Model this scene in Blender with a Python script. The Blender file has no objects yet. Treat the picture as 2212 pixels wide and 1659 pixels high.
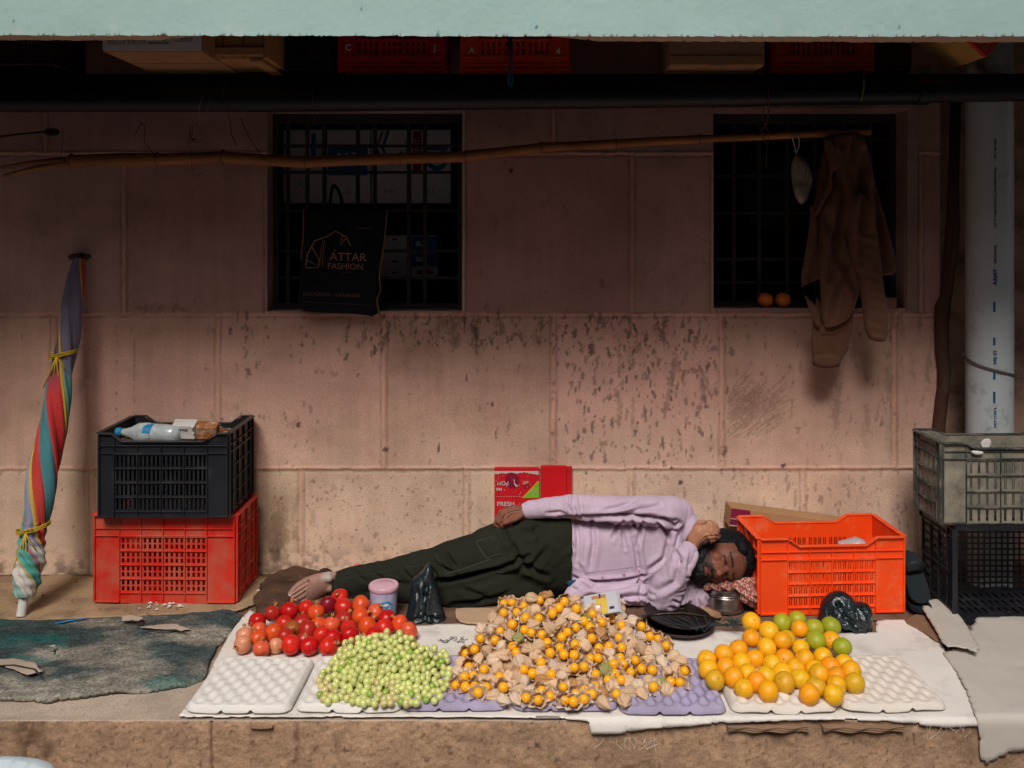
import bpy, math, random
import numpy as np
from mathutils import Vector, Matrix, noise as mnoise

random.seed(7); rng = np.random.default_rng(7)
scene = bpy.context.scene
COL = scene.collection

# ------------------------------------------------------------------ camera, sky, sun, exposure
CAMH = 1.34; F = 2000.0; HY = 490.0; CX = 1106.0
cam_d = bpy.data.cameras.new('camera'); cam = bpy.data.objects.new('camera', cam_d); COL.objects.link(cam)
cam.location = (0, 0, CAMH); cam.rotation_euler = (math.radians(90), 0, 0)
cam_d.sensor_width = 36; cam_d.lens = 36 * F / 2212.0; cam_d.shift_y = -(829.5 - HY) / 2212.0
cam_d.clip_end = 200; cam_d.clip_start = 0.05
scene.camera = cam

world = bpy.data.worlds.new("World"); scene.world = world; world.use_nodes = True
wn = world.node_tree.nodes; wl = world.node_tree.links
SUN_EL, SUN_AZ = 48.8, -12.0     # azimuth measured from straight behind the camera
sky = wn.new('ShaderNodeTexSky'); sky.sky_type = 'NISHITA'; sky.sun_disc = False
sky.sun_elevation = math.radians(SUN_EL); sky.sun_rotation = math.radians(180 + SUN_AZ)
sky.air_density = 1.0; sky.dust_density = 4.0; sky.ozone_density = 1.0
wn['Background'].inputs['Strength'].default_value = 0.06
wl.new(sky.outputs[0], wn['Background'].inputs['Color'])

sun_d = bpy.data.lights.new('sun', 'SUN'); sun = bpy.data.objects.new('sun', sun_d); COL.objects.link(sun)
sun_d.energy = 1.5; sun_d.angle = math.radians(20); sun_d.color = (1.0, 0.93, 0.86)
_el = math.radians(SUN_EL); _az = math.radians(SUN_AZ)
_d = Vector((math.sin(_az) * math.cos(_el), -math.cos(_az) * math.cos(_el), math.sin(_el)))  # towards the sun
sun.rotation_euler = _d.to_track_quat('Z', 'Y').to_euler()
sun.location = (0, 0, 8)

scene.view_settings.view_transform = 'Standard'; scene.view_settings.look = 'None'
scene.view_settings.gamma = 1.0; scene.view_settings.exposure = 1.0
scene.cycles.max_bounces = 6; scene.cycles.use_denoising = True

# ------------------------------------------------------------------ helpers
def P(x, y, Y):            # photograph pixel (2212 wide) at depth Y -> point
    return Vector(((x - CX) * Y / F, Y, CAMH - (y - HY) * Y / F))
def GY(y, z=0.0): return (CAMH - z) * F / (y - HY)
def G(x, y, z=0.0):
    Y = GY(y, z); return Vector(((x - CX) * Y / F, Y, z))
def srgb(r, g, b):
    f = lambda c: (c / 12.92 if c <= 0.04045 else ((c + 0.055) / 1.055) ** 2.4)
    return (f(r / 255), f(g / 255), f(b / 255))

def tag(o, label=None, cat=None, group=None, kind=None):
    if label: o['label'] = label
    if cat: o['category'] = cat
    if group: o['group'] = group
    if kind: o['kind'] = kind
    return o
def empty(name, loc=(0, 0, 0), label=None, cat=None, group=None, rot=(0, 0, 0)):
    o = bpy.data.objects.new(name, None); COL.objects.link(o)
    o.location = loc; o.rotation_euler = rot; o.empty_display_size = 0.05
    return tag(o, label, cat, group)

def mesh_np(name, V, Q, mat=None, parent=None, smooth=False, col=None, link=True):
    """V (n,3) array, Q (m,k) int array of k-gons."""
    V = np.asarray(V, dtype=np.float32); Q = np.asarray(Q, dtype=np.int32)
    me = bpy.data.meshes.new(name); k = Q.shape[1]; m = Q.shape[0]
    me.vertices.add(len(V)); me.vertices.foreach_set('co', V.ravel())
    me.loops.add(m * k); me.loops.foreach_set('vertex_index', Q.ravel())
    me.polygons.add(m); me.polygons.foreach_set('loop_start', np.arange(0, m * k, k, dtype=np.int32))
    me.polygons.foreach_set('use_smooth', np.full(m, smooth))
    me.update(calc_edges=True); me.validate()
    if col is not None:
        a = me.color_attributes.new('Col', 'FLOAT_COLOR', 'POINT')
        c = np.ones((len(V), 4), dtype=np.float32); c[:, :3] = col
        if len(me.vertices) == len(V): a.data.foreach_set('color', c.ravel())
    if mat: me.materials.append(mat)
    if mat and mat.get('attr') and col is None: me.color_attributes.new('Col', 'FLOAT_COLOR', 'POINT').data.foreach_set('color', [1.0] * (4 * len(me.vertices)))
    if not link: return me
    o = bpy.data.objects.new(name, me); COL.objects.link(o)
    if parent: o.parent = parent
    return o

class MB:
    def __init__(s): s.v = []; s.f = []
    def add(s, vs, fs):
        b = len(s.v); s.v += [tuple(v) for v in vs]; s.f += [tuple(b + i for i in f) for f in fs]; return s
    def box(s, a, b, M=None):
        (x0, y0, z0), (x1, y1, z1) = a, b
        vs = [(x0, y0, z0), (x1, y0, z0), (x1, y1, z0), (x0, y1, z0), (x0, y0, z1), (x1, y0, z1), (x1, y1, z1), (x0, y1, z1)]
        if M is not None: vs = [M @ Vector(v) for v in vs]
        return s.add(vs, [(0, 3, 2, 1), (4, 5, 6, 7), (0, 1, 5, 4), (1, 2, 6, 5), (2, 3, 7, 6), (3, 0, 4, 7)])
    def tube(s, pts, rad, n=10, caps=True, flat=1.0, up=None):
        pts = [Vector(p) for p in pts]; m = len(pts)
        if not hasattr(rad, '__len__'): rad = [rad] * m
        ref = Vector(up) if up else Vector((0, 0, 1)); b = len(s.v); prev = None
        for i, p in enumerate(pts):
            t = (pts[min(i + 1, m - 1)] - pts[max(i - 1, 0)]).normalized()
            if prev is None:
                a = ref if abs(t.dot(ref)) < .95 else Vector((1, 0, 0))
                u = (a - t * a.dot(t)).normalized()
            else:
                u = (prev - t * prev.dot(t)).normalized()
            prev = u; w = t.cross(u)
            for k in range(n):
                an = 2 * math.pi * k / n
                s.v.append(tuple(p + u * math.cos(an) * rad[i] * flat + w * math.sin(an) * rad[i]))
        for i in range(m - 1):
            for k in range(n):
                s.f.append((b + i * n + k, b + i * n + (k + 1) % n, b + (i + 1) * n + (k + 1) % n, b + (i + 1) * n + k))
        if caps:
            s.f.append(tuple(b + k for k in range(n))[::-1]); s.f.append(tuple(b + (m - 1) * n + k for k in range(n)))
        return s
    def lathe(s, prof, n=24, c=(0, 0, 0), wob=None, M=None):
        b = len(s.v); m = len(prof)
        for i, (r, z) in enumerate(prof):
            for k in range(n):
                an = 2 * math.pi * k / n; rr = r * (wob(an, i) if wob else 1)
                p = Vector((rr * math.cos(an), rr * math.sin(an), z))
                if M is not None: p = M @ p
                s.v.append(tuple(p + Vector(c)))
        for i in range(m - 1):
            for k in range(n):
                s.f.append((b + i * n + k, b + i * n + (k + 1) % n, b + (i + 1) * n + (k + 1) % n, b + (i + 1) * n + k))
        return s
    def build(s, name, mat=None, parent=None, smooth=False, bevel=0, link=True, auto=False):
        me = bpy.data.meshes.new(name); me.from_pydata(s.v, [], s.f); me.update()
        if mat and mat.get('attr'): me.color_attributes.new('Col', 'FLOAT_COLOR', 'POINT').data.foreach_set('color', [1.0] * (4 * len(me.vertices)))
        if mat: me.materials.append(mat)
        if smooth:
            me.polygons.foreach_set('use_smooth', [True] * len(me.polygons))
            if auto: me.set_sharp_from_angle(angle=math.radians(auto))
        if not link: return me
        o = bpy.data.objects.new(name, me); COL.objects.link(o)
        if parent: o.parent = parent
        if bevel:
            mo = o.modifiers.new('bevel', 'BEVEL'); mo.width = bevel; mo.segments = 2; mo.limit_method = 'ANGLE'
        return o

def obj(name, me, parent=None, loc=(0, 0, 0), rot=(0, 0, 0), sc=1.0):
    o = bpy.data.objects.new(name, me); COL.objects.link(o); o.location = loc; o.rotation_euler = rot
    o.scale = (sc, sc, sc) if not hasattr(sc, '__len__') else sc
    if parent: o.parent = parent
    return o

# numpy value noise
def _h(ix, iy, s):
    n = (ix.astype(np.int64) * 374761393 + iy.astype(np.int64) * 668265263 + s * 982451653) & 0xffffffff
    n = ((n ^ (n >> 13)) * 1274126177) & 0xffffffff
    return ((n ^ (n >> 16)) & 0xffff) / 65535.0
def vn(x, y, s=0):
    x = np.asarray(x, float); y = np.asarray(y, float); ix = np.floor(x); iy = np.floor(y); fx = x - ix; fy = y - iy
    fx = fx * fx * (3 - 2 * fx); fy = fy * fy * (3 - 2 * fy)
    a = _h(ix, iy, s); b = _h(ix + 1, iy, s); c = _h(ix, iy + 1, s); d = _h(ix + 1, iy + 1, s)
    return (a * (1 - fx) + b * fx) * (1 - fy) + (c * (1 - fx) + d * fx) * fy
def fbm(x, y, s=0, o=4):
    r = 0; a = .5; t = 0
    for i in range(o):
        r = r + a * vn(x * 2 ** i, y * 2 ** i, s + i * 17); t += a; a *= .5
    return r / t

def poly_sd(px, py, poly):
    """signed distance (negative inside) and closest boundary point."""
    P_ = np.asarray(poly, float); n = len(P_)
    best = np.full(px.shape, 1e9); cx = np.zeros(px.shape); cy = np.zeros(px.shape); ins = np.zeros(px.shape, bool)
    for i in range(n):
        ax, ay = P_[i]; bx, by = P_[(i + 1) % n]; dx, dy = bx - ax, by - ay; L = dx * dx + dy * dy + 1e-12
        t = np.clip(((px - ax) * dx + (py - ay) * dy) / L, 0, 1); qx = ax + t * dx; qy = ay + t * dy
        d = np.hypot(px - qx, py - qy); m = d < best
        best = np.where(m, d, best); cx = np.where(m, qx, cx); cy = np.where(m, qy, cy)
        c = ((ay > py) != (by > py)) & (px < (bx - ax) * (py - ay) / (by - ay + 1e-15) + ax)
        ins ^= c
    return np.where(ins, -best, best), cx, cy

def smooth_poly(poly, it=2):
    p = [tuple(q) for q in poly]
    for _ in range(it):
        r = []
        for i in range(len(p)):
            a = p[i]; b = p[(i + 1) % len(p)]
            r.append((a[0] * .75 + b[0] * .25, a[1] * .75 + b[1] * .25)); r.append((a[0] * .25 + b[0] * .75, a[1] * .25 + b[1] * .75))
        p = r
    return p
def rag(poly, step, amp, seed=0):
    """resample a polygon and jitter its outline."""
    r = []; acc = 0
    for i in range(len(poly)):
        a = np.array(poly[i], float); b = np.array(poly[(i + 1) % len(poly)], float); L = np.linalg.norm(b - a); k = max(1, int(L / step))
        nx = np.array([-(b - a)[1], (b - a)[0]]) / (L + 1e-9)
        for j in range(k):
            s_ = acc + L * j / k; q = a + (b - a) * j / k
            w = (fbm(np.array([s_ / step / 3]), np.array([seed * 7.3]), seed, 3)[0] - .5) * 2 * amp
            r.append(tuple(q + nx * w))
        acc += L
    return r

def clipgrid(poly, res):
    P_ = np.asarray(poly, float); x0, y0 = P_.min(0) - res; x1, y1 = P_.max(0) + res
    nx = int((x1 - x0) / res) + 2; ny = int((y1 - y0) / res) + 2
    gx, gy = np.meshgrid(x0 + np.arange(nx) * res, y0 + np.arange(ny) * res)
    sd, cx, cy = poly_sd(gx, gy, poly)
    ok = sd < .62 * res
    cell = ok[:-1, :-1] & ok[1:, :-1] & ok[:-1, 1:] & ok[1:, 1:]
    sn = sd > -.35 * res
    X = np.where(sn, cx, gx); Y_ = np.where(sn, cy, gy); D = np.where(sn, 0, -sd)
    idx = np.arange(nx * ny).reshape(ny, nx)
    q = np.stack([idx[:-1, :-1][cell], idx[:-1, 1:][cell], idx[1:, 1:][cell], idx[1:, :-1][cell]], 1)
    used, inv = np.unique(q, return_inverse=True)
    return X.ravel()[used], Y_.ravel()[used], D.ravel()[used], inv.reshape(q.shape)

def shell(top, bot, q):
    """closed shell from two layers sharing quads q."""
    n = len(top); e = {}
    ed = np.concatenate([q[:, [0, 1]], q[:, [1, 2]], q[:, [2, 3]], q[:, [3, 0]]])
    key = np.sort(ed, 1); k = key[:, 0].astype(np.int64) * (n + 1) + key[:, 1]
    u, inv, c = np.unique(k, return_inverse=True, return_counts=True)
    b = ed[c[inv] == 1]
    side = np.stack([b[:, 1], b[:, 0], b[:, 0] + n, b[:, 1] + n], 1)
    return np.concatenate([top, bot]), np.concatenate([q, q[:, ::-1] + n, side])

EDGE = 2.51    # front edge of the ledge
def sheet(name, poly_px, z, mat, thick=.003, res=.012, hfun=None, colfun=None, ragged=0.0, parent=None, world=False, seed=1, smooth=True):
    """thin sheet lying on the ledge; points with y px > 1557 hang over its front edge."""
    pts = []
    for x, y in poly_px:
        if world: pts.append((x, y)); continue
        if y <= 1557: g = G(x, y); pts.append((g.x, g.y))
        else: pts.append(((x - CX) * EDGE / F, EDGE - (y - 1557) * EDGE / F))
    if ragged: pts = rag(pts, ragged * 2, ragged, seed)
    X, Y, D, q = clipgrid(pts, res)
    h = z + (hfun(X, Y, D) if hfun else 0)
    over = np.maximum(0, EDGE - Y)
    n1 = np.stack([X, np.where(over > 0, EDGE - .003 - np.minimum(over, .02) * .3 - (h - z), Y), np.where(over > 0, h - np.maximum(0, over - .002), h)], 1)
    n2 = n1.copy(); n2[:, 2] -= np.where(over > 0, 0, thick); n2[:, 1] += np.where(over > 0, thick * .8, 0)
    V, Q = shell(n1, n2, q)
    col = None
    if colfun is not None:
        c = colfun(X, Y, D); col = np.concatenate([c, c])
    return mesh_np(name, V, Q, mat, parent, smooth=smooth, col=col)

def inflate(name, poly, Y0, tf, tb, res, er, mat, parent=None, fold=None, px=True, colfun=None, depth=None, sm=1, plane='XZ'):
    """solid with the outline poly in the XZ plane at depth Y0, rounded over er, front thickness tf, back tb."""
    pts = [((P(x, y, Y0).x, P(x, y, Y0).z) if px else (x, y)) for x, y in poly]
    if sm: pts = smooth_poly(pts, sm)
    X, Z, D, q = clipgrid(pts, res)
    t = np.sqrt(np.clip(1 - (1 - np.clip(D / er, 0, 1)) ** 2, 0, 1))
    off = depth(X, Z) if depth else 0
    f = fold(X, Z, D) * np.clip(D / (er * .5), 0, 1) if fold else 0
    fr = np.stack([X, Y0 + off - t * tf - f - .0004, Z], 1); bk = np.stack([X, Y0 + off + t * tb + .0004 - f * .6, Z], 1)
    V, Q = shell(fr, bk, q[:, ::-1])
    Q = Q[:, ::-1]
    col = None
    if colfun is not None: c = colfun(X, Z, D); col = np.concatenate([c, c])
    return mesh_np(name, V, Q, mat, parent, smooth=True, col=col)

def creases(lines, px=True, Yd=3.3):
    """lines: list of (points, width, depth). Returns f(X,Z) displacement (positive towards the viewer)."""
    L = []
    for pts, w, d in lines:
        pp = [((P(x, y, Yd).x, P(x, y, Yd).z) if px else (x, y)) for x, y in pts]; L.append((pp, w, d))
    def f(X, Z):
        r = np.zeros(np.shape(X))
        for pp, w, d in L:
            best = np.full(np.shape(X), 1e9); tt = np.zeros(np.shape(X)); n = len(pp) - 1
            for i in range(n):
                (ax, ay), (bx, by) = pp[i], pp[i + 1]; dx, dy = bx - ax, by - ay; l = dx * dx + dy * dy + 1e-12
                t = np.clip(((X - ax) * dx + (Z - ay) * dy) / l, 0, 1); dd = np.hypot(X - ax - t * dx, Z - ay - t * dy)
                m = dd < best; best = np.where(m, dd, best); tt = np.where(m, (i + t) / n, tt)
            a = np.sin(np.pi * np.clip(tt * .9 + .05, 0, 1)) ** .6
            r += -d * a * np.exp(-(best / w) ** 2) + d * .55 * a * np.exp(-((best - 2 * w) / (1.2 * w)) ** 2)
        return r
    return f

_bl = {}
def text(s, size, M4, mat, parent, name='lettering', ext=.0006, align='CENTER', sx=1.0, bold=0.0):
    cu = bpy.data.curves.new('t', 'FONT'); cu.body = s; cu.size = size; cu.align_x = align; cu.align_y = 'CENTER'; cu.extrude = ext; cu.offset = bold
    t = bpy.data.objects.new('t', cu); COL.objects.link(t)
    dg = bpy.context.evaluated_depsgraph_get(); dg.update()
    me = bpy.data.meshes.new_from_object(t.evaluated_get(dg)); bpy.data.objects.remove(t); bpy.data.curves.remove(cu)
    me.transform(Matrix.Diagonal((sx, 1, 1, 1))); me.transform(M4); me.materials.clear(); me.materials.append(mat); me.name = name
    o = bpy.data.objects.new(name, me); COL.objects.link(o)
    if parent: o.parent = parent
    return o
def face_front(loc, roll=0.0, yaw=0.0, pitch=0.0):   # text facing -Y
    return Matrix.Translation(loc) @ Matrix.Rotation(yaw, 4, 'Z') @ Matrix.Rotation(pitch, 4, 'X') @ Matrix.Rotation(math.radians(90), 4, 'X') @ Matrix.Rotation(roll, 4, 'Z')

def remeshed(mb, voxel, smooth_it=6, fac=.5):
    """union of overlapping closed shapes as one smooth surface; returns (V, Q)."""
    me = mb.build('r', link=False); o = bpy.data.objects.new('r', me); COL.objects.link(o)
    m = o.modifiers.new('r', 'REMESH'); m.mode = 'VOXEL'; m.voxel_size = voxel
    if smooth_it:
        s_ = o.modifiers.new('s', 'SMOOTH'); s_.iterations = smooth_it; s_.factor = fac
    dg = bpy.context.evaluated_depsgraph_get(); dg.update()
    e = bpy.data.meshes.new_from_object(o.evaluated_get(dg))
    V = np.zeros(len(e.vertices) * 3, np.float32); e.vertices.foreach_get('co', V)
    N = np.zeros(len(e.vertices) * 3, np.float32); e.vertices.foreach_get('normal', N)
    Q = np.zeros(len(e.loops), np.int32); e.loops.foreach_get('vertex_index', Q)
    bpy.data.objects.remove(o); bpy.data.meshes.remove(e); bpy.data.meshes.remove(me)
    return V.reshape(-1, 3), Q.reshape(-1, 4), N.reshape(-1, 3)

def ell(mb, c, r, R=None, n=20):
    """closed ellipsoid."""
    vs = []; fs = []; m = n // 2
    for i in range(1, m):
        th = math.pi * i / m
        for k in range(n):
            an = 2 * math.pi * k / n
            v = Vector((r[0] * math.sin(th) * math.cos(an), r[1] * math.sin(th) * math.sin(an), r[2] * math.cos(th)))
            vs.append((R @ v if R is not None else v) + Vector(c))
    a = len(vs); t = Vector((0, 0, r[2])); vs.append((R @ t if R is not None else t) + Vector(c)); vs.append((R @ -t if R is not None else -t) + Vector(c))
    for i in range(m - 2):
        for k in range(n): fs.append((i * n + k, (i + 1) * n + k, (i + 1) * n + (k + 1) % n, i * n + (k + 1) % n))
    for k in range(n):
        fs.append((a, k, (k + 1) % n)); fs.append((a + 1, (m - 2) * n + (k + 1) % n, (m - 2) * n + k))
    mb.add(vs, fs)
def capsule(mb, pts, rad, n=14, flat=1.0, up=None):
    """tube with rounded ends (rad list)."""
    pts = [Vector(p) for p in pts]; d0 = (pts[0] - pts[1]).normalized(); d1 = (pts[-1] - pts[-2]).normalized()
    A = [pts[0] + d0 * rad[0] * .9, pts[0] + d0 * rad[0] * .6]; RA = [rad[0] * .3, rad[0] * .78]
    B = [pts[-1] + d1 * rad[-1] * .6, pts[-1] + d1 * rad[-1] * .9]; RB = [rad[-1] * .78, rad[-1] * .3]
    mb.tube(A + pts + B, RA + list(rad) + RB, n=n, flat=flat, up=up)

# ------------------------------------------------------------------ materials
def M(name, base, rough=.6, var=.18, scale=6, bump=.25, bscale=70, metal=0.0, spec=None, attr=False, objcol=False,
      dirt=None, dirt_amt=.5, dirt_scale=4, sss=0.0, trans=0.0, coat=0.0, stretch=None, bdist=.002, sheen=0.0, grain=.0, alpha=None, gscale=190):
    if spec is None: spec = .08 if rough > .7 else .35
    m = bpy.data.materials.new(name); m.use_nodes = True; nt = m.node_tree; N = nt.nodes; L = nt.links; b = N['Principled BSDF']
    tc = N.new('ShaderNodeTexCoord'); mp = N.new('ShaderNodeMapping'); L.new(tc.outputs['Object'], mp.inputs[0])
    if stretch: mp.inputs['Scale'].default_value = stretch
    def noise(s, d=5, r=.6):
        n = N.new('ShaderNodeTexNoise'); n.inputs['Scale'].default_value = s; n.inputs['Detail'].default_value = d; n.inputs['Roughness'].default_value = r
        L.new(mp.outputs[0], n.inputs['Vector']); return n
    def mix(a, b_, f, mode='MIX'):
        x = N.new('ShaderNodeMix'); x.data_type = 'RGBA'; x.blend_type = mode
        for s_, v in ((6, a), (7, b_)):
            if hasattr(v, 'links'): L.new(v, x.inputs[s_])
            else: x.inputs[s_].default_value = (*v, 1)
        if hasattr(f, 'links'): L.new(f, x.inputs[0])
        else: x.inputs[0].default_value = f
        return x.outputs[2]
    n1 = noise(scale); r1 = N.new('ShaderNodeMapRange'); r1.inputs[1].default_value = .3; r1.inputs[2].default_value = .7; L.new(n1.outputs[0], r1.inputs[0])
    c = mix([v * (1 - var) for v in base], [min(1, v * (1 + var)) for v in base], r1.outputs[0])
    if grain:
        g = noise(gscale, 3); rg = N.new('ShaderNodeMapRange'); rg.inputs[1].default_value = .3; rg.inputs[2].default_value = .7
        rg.inputs[3].default_value = 1 - grain; rg.inputs[4].default_value = 1 + grain; L.new(g.outputs[0], rg.inputs[0])
        cc = N.new('ShaderNodeCombineColor')
        for i in range(3): L.new(rg.outputs[0], cc.inputs[i])
        c = mix(c, cc.outputs[0], 1.0, 'MULTIPLY')
    if attr:
        a = N.new('ShaderNodeVertexColor'); a.layer_name = 'Col'; c = mix(c, a.outputs[0], 1.0, 'MULTIPLY')
    if objcol:
        oi = N.new('ShaderNodeObjectInfo'); c = mix(c, oi.outputs['Color'], 1.0, 'MULTIPLY')
    if dirt:
        n3 = noise(dirt_scale, 8, .7); rr = N.new('ShaderNodeMapRange'); rr.inputs[1].default_value = .62 - dirt_amt * .3; rr.inputs[2].default_value = .72; rr.inputs[4].default_value = .85
        L.new(n3.outputs[0], rr.inputs[0]); c = mix(c, dirt, rr.outputs[0])
    L.new(c, b.inputs['Base Color'])
    n2 = noise(bscale, 6); bp = N.new('ShaderNodeBump'); bp.inputs['Strength'].default_value = bump; bp.inputs['Distance'].default_value = bdist
    L.new(n2.outputs[0], bp.inputs['Height']); L.new(bp.outputs[0], b.inputs['Normal'])
    rr2 = N.new('ShaderNodeMapRange'); rr2.inputs[3].default_value = max(.03, rough - .1); rr2.inputs[4].default_value = min(1, rough + .1); L.new(n1.outputs[0], rr2.inputs[0]); L.new(rr2.outputs[0], b.inputs['Roughness'])
    b.inputs['Metallic'].default_value = metal; b.inputs['Specular IOR Level'].default_value = spec
    if sss: b.inputs['Subsurface Weight'].default_value = sss; b.inputs['Subsurface Radius'].default_value = (.012, .006, .003); b.inputs['Subsurface Scale'].default_value = 1.0
    if trans: b.inputs['Transmission Weight'].default_value = trans
    if coat: b.inputs['Coat Weight'].default_value = coat; b.inputs['Coat Roughness'].default_value = .15
    if sheen: b.inputs['Sheen Weight'].default_value = sheen
    if alpha is not None: b.inputs['Alpha'].default_value = alpha
    if attr: m['attr'] = 1
    return m
# ================================================================== THE SETTING
WY = 3.58
def wx(x): return (x - CX) * WY / F
def wz(y): return CAMH - (y - HY) * WY / F
W1 = (wx(577), wx(998), wz(672), wz(240)); W2 = (wx(1541), wx(1955), wz(666), wz(240))
m_wall = M('pink sandstone', (.80, .80, .80), rough=.85, var=.07, scale=3, bump=.8, bscale=150, attr=True, grain=.13, bdist=.003, spec=.06)
m_reveal = M('window reveal stone', (.38, .27, .22), rough=.85, var=.15, bump=.4, bscale=120)
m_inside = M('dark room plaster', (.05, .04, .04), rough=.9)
m_iron = M('rusty black iron', (.035, .028, .028), rough=.7, bump=.3, bscale=200)

def stain_maps(nx, ny, x0, z0, st):
    """colour multiplier and relief arrays for the block wall."""
    gx = x0 + np.arange(nx) * st; gz = z0 + np.arange(ny) * st
    X, Z = np.meshgrid(gx, gz)
    PX = X * F / WY + CX; PY = HY + (CAMH - Z) * F / WY
    # base colour per course, each block its own tone
    PYw = PY + 0
    rows = [(-50, 330), (330, 678), (678, 1011), (1011, 1400)]
    joints = [[98, 605, 1196, 1565, 2300], [268, 577, 998, 1366, 1541, 1990], [116, 470, 830, 1195, 1560, 1932], [200, 650, 1008, 1365, 1735]]
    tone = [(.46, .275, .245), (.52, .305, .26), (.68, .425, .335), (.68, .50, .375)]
    C = np.zeros((ny, nx, 3)); H = np.zeros((ny, nx)); J = np.zeros((ny, nx)); JD = np.zeros((ny, nx))
    for r, (a, b) in enumerate(rows):
        mrow = (PYw >= a) & (PYw < b)
        js = [-400] + joints[r] + [3000]
        for k in range(len(js) - 1):
            mm = mrow & (PX >= js[k]) & (PX < js[k + 1]); rr = np.random.default_rng(r * 31 + k)
            t = np.array(tone[r]) * (1 + rr.uniform(-.09, .09)) * (1 + rr.uniform(-.03, .03, 3)); C[mm] = t; H[mm] = rr.uniform(-.0018, .0018)
        for j in joints[r]:
            d = np.abs(PX + (fbm(PY / 25, PX * 0 + j, 5) - .5) * 2.5 - j); J = np.maximum(J, np.where(mrow, np.exp(-(d / (3.6 if r == 2 else 2.6)) ** 4), 0))
            JD = np.maximum(JD, np.where(mrow, np.exp(-((d - 7) / 2.2) ** 2), 0))
    for jy in (330, 678, 1011):
        w = (fbm(PX / 22, PY * 0 + jy, 8) - .5) * 3.5
        d = np.abs(PY + w - jy); J = np.maximum(J, np.exp(-(d / 3.4) ** 4)); JD = np.maximum(JD, np.exp(-((PY + w - jy - 7) / 2.5) ** 2))
    low_glow = np.clip((PY - 860 + 160 * (fbm(PX / 90, PY / 70, 46) - .5)) / 130, 0, 1) * (PY < 1011); C = C * (1 - .75 * low_glow[..., None]) + np.array([.71, .49, .375]) * .75 * low_glow[..., None]  # glow of light low on the third course, painted into its colour
    breakup = np.clip(.35 + 1.3 * (fbm(PX / 30, PY / 30, 44) - .3), 0, 1)
    for i, jc in enumerate((.84, .46, .32)):
        C[..., i] = C[..., i] * (1 - J * .8 * breakup) + jc * J * .8 * breakup
    C *= (1 - .42 * JD * breakup)[..., None]
    H += J * .0035 - JD * .002
    H += (fbm(PX / 60, PY / 60, 12) - .5) * .003 + (fbm(PX / 5, PY / 5, 13, 3) - .5) * .0010
    # large soft blotches
    bl = fbm(PX / 150, PY / 110, 21); C *= (1 + .5 * (bl - .5))[..., None]
    st2 = fbm(PX / 14, PY / 160, 23, 3); C *= (1 + .16 * (st2 - .5))[..., None]
    blo = np.clip((fbm(PX / 45, PY / 40, 25) - .56) * 5, 0, 1); C *= (1 - .10 * blo * np.array([.8, 1, 1.15])[:, None, None]).transpose(1, 2, 0)
    A = np.zeros((ny, nx)); SC = np.zeros((ny, nx, 3)); rg = np.random.default_rng(5)
    def stamp(px, py, rx, ry, al, col, ang=0.0, seed=0):
        x = (px - CX) * WY / F; z = CAMH - (py - HY) * WY / F; sx = rx * WY / F; sz = ry * WY / F; R = max(sx, sz) * 1.5 + st * 2
        i0 = max(0, int((x - R - x0) / st)); i1 = min(nx, int((x + R - x0) / st) + 2); j0 = max(0, int((z - R - z0) / st)); j1 = min(ny, int((z + R - z0) / st) + 2)
        if i1 <= i0 or j1 <= j0: return
        XX = X[j0:j1, i0:i1] - x; ZZ = Z[j0:j1, i0:i1] - z; c, s_ = math.cos(ang), math.sin(ang)
        u = (XX * c + ZZ * s_) / sx; v = (-XX * s_ + ZZ * c) / sz
        wob = 1 + 1.3 * (vn(XX / st / 2.2 + px, ZZ / st / 2.2 + py, 3) - .5)
        a = al * np.clip((1.15 - np.sqrt(u * u + v * v) * wob) * 2.2, 0, 1)
        sub = A[j0:j1, i0:i1]; up = a > sub; A[j0:j1, i0:i1] = np.where(up, a, sub); SC[j0:j1, i0:i1][up] = col
    grey = (.085, .065, .05); brown = (.15, .06, .03); dk = (.035, .025, .02)
    def field(n, x0_, x1_, y0_, y1_, r, col, al=(.45, .95), el=(1.2, 3.4)):
        for _ in range(n):
            e = rg.uniform(*el); s_ = r * rg.uniform(.6, 1.45) * (1.5 if rg.random() < .08 else 1)
            stamp(rg.uniform(x0_, x1_) + rg.normal(0, 28), max(684 if y0_ > 670 and y0_ < 700 else 0, rg.uniform(y0_, y1_) + rg.normal(0, 14)), s_, s_ * e, rg.uniform(*al), col, rg.normal(0, .16))
    field(70, 830, 1190, 682, 745, 2.8, grey); field(110, 830, 1190, 682, 745, 1.4, dk, (.3, .9), (.7, 4)); field(90, 1195, 1560, 682, 760, 2.7, grey); field(120, 1195, 1560, 682, 760, 1.4, dk, (.3, .9), (.7, 3)); field(55, 480, 830, 682, 790, 2.4, grey)
    field(200, 1230, 1560, 760, 1000, 1.5, dk, (.3, .9), (.8, 5)); field(150, 1230, 1560, 760, 1000, 2.5, grey, (.4, .9)); field(150, 1560, 1960, 690, 1200, 2.6, grey, (.2, .6))
    field(90, 1370, 1960, 1015, 1110, 2.2, grey, (.2, .6)); field(60, 830, 1200, 760, 1000, 1.8, grey, (.1, .5)); field(40, 500, 700, 880, 1000, 2.2, grey, (.2, .6))
    field(420, 560, 1060, 1020, 1240, 1.7, brown, (.2, .75), (.5, 1.8)); field(160, 1010, 1400, 1015, 1180, 1.5, grey, (.15, .5))
    field(200, 0, 2000, 1015, 1240, 1.8, brown, (.1, .6), (.4, 2.5)); field(70, 0, 560, 240, 1240, 1.8, dk, (.15, .6)); field(60, 1000, 1540, 240, 680, 1.8, dk, (.1, .5))
    field(30, 1840, 2020, 680, 1000, 4.5, grey, (.1, .4), (3, 9)); field(16, 560, 700, 1030, 1240, 6, brown, (.1, .35), (1, 5))
    for a, b, c, d, e in [(1040, 0, 0, 0, 0)]: pass
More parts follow.
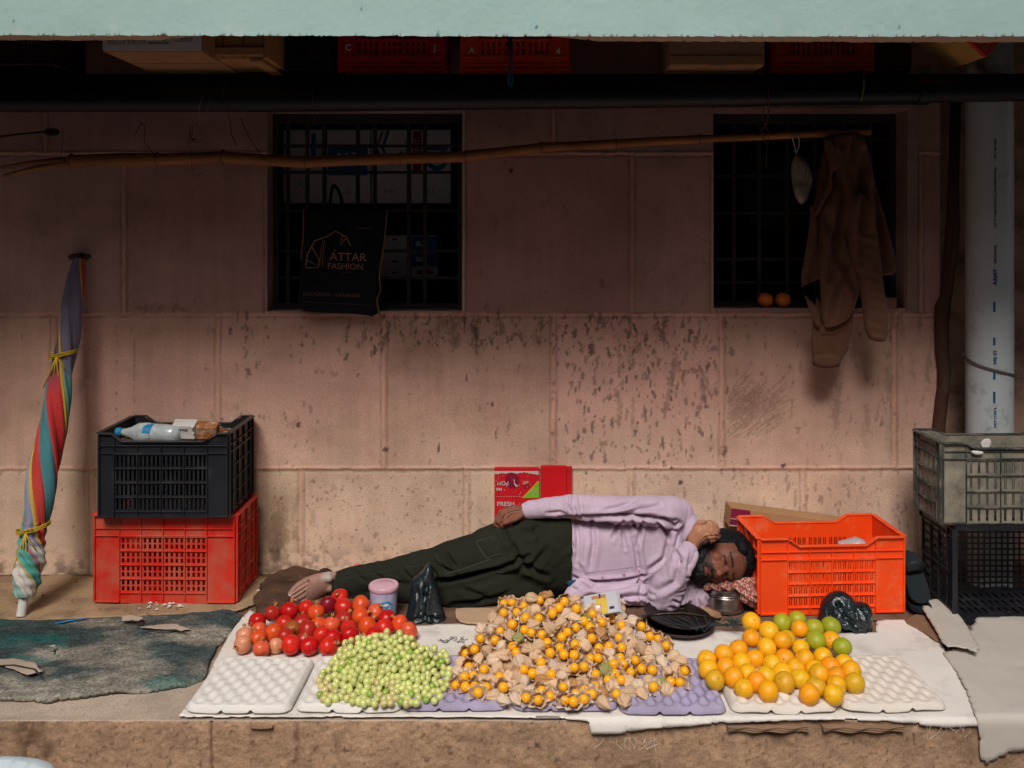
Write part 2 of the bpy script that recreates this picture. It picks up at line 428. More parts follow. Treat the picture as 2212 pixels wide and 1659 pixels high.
    for sx_, a, b in [(727, 190, 290), (230, 275, 330), (682, 420, 475), (827, 700, 735), (545, 765, 820), (808, 562, 585), (785, 570, 578), (280, 780, 812)]:
        px = (800 + sx_ / 2.011) * .8848; ya = (700 + a / 2.011) * .8848; yb = (700 + b / 2.011) * .8848
        stamp(px, (ya + yb) / 2, 1.9, (yb - ya) / 2, .95, (.012, .01, .012), rg.normal(0, .04))
    for px, py, r_ in [(1690, 1006, 4.5), (1560, 1045, 0), (1558, 1014, 2.5), (643, 917, 5), (1105, 368, 5), (1092, 349, 4), (418, 300, 3), (700, 945, 0), (832, 972, 5), (910, 1100, 0), (1470, 1041, 4.5), (1745, 880, 0)]:
        if r_: stamp(px, py, r_, r_ * .9, .95, (.02, .015, .015))
    # vertical thin cracks on the left block
    for px in (251, 289): stamp(px, 790, .9, 105, .6, dk)
    # smeared brown strokes
    def stroke(pts, w, al, col):
        for i in range(len(pts) - 1):
            (ax, ay), (bx, by) = pts[i], pts[i + 1]; n = int(max(3, math.hypot(bx - ax, by - ay) / (w * 1.6)))
            for k in range(n):
                t = k / n; stamp(ax + (bx - ax) * t + rg.normal(0, w * .35), ay + (by - ay) * t, w * rg.uniform(.5, 1.2), w * rg.uniform(1, 2.6), al * rg.uniform(.3, 1), col, rg.normal(0, .2))
    stroke([(1462, 765), (1450, 830), (1432, 905)], 4.5, .7, brown); stroke([(1515, 800), (1518, 850), (1505, 905)], 4.5, .65, brown)
    stroke([(1337, 760), (1338, 815)], 3.5, .6, brown); stroke([(1336, 850), (1342, 910)], 5, .6, brown); stroke([(1367, 860), (1366, 950)], 3, .5, brown)
    stroke([(1468, 802), (1512, 802)], 2.2, .7, dk); stroke([(1360, 765), (1366, 790)], 6, .5, brown); stroke([(1375, 735), (1378, 760)], 6, .5, brown)
    stroke([(1156, 728), (1158, 745)], 8, .4, brown); stroke([(680, 802), (730, 808)], 3, .5, brown); stroke([(300, 664), (410, 668)], 4, .6, brown)
    stroke([(950, 690), (945, 745)], 7, .5, grey); stroke([(985, 690), (978, 750)], 8, .55, grey)
    for k in range(260):       # fan of broom scratches
        t = rg.random(); x = 1572 + 95 * rg.random() ** 1.3; y = 950 - 85 * rg.random() - 20 * t
        L_ = rg.uniform(15, 75); an = math.radians(rg.normal(35, 10) + (x - 1575) * .12)
        for q in range(int(L_ / 3)): stamp(x + q * 3 * math.cos(an), y - q * 3 * math.sin(an), .8, 2.6, rg.uniform(.15, .6), (.11, .05, .035), an + math.pi / 2 - math.pi)
    # dirt along the foot of the wall
    ft = np.clip((PY - 1170) / 70, 0, 1) * np.clip((fbm(PX / 22, PY / 14, 31, 6) - .42) * 5, 0, 1)
    lf = np.clip((PY - 1030) / 160, 0, 1) * np.clip(1 - np.abs(PX - 600) / 70, 0, 1) * np.clip((fbm(PX / 18, PY / 40, 33) - .4) * 5, 0, 1)
    dm = np.clip(ft * .75 + lf * .8, 0, .85)[..., None]; C = C * (1 - dm) + np.array([.12, .065, .04]) * dm
    C = C * (1 - A[..., None] * .82) + SC * A[..., None] * .82
    H -= A * .0004
    return X, Z, C, H
wall = empty('stone_block_wall', (0, WY, 0), 'stained pinkish sandstone block wall with two barred window openings behind the stall', 'wall')
ST = .0042; WX0 = wx(-60); NX = int((wx(2032) - WX0) / ST) + 1; NZ = int((2.10 + .02) / ST)
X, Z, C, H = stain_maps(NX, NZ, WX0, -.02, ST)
xs = X[0].copy(); zs = Z[:, 0].copy()
def snapto(arr, v): arr[np.argmin(np.abs(arr - v))] = v
for v in (W1[0], W1[1], W2[0], W2[1]): snapto(xs, v)
for v in (W1[2], W1[3], W2[2]): snapto(zs, v)
X, Z = np.meshgrid(xs, zs)
idx = np.arange(NX * NZ).reshape(NZ, NX); xc = (xs[:-1] + xs[1:]) / 2; zc = (zs[:-1] + zs[1:]) / 2; XC, ZC = np.meshgrid(xc, zc)
hole = np.zeros(XC.shape, bool)
for a, b, c, d in (W1, W2): hole |= (XC > a) & (XC < b) & (ZC > c) & (ZC < d)
k = ~hole
Q = np.stack([idx[:-1, :-1][k], idx[:-1, 1:][k], idx[1:, 1:][k], idx[1:, :-1][k]], 1)
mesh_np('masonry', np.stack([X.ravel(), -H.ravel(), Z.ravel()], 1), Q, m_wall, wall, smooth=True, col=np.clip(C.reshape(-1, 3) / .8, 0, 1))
# wall's body above, and the return at its right end
mb = MB(); mb.box((WX0 - 1.6, .004, 2.098), (wx(2032), .5, 2.6)); mb.box((WX0 - 1.6, .002, -.4), (WX0, .5, 2.098)); mb.box((wx(2032) - .03, .006, -.4), (wx(2032), .30, 2.098)); mb.build('upper_masonry', m_reveal, wall)
for (a, b, c, d), nm in ((W1, 1), (W2, 2)):
    t = .14; mb = MB()
    mb.box((a - .012, .004, c), (a, t, d)); mb.box((b, .004, c), (b + .012, t, d)); mb.box((a - .012, .004, d), (b + .012, t, d + .012)); mb.box((a - .012, .004, c - .012), (b + .012, t, c))
    mb.build('window_reveal', m_reveal, wall, bevel=.002)
    # dark room behind
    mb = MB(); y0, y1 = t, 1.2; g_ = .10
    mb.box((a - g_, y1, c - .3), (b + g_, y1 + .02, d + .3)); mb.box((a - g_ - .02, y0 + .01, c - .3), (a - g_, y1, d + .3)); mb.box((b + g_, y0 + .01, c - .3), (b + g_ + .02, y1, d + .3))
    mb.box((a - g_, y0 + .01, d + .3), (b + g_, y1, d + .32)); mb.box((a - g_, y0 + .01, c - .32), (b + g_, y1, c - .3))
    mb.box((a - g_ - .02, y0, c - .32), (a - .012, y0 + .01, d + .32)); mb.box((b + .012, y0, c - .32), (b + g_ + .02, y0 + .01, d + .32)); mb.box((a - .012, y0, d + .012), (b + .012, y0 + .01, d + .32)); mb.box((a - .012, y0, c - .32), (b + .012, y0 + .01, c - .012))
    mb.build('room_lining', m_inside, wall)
# plaster band around the right window
mb = MB(); e = wx(1955); mb.box((e + .002, -.016, W2[2] - .012), (e + .043, .003, wz(236)), None); mb.box((W2[0], -.016, wz(238)), (e + .043, .003, wz(226)))
mb.build('window_surround', M('surround plaster', (.36, .25, .21), rough=.9, bump=.8, bscale=40, bdist=.006), wall, bevel=.004)
mb = MB(); mb.box((W1[0] - .02, -.01, wz(238.5)), (W1[1] + .006, .003, wz(233))); mb.box((W1[1] + .001, -.008, W1[2]), (W1[1] + .012, .003, wz(233))); mb.build('window_surround', M('pale surround', (.5, .42, .36), rough=.9, bump=.8, bscale=40), wall, bevel=.003)

# recessed wall to the right
rec = MB(); RY = 3.72
rec.box((wx(2032) - .02, RY, -.4), (4, RY + .3, 2.6))
for y in (313, 679, 1000): rec.box((wx(2032), RY - .005, CAMH - (y - HY) * RY / F - .005), (4, RY, CAMH - (y - HY) * RY / F + .005))
r = rec.build('recessed_wall', M('recessed sandstone', (.42, .26, .19), rough=.9, var=.2, bump=.6, bscale=90, dirt=(.1, .05, .035), dirt_amt=.5, dirt_scale=9, grain=.1)); tag(r, 'reddish recessed wall in the corner behind the drainpipe', 'wall')

# ledge: top and rough front face
def ledge():
    nx = 760; x0, x1 = -1.7, 1.75; xs = np.linspace(x0, x1, nx); xs[0] = -4; xs[-1] = 4
    # front face
    nz = 90; zs = np.linspace(-.36, -.004, nz); Xf, Zf = np.meshgrid(xs, zs)
    h = (fbm(Xf * 14, Zf * 14, 2, 5) - .5) * .007 + (fbm(Xf * 90, Zf * 110, 4, 3) - .5) * .004
    gouge = np.clip((fbm(Xf * 9 + Zf * 9, Zf * 5 - Xf * 3, 9) - .55) * 6, 0, 1) * np.exp(-((Xf - .62) / .35) ** 2)
    h -= gouge * .006
    pxj = (455 - CX) * EDGE / F; jd = np.exp(-((Xf - pxj + (fbm(Zf * 30, Zf * 0, 3) - .5) * .01) / .003) ** 2); h -= jd * .01
    c = np.ones((nz, nx, 3)) * np.array([.36, .235, .15])
    c *= (1 + .5 * (fbm(Xf * 7, Zf * 9, 6) - .5))[..., None] * (1 + .5 * (fbm(Xf * 45, Zf * 45, 16, 3) - .5))[..., None]
    dk = np.clip((fbm(Xf * 6 + Zf * 9, Zf * 4 - Xf * 5, 7, 5) - .54) * 7, 0, 1) * (.15 + .85 * np.exp(-((Xf - .55) / .45) ** 2)) * .8
    dk = np.maximum(dk, gouge * .85); sp = np.clip((vn(Xf * 110, Zf * 110, 71) - .78) * 6, 0, 1) * .6; dk = np.maximum(dk, sp)
    for cx_, w in ((720, 10), (640, 6), (60, 30), (100, 20)):
        dk = np.maximum(dk, .65 * np.exp(-((Xf - (cx_ - CX) * EDGE / F) / (w * EDGE / F)) ** 2) * np.clip((fbm(Xf * 40, Zf * 25, 41) - .42) * 5, 0, 1))
    dk = np.maximum(dk, jd * .8)[..., None]; c = c * (1 - dk) + np.array([.06, .028, .02]) * dk
    c *= (1 + .25 * np.clip((Zf + .03) / .03, 0, 1))[..., None]
    Vf = np.stack([Xf, EDGE + .004 - h, Zf], -1).reshape(-1, 3)
    # top
    ny = 260; ys = np.linspace(EDGE + .004, 3.74, ny); Xt, Yt = np.meshgrid(xs, ys)
    ht = (fbm(Xt * 9, Yt * 9, 52) - .5) * .006 - .003; ht *= np.clip((Yt - EDGE) / .03, 0, 1)
    ct = np.ones((ny, nx, 3)) * np.array([.42, .34, .27]); ct *= (1 + .4 * (fbm(Xt * 8, Yt * 8, 56) - .5))[..., None]
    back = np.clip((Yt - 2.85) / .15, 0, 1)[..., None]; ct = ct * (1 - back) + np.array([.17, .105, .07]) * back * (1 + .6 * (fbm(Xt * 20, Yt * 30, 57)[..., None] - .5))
    Vt = np.stack([Xt, Yt, ht], -1).reshape(-1, 3)
    i1 = np.arange(nx * nz).reshape(nz, nx); i2 = np.arange(nx * ny).reshape(ny, nx) + nx * nz
    q = lambda I: np.stack([I[:-1, :-1].ravel(), I[:-1, 1:].ravel(), I[1:, 1:].ravel(), I[1:, :-1].ravel()], 1)
    br = np.stack([i1[-1, :-1], i1[-1, 1:], i2[0, 1:], i2[0, :-1]], 1)
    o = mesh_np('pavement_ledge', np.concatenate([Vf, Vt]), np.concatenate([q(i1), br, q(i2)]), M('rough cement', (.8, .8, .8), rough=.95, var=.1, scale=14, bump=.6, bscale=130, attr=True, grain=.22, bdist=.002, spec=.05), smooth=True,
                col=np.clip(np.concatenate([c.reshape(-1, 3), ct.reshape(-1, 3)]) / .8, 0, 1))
    tag(o, kind='structure')
ledge()
mb = MB(); mb.box((-12, -9, -.46), (12, EDGE + .2, -.36)); tag(mb.build('road', M('street paving', (.20, .17, .15), rough=.95, bump=.8, bscale=60, dirt=(.06, .05, .04))), kind='structure')

# unseen houses added behind the camera to block sky and narrow the sunlight
m_blocker = M('light blocker plaster', (.22, .15, .12), rough=.9, var=.2); mb = MB(); mb.box((-4.10, -4.6, -.36), (1.25, -4.2, 4.6)); hs = empty('added_low_house', (0, -4.2, -.36), 'added unseen low house across the lane, blocking the low sky', 'house'); mb2 = MB(); o = mb.build('wall', m_blocker, hs); o.matrix_parent_inverse = Matrix.Translation(-hs.location)
mb = MB()
for x in (-3.9, -1.0): mb.box((x, -4.2, .9), (x + 1.2, -4.16, 2.3)); mb.box((x, -4.2, 3.0), (x + 1.2, -4.16, 4.1))
o = mb.build('window_shutters', M('light blocker shutters', (.05, .09, .09), rough=.7), hs); o.matrix_parent_inverse = Matrix.Translation(-hs.location)
for x0, x1, lab in ((-18, -4.15, 'added unseen tall house left of the low one, narrowing the sunlight'), (1.30, 16, 'added unseen tall house right of the low one, narrowing the sunlight')):
    th_ = empty('added_tall_house', (x0, -5.2, -.36), lab, 'house'); m2 = MB(); m2.box((0, 0, 0), (x1 - x0, .9, 13)); m2.build('wall', m_blocker, th_)  # added light blockers, leaving a gap so both ends of the wall darken
mb = MB(); mb.box((-4.12, -4.6, 4.6), (1.28, -3.9, 4.75)); o = mb.build('roof_slab', m_blocker, hs); o.matrix_parent_inverse = Matrix.Translation(-hs.location)

# teal concrete beam over the stall
def beam():
    Yb = 2.5; zb = CAMH + (HY - 78.5) * Yb / F
    nx = 900; x0, x1 = -1.75, 1.75; xs = np.linspace(x0, x1, nx); xs[0] = -4; xs[-1] = 4; top = np.linspace(0, .32, 40)
    px = xs * F / Yb + CX
    edge = (fbm(px / 14, px * 0, 3, 4) - .5) * .004 + np.interp(px, [0, 1200, 2212], [0.003, .000, .000]); edge += np.where(vn(px / 5, px * 0, 5) > .93, .003, 0)
    Xf = np.tile(xs, (40, 1)); Zf = zb + top[:, None] + edge[None, :] * np.exp(-top[:, None] / .01)
    h = (fbm(Xf * 6, Zf * 6, 9) - .5) * .004 + (fbm(Xf * 70, Zf * 70, 10, 3) - .5) * .0010
    c = np.ones(Xf.shape + (3,)) * np.array([.40, .58, .555]); c *= (1 + .10 * (fbm(Xf * 4, Zf * 6, 11) - .5))[..., None]
    lt = np.clip((fbm(Xf * 25, Zf * 12, 14) - .6) * 5, 0, 1) * np.exp(-(top[:, None]) / .03); c = c * (1 - .5 * lt[..., None]) + np.array([.62, .66, .62]) * .5 * lt[..., None]
    chip = (np.exp(-top[:, None] / .003) * (vn(px / 4, px * 0, 15) > .80)[None, :])[..., None]; c = c * (1 - chip) + np.array([.12, .11, .1]) * chip
    for sx_, sy_, r_ in ((30, 45, 3), (1160, 58, 3), (2195 * .8848, 0, 0), (1942, 57, 3), (420, 62, 2), (945, 76, 4), (780, 20, 2)):
        if r_: d = np.hypot(px[None, :] - sx_, (HY - (Zf - CAMH) * F / Yb) - sy_); a = (d < r_)[..., None]; c = np.where(a, np.array([.03, .2, .26]), c)
    V = [np.stack([Xf, Yb - h, Zf], -1).reshape(-1, 3)]
    uy = np.array([0.0, .02, .04, .062]); Xu = np.tile(xs, (4, 1)); Yu = Yb + np.tile(uy[:, None], (1, nx)); Yu[0] = Yb - h[0]; Zu = np.tile(Zf[0], (4, 1)) - np.interp(px, [0, 330, 420, 1180, 1300, 2212], [.001, .000, -.014, -.014, .001, .004])[None, :] * (uy[:, None] > 0)
    V.append(np.stack([Xu, Yu, Zu], -1).reshape(-1, 3)); cu = np.ones((4, nx, 3)) * np.array([.62, .46, .34])
    Zb = Zu[-1][None, :] + np.array([0, .32])[:, None]; V.append(np.stack([np.tile(xs, (2, 1)), np.tile(Yu[-1], (2, 1)), Zb], -1).reshape(-1, 3)); cb = np.ones((2, nx, 3)) * np.array([.3, .22, .17])
    def q(r_, o): I = np.arange(r_ * nx).reshape(r_, nx) + o; return np.stack([I[:-1, :-1].ravel(), I[:-1, 1:].ravel(), I[1:, 1:].ravel(), I[1:, :-1].ravel()], 1)
    Q = np.concatenate([q(40, 0), q(4, 40 * nx)[:, ::-1], q(2, 44 * nx)[:, ::-1]])
    o = mesh_np('concrete_beam', np.concatenate(V), Q, M('teal paint', (.9, .9, .9), rough=.75, var=.03, bump=.3, bscale=50, attr=True, grain=.03), smooth=False, col=np.concatenate([c.reshape(-1, 3), cu.reshape(-1, 3), cb.reshape(-1, 3)]))
    tag(o, 'pale teal painted concrete beam with a chipped lower edge across the top', 'beam')
    mb = MB(); mb.box((-4, 2.5625, zb + .30), (4, WY + .5, zb + .42)); o = mb.build('ceiling_slab', M('sooty concrete', (.10, .08, .07), rough=.9)); tag(o, kind='structure')
beam()

# shelf of beam and black pipe under the ceiling
zs_ = 1.881
m_blk = M('black steel', (.012, .012, .016), rough=.5, bump=.3, bscale=80)
mb = MB(); mb.box((-1.95, 3.27, 1.805), (2.2, 3.345, zs_)); o = mb.build('shelf_beam', m_blk, bevel=.004); tag(o, 'black steel beam carrying the crates above the windows', 'beam')
mb = MB()
for i, y in enumerate((3.40, 3.47, 3.54)): mb.box((-1.95, y, 1.862), (2.2, y + .03, zs_))
o = mb.build('shelf_plank', M('sooty wood', (.06, .035, .025), rough=.8)); tag(o, 'sooty wooden slats behind the black beam holding the row of crates', 'shelf')
mb = MB(); pr = .044
def hump(x): return P(0, np.interp(x, [-60, 600, 1500, 2300], [215, 215, 205, 190]), 3.21).z
mb.tube([(P(x, 0, 3.21).x, 3.21, hump(x)) for x in range(-80, 2300, 60)], pr, n=24)
mb.tube([(P(1978, 0, 3.21).x, 3.21, hump(1978)), (P(2004, 0, 3.21).x, 3.21, hump(2004))], pr + .006, n=24)
o = mb.build('black_pipe', M('black plastic pipe', (.008, .009, .016), rough=.35, bump=.2, bscale=30), smooth=True, auto=40); tag(o, 'thick black plastic pipe running along under the shelf', 'pipe')

# window grilles
def grille(W, vx, hy, lab):
    t = empty('window_grille', ((W[0] + W[1]) / 2, WY + .10, W[2]), lab, 'grille', 'window grilles'); mb = MB(); o = t.location
    a, b, c, d = W; f = .022; y = 0
    fr = MB(); L = lambda x0, z0, x1, z1, dy: fr.box((x0 - o.x, -dy, z0 - o.z), (x1 - o.x, dy, z1 - o.z))
    L(a, c, a + f, d, .014); L(b - f, c, b, d, .014); L(a + f, d - f * 1.8, b - f, d, .014); L(a + f, c, b - f, c + f, .014); fr.build('frame', m_iron, t)
    for x in vx: q = MB(); X_ = P(x, 0, WY + .1).x; q.box((X_ - .008 - o.x, -.004, c + f - o.z), (X_ + .008 - o.x, .004, d - f * 1.8 - o.z)); q.build('vertical_bar', m_iron, t, bevel=.001)
    for y in hy: q = MB(); Z_ = P(0, y, WY + .1).z; q.box((a + f - o.x, .0045, Z_ - .006 - o.z), (b - f - o.x, .012, Z_ + .006 - o.z)); q.build('cross_bar', m_iron, t, bevel=.001)
grille(W1, (622, 664, 701, 773, 810, 883, 918), (315, 372, 455, 542, 600), 'rusty black iron grille of the left window, behind the hanging bag')
grille(W2, (1585, 1640, 1700, 1760, 1820, 1880), (300, 380, 460, 560, 610), 'dark iron grille of the right window, behind the hanging jacket')
# ================================================================== THINGS ABOVE AND ON THE WALL
m_card = M('brown cardboard', (.40, .23, .12), rough=.85, var=.12, scale=5, bump=.25, bscale=120, stretch=(1, 1, 3), dirt=(.16, .09, .05), dirt_amt=.2)
m_white = M('white printed board', (.85, .80, .80), rough=.8, var=.1)
m_ink = M('dark ink', (.05, .04, .10), rough=.8); m_redink = M('red ink', (.35, .02, .03), rough=.7); m_wood = M('rough crate wood', (.50, .27, .12), rough=.85, var=.35, scale=4, bump=.6, bscale=60, stretch=(1, 1, .15), dirt=(.08, .04, .02))
m_bluep = M('blue print', (.02, .16, .36), rough=.7); m_letw = M('white paint lettering', (.7, .66, .64), rough=.7)
m_tape = M('packing tape', (.35, .24, .14), rough=.3)

def plate(mb, o, u, v, n, W, H, th, holes, warp=None):
    """wall panel with rectangular holes; o origin, u/v/n unit axes; holes (u0,v0,u1,v1)."""
    us = sorted({0, W} | {round(h[0], 5) for h in holes} | {round(h[2], 5) for h in holes}); vs = sorted({0, H} | {round(h[1], 5) for h in holes} | {round(h[3], 5) for h in holes})
    us = sorted(set(us) | {W * i / 12 for i in range(13)})
    nu, nv = len(us), len(vs); uc = [(us[i] + us[i + 1]) / 2 for i in range(nu - 1)]; vc = [(vs[j] + vs[j + 1]) / 2 for j in range(nv - 1)]
    full = [[not any(h[0] < a < h[2] and h[1] < b < h[3] for h in holes) for b in vc] for a in uc]
    def pt(i, j, s):
        a, b = us[i], vs[j]
        if warp: b = warp(a, b)
        return o + u * a + v * b + n * (-th * s)
    ids = {}
    def g(i, j, s):
        if (i, j, s) not in ids: ids[(i, j, s)] = len(mb.v); mb.v.append(tuple(pt(i, j, s)))
        return ids[(i, j, s)]
    for i in range(nu - 1):
        for j in range(nv - 1):
            if not full[i][j]: continue
            mb.f.append((g(i, j, 0), g(i + 1, j, 0), g(i + 1, j + 1, 0), g(i, j + 1, 0))); mb.f.append((g(i, j + 1, 1), g(i + 1, j + 1, 1), g(i + 1, j, 1), g(i, j, 1)))
            for di, dj, a, b in ((-1, 0, (i, j), (i, j + 1)), (1, 0, (i + 1, j + 1), (i + 1, j)), (0, -1, (i + 1, j), (i, j)), (0, 1, (i, j + 1), (i + 1, j + 1))):
                x, y = i + di, j + dj
                if 0 <= x < nu - 1 and 0 <= y < nv - 1 and full[x][y]: continue
                mb.f.append((g(*a, 0), g(*a, 1), g(*b, 1), g(*b, 0)))

def crate(name, W, D, H, mat, label, cat='crate', group=None, loc=(0, 0, 0), rot=(0, 0, 0), style='slot', dip=0.0, cols=4, rows=4, per=4, sub=1, sw=.45, panel=(.2, .8), vpan=(.12, .72), ribs=True, back=True, lower=True, double=False, xdip=(.16, .26)):
    """moulded plastic crate; origin at the centre of its base, front towards -Y."""
    t = empty(name, loc, label, cat, group, rot); th = .0035; mb = MB(); rb = MB(); rim = MB()
    X, Y, Z = Vector((1, 0, 0)), Vector((0, 1, 0)), Vector((0, 0, 1)); ov = .012
    def dipf(f):
        a, b = xdip; f = min(f, 1 - f); return dip * min(1, max(0, (f - a) / (b - a)))
    def side(o, u, n, L, dipped, cols, per):
        holes = []; p0, p1 = panel[0] * L, panel[1] * L; v0, v1 = vpan[0] * H, vpan[1] * H; cw = (p1 - p0) / cols; rh = (v1 - v0) / rows
        for c in range(cols):
            for r in range(rows):
                for k in range(per):
                    pw = (cw - .006) / per; a = p0 + c * cw + .003 + k * pw
                    for q in range(sub):
                        b0 = v0 + r * rh + .006 + q * (rh - .008) / sub; b1 = b0 + (rh - .008) / sub * (.78 if sub > 1 else .92)
                        if double:
                            holes.append((a + pw * .12, b0, a + pw * .34, b1)); holes.append((a + pw * .5, b0, a + pw * .72, b1))
                        else: holes.append((a + pw * (1 - sw) / 2, b0, a + pw * (1 + sw) / 2, b1))
        zt = vpan[1] * H + .01
        warp = (lambda a, b: b - (dipf(a / L) * (b - zt) / (H - zt) if b > zt else 0)) if dipped and dip else None
        plate(mb, o, u, Z, n, L, H, th, holes, warp)
        R = .007
        def bar(a0, z0, a1, z1, d=R):
            p = o + u * a0 + Z * z0; q = o + u * a1 + Z * z1; lo = [min(p[i], q[i]) for i in range(3)]; hi = [max(p[i], q[i]) for i in range(3)]
            e = n * d
            for i in range(3):
                if e[i] > 0: hi[i] += e[i]
                if e[i] < 0: lo[i] += e[i]
            rb.box(lo, hi)
        if ribs:
            w = .0014
            for c in range(cols + 1): bar(p0 + c * cw - w, .01, p0 + c * cw + w, H - (dipf((p0 + c * cw) / L) if dipped else 0) - .006)
            for r in range(rows + 1): bar(p0 - .002, v0 + r * rh - w, p1 + .002, v0 + r * rh + w, R * .86)
            for z in (vpan[1] * H + .03, vpan[1] * H + .004):
                if z < H - dip - .004: bar(0, z - w, L, z + w, R * .93)
            bar(0, .004, p0, .009, R); bar(p1, .004, L, .009, R); bar(.0, .008, .004, H - .004, R * 1.07); bar(L - .004, .008, L, H - .004, R * 1.07)
        # rim along the top profile
        n_ = 48; pts = [(L * i / n_, H - (dipf(i / n_) if dipped else 0)) for i in range(n_ + 1)]
        for i in range(n_):
            (a0, z0), (a1, z1) = pts[i], pts[i + 1]; A = o + u * a0 + Z * z0; B = o + u * a1 + Z * z1
            vs = []
            for q in (A, B): vs += [q + n * ov - Z * .0, q + n * ov + Z * .004, q - n * .006 + Z * .004, q - n * .006 - Z * .0]
            rim.add(vs, [(0, 1, 5, 4), (1, 2, 6, 5), (2, 3, 7, 6), (3, 0, 4, 7)] + ([(0, 3, 2, 1)] if i == 0 else []) + ([(4, 5, 6, 7)] if i == n_ - 1 else []))
    w2, d2 = W / 2, D / 2; sc = max(1, round(cols * D / W))
    side(Vector((-w2, -d2, 0)), X, -Y, W, True, cols, per); side(Vector((w2, d2, 0)), -X, Y, W, True, cols, per)
    side(Vector((w2, -d2 + th, 0)), Y, X, D - 2 * th, False, sc, per); side(Vector((-w2, d2 - th, 0)), -Y, -X, D - 2 * th, False, sc, per)
    mb.build('body', mat, t); rb.build('ribs', mat, t, bevel=.0006); rim.build('rim', mat, t, bevel=.001)
    fl = MB(); holes = []; n1 = int(W / .022); n2 = int(D / .022)
    for i in range(n1):
        for j in range(n2): holes.append((.012 + i * (W - .024) / n1 + .003, .012 + j * (D - .024) / n2 + .003, .012 + (i + 1) * (W - .024) / n1 - .003, .012 + (j + 1) * (D - .024) / n2 - .003))
    plate(fl, Vector((-w2 + .004, d2 - .004, .004)), X, -Y, -Z, W - .008, D - .008, .003, [(a, b, min(c, W - .01), min(d, D - .01)) for a, b, c, d in holes])
    fl.build('floor_grid', mat, t); return t
def copy_tree(o, loc=None, rot=None, label=None, parent=None):
    c = o.copy(); COL.objects.link(c)
    if parent: c.parent = parent
    if loc is not None: c.location = loc
    if rot is not None: c.rotation_euler = rot
    if label: c['label'] = label
    for ch in [x for x in bpy.data.objects if x.parent == o]: copy_tree(ch, parent=c)
    return c

dust = (.42, .22, .13)
m_red = M('red plastic', (.62, .018, .010), rough=.45, var=.12, bump=.1, dirt=(.45, .15, .09), dirt_amt=.75, dirt_scale=9, spec=.3)
m_org = M('orange red plastic', (.90, .075, .010), rough=.42, var=.08, bump=.1, dirt=(.72, .20, .08), dirt_amt=.35, dirt_scale=12, spec=.3)
m_dorg = M('old orange plastic', (.85, .085, .012), rough=.5, dirt=(.5, .06, .02)); m_maroon = M('maroon plastic', (.60, .022, .035), rough=.5, dirt=(.3, .02, .02))
m_blkp = M('black plastic', (.012, .014, .019), rough=.4, bump=.15, dirt=(.045, .04, .038), dirt_amt=.2, dirt_scale=12, spec=.5)
m_greyp = M('dusty grey plastic', (.30, .27, .21), rough=.8, var=.2, bump=.4, dirt=(.02, .035, .04), dirt_amt=.75, dirt_scale=11)
m_rope_b = M('blue rope', (.01, .16, .24), rough=.7); m_rope_g = M('green strap', (.10, .22, .03), rough=.7)

# ---- goods on the shelf
SZ = zs_ + .0015
def carton(name, x0, x1, yf, depth, h, label, mat, z=SZ, rot=0, cat='carton'):
    t = empty(name, ((x0 + x1) / 2, yf, z), label, cat, rot=(0, 0, rot)); w = (x1 - x0) / 2
    mb = MB(); mb.box((-w, 0, 0), (w, depth, h)); mb.build('box_body', mat, t, bevel=.003)
    fl = MB(); fl.box((-w + .004, .004, -.0022), (-.002 + w, depth * .48, -.0002)); fl.box((-w + .004, depth * .52, -.0022), (w - .002, depth - .004, -.0002)); fl.build('bottom_flap', m_card, t)
    return t
Yc = 2.86; c0 = (222 - CX) * Yc / F; c1 = (436 - CX) * Yc / F
t = carton('printed_carton', c0, c1, Yc, .40, .22, 'white printed carton on a brown base, at the left of the shelf', m_card)
mb = MB(); w = (c1 - c0) / 2; mb.box((-w + .001, -.0022, .002), (w - .001, -.0004, .22)); mb.build('printed_label', m_white, t)
def tbl(x, w_, z0, parent):
    mb = MB()
    for i in range(6): mb.box((x, -.0034, z0 + i * .0085), (x + w_, -.0026, z0 + i * .0085 + .0009))
    for q in (0, .35, 1): mb.box((x + w_ * q, -.0036, z0), (x + w_ * q + .0009, -.0027, z0 + .0425))
    mb.build('printed_table', m_ink, parent)
tbl(-w + .018, .05, .022, t); tbl(-w + .08, .05, .022, t); tbl(w - .08, .05, .030, t)
text('K.P.F.', .016, face_front((.02, -.003, .056)), m_redink, t, bold=.0004); text('TRY LAHNPURA', .0085, face_front((.02, -.003, .044)), m_ink, t); text('KHUNJPUR', .0085, face_front((.02, -.003, .034)), m_ink, t); text('FREE FROM LITTER', .0075, face_front((.02, -.003, .024)), m_ink, t)
# wooden crate
Yw = 3.0; a0 = (437 - CX) * Yw / F; a1 = (570 - CX) * Yw / F
t = empty('wooden_crate', ((a0 + a1) / 2, Yw, SZ + .004), 'rough wooden slatted crate beside the white printed carton on the shelf', 'crate'); w = (a1 - a0) / 2
for i in range(3):
    mb = MB(); q = 2 * w / 3; mb.box((-w + i * q + .002, 0, .004), (-w + (i + 1) * q - .002, .010, .22)); mb.build('front_slat', m_wood, t, bevel=.001)
mb = MB(); mb.box((-w, -.011, .008), (w, -.0005, .034)); mb.build('batten', m_wood, t, bevel=.002)
mb = MB(); mb.box((w, -.004, .0), (w + .014, .33, .22)); mb.build('side_board', m_wood, t, bevel=.002); mb = MB(); mb.box((-w - .012, .0, .0), (-w, .33, .22)); mb.build('side_board', m_wood, t, bevel=.002)
mb = MB(); mb.box((-w, .01, .0), (w, .33, .008)); mb.build('base_board', m_wood, t); mb = MB(); mb.box((w - .045, .002, -.012), (w - .005, .34, -.0005)); mb.build('batten', m_wood, t, bevel=.002)
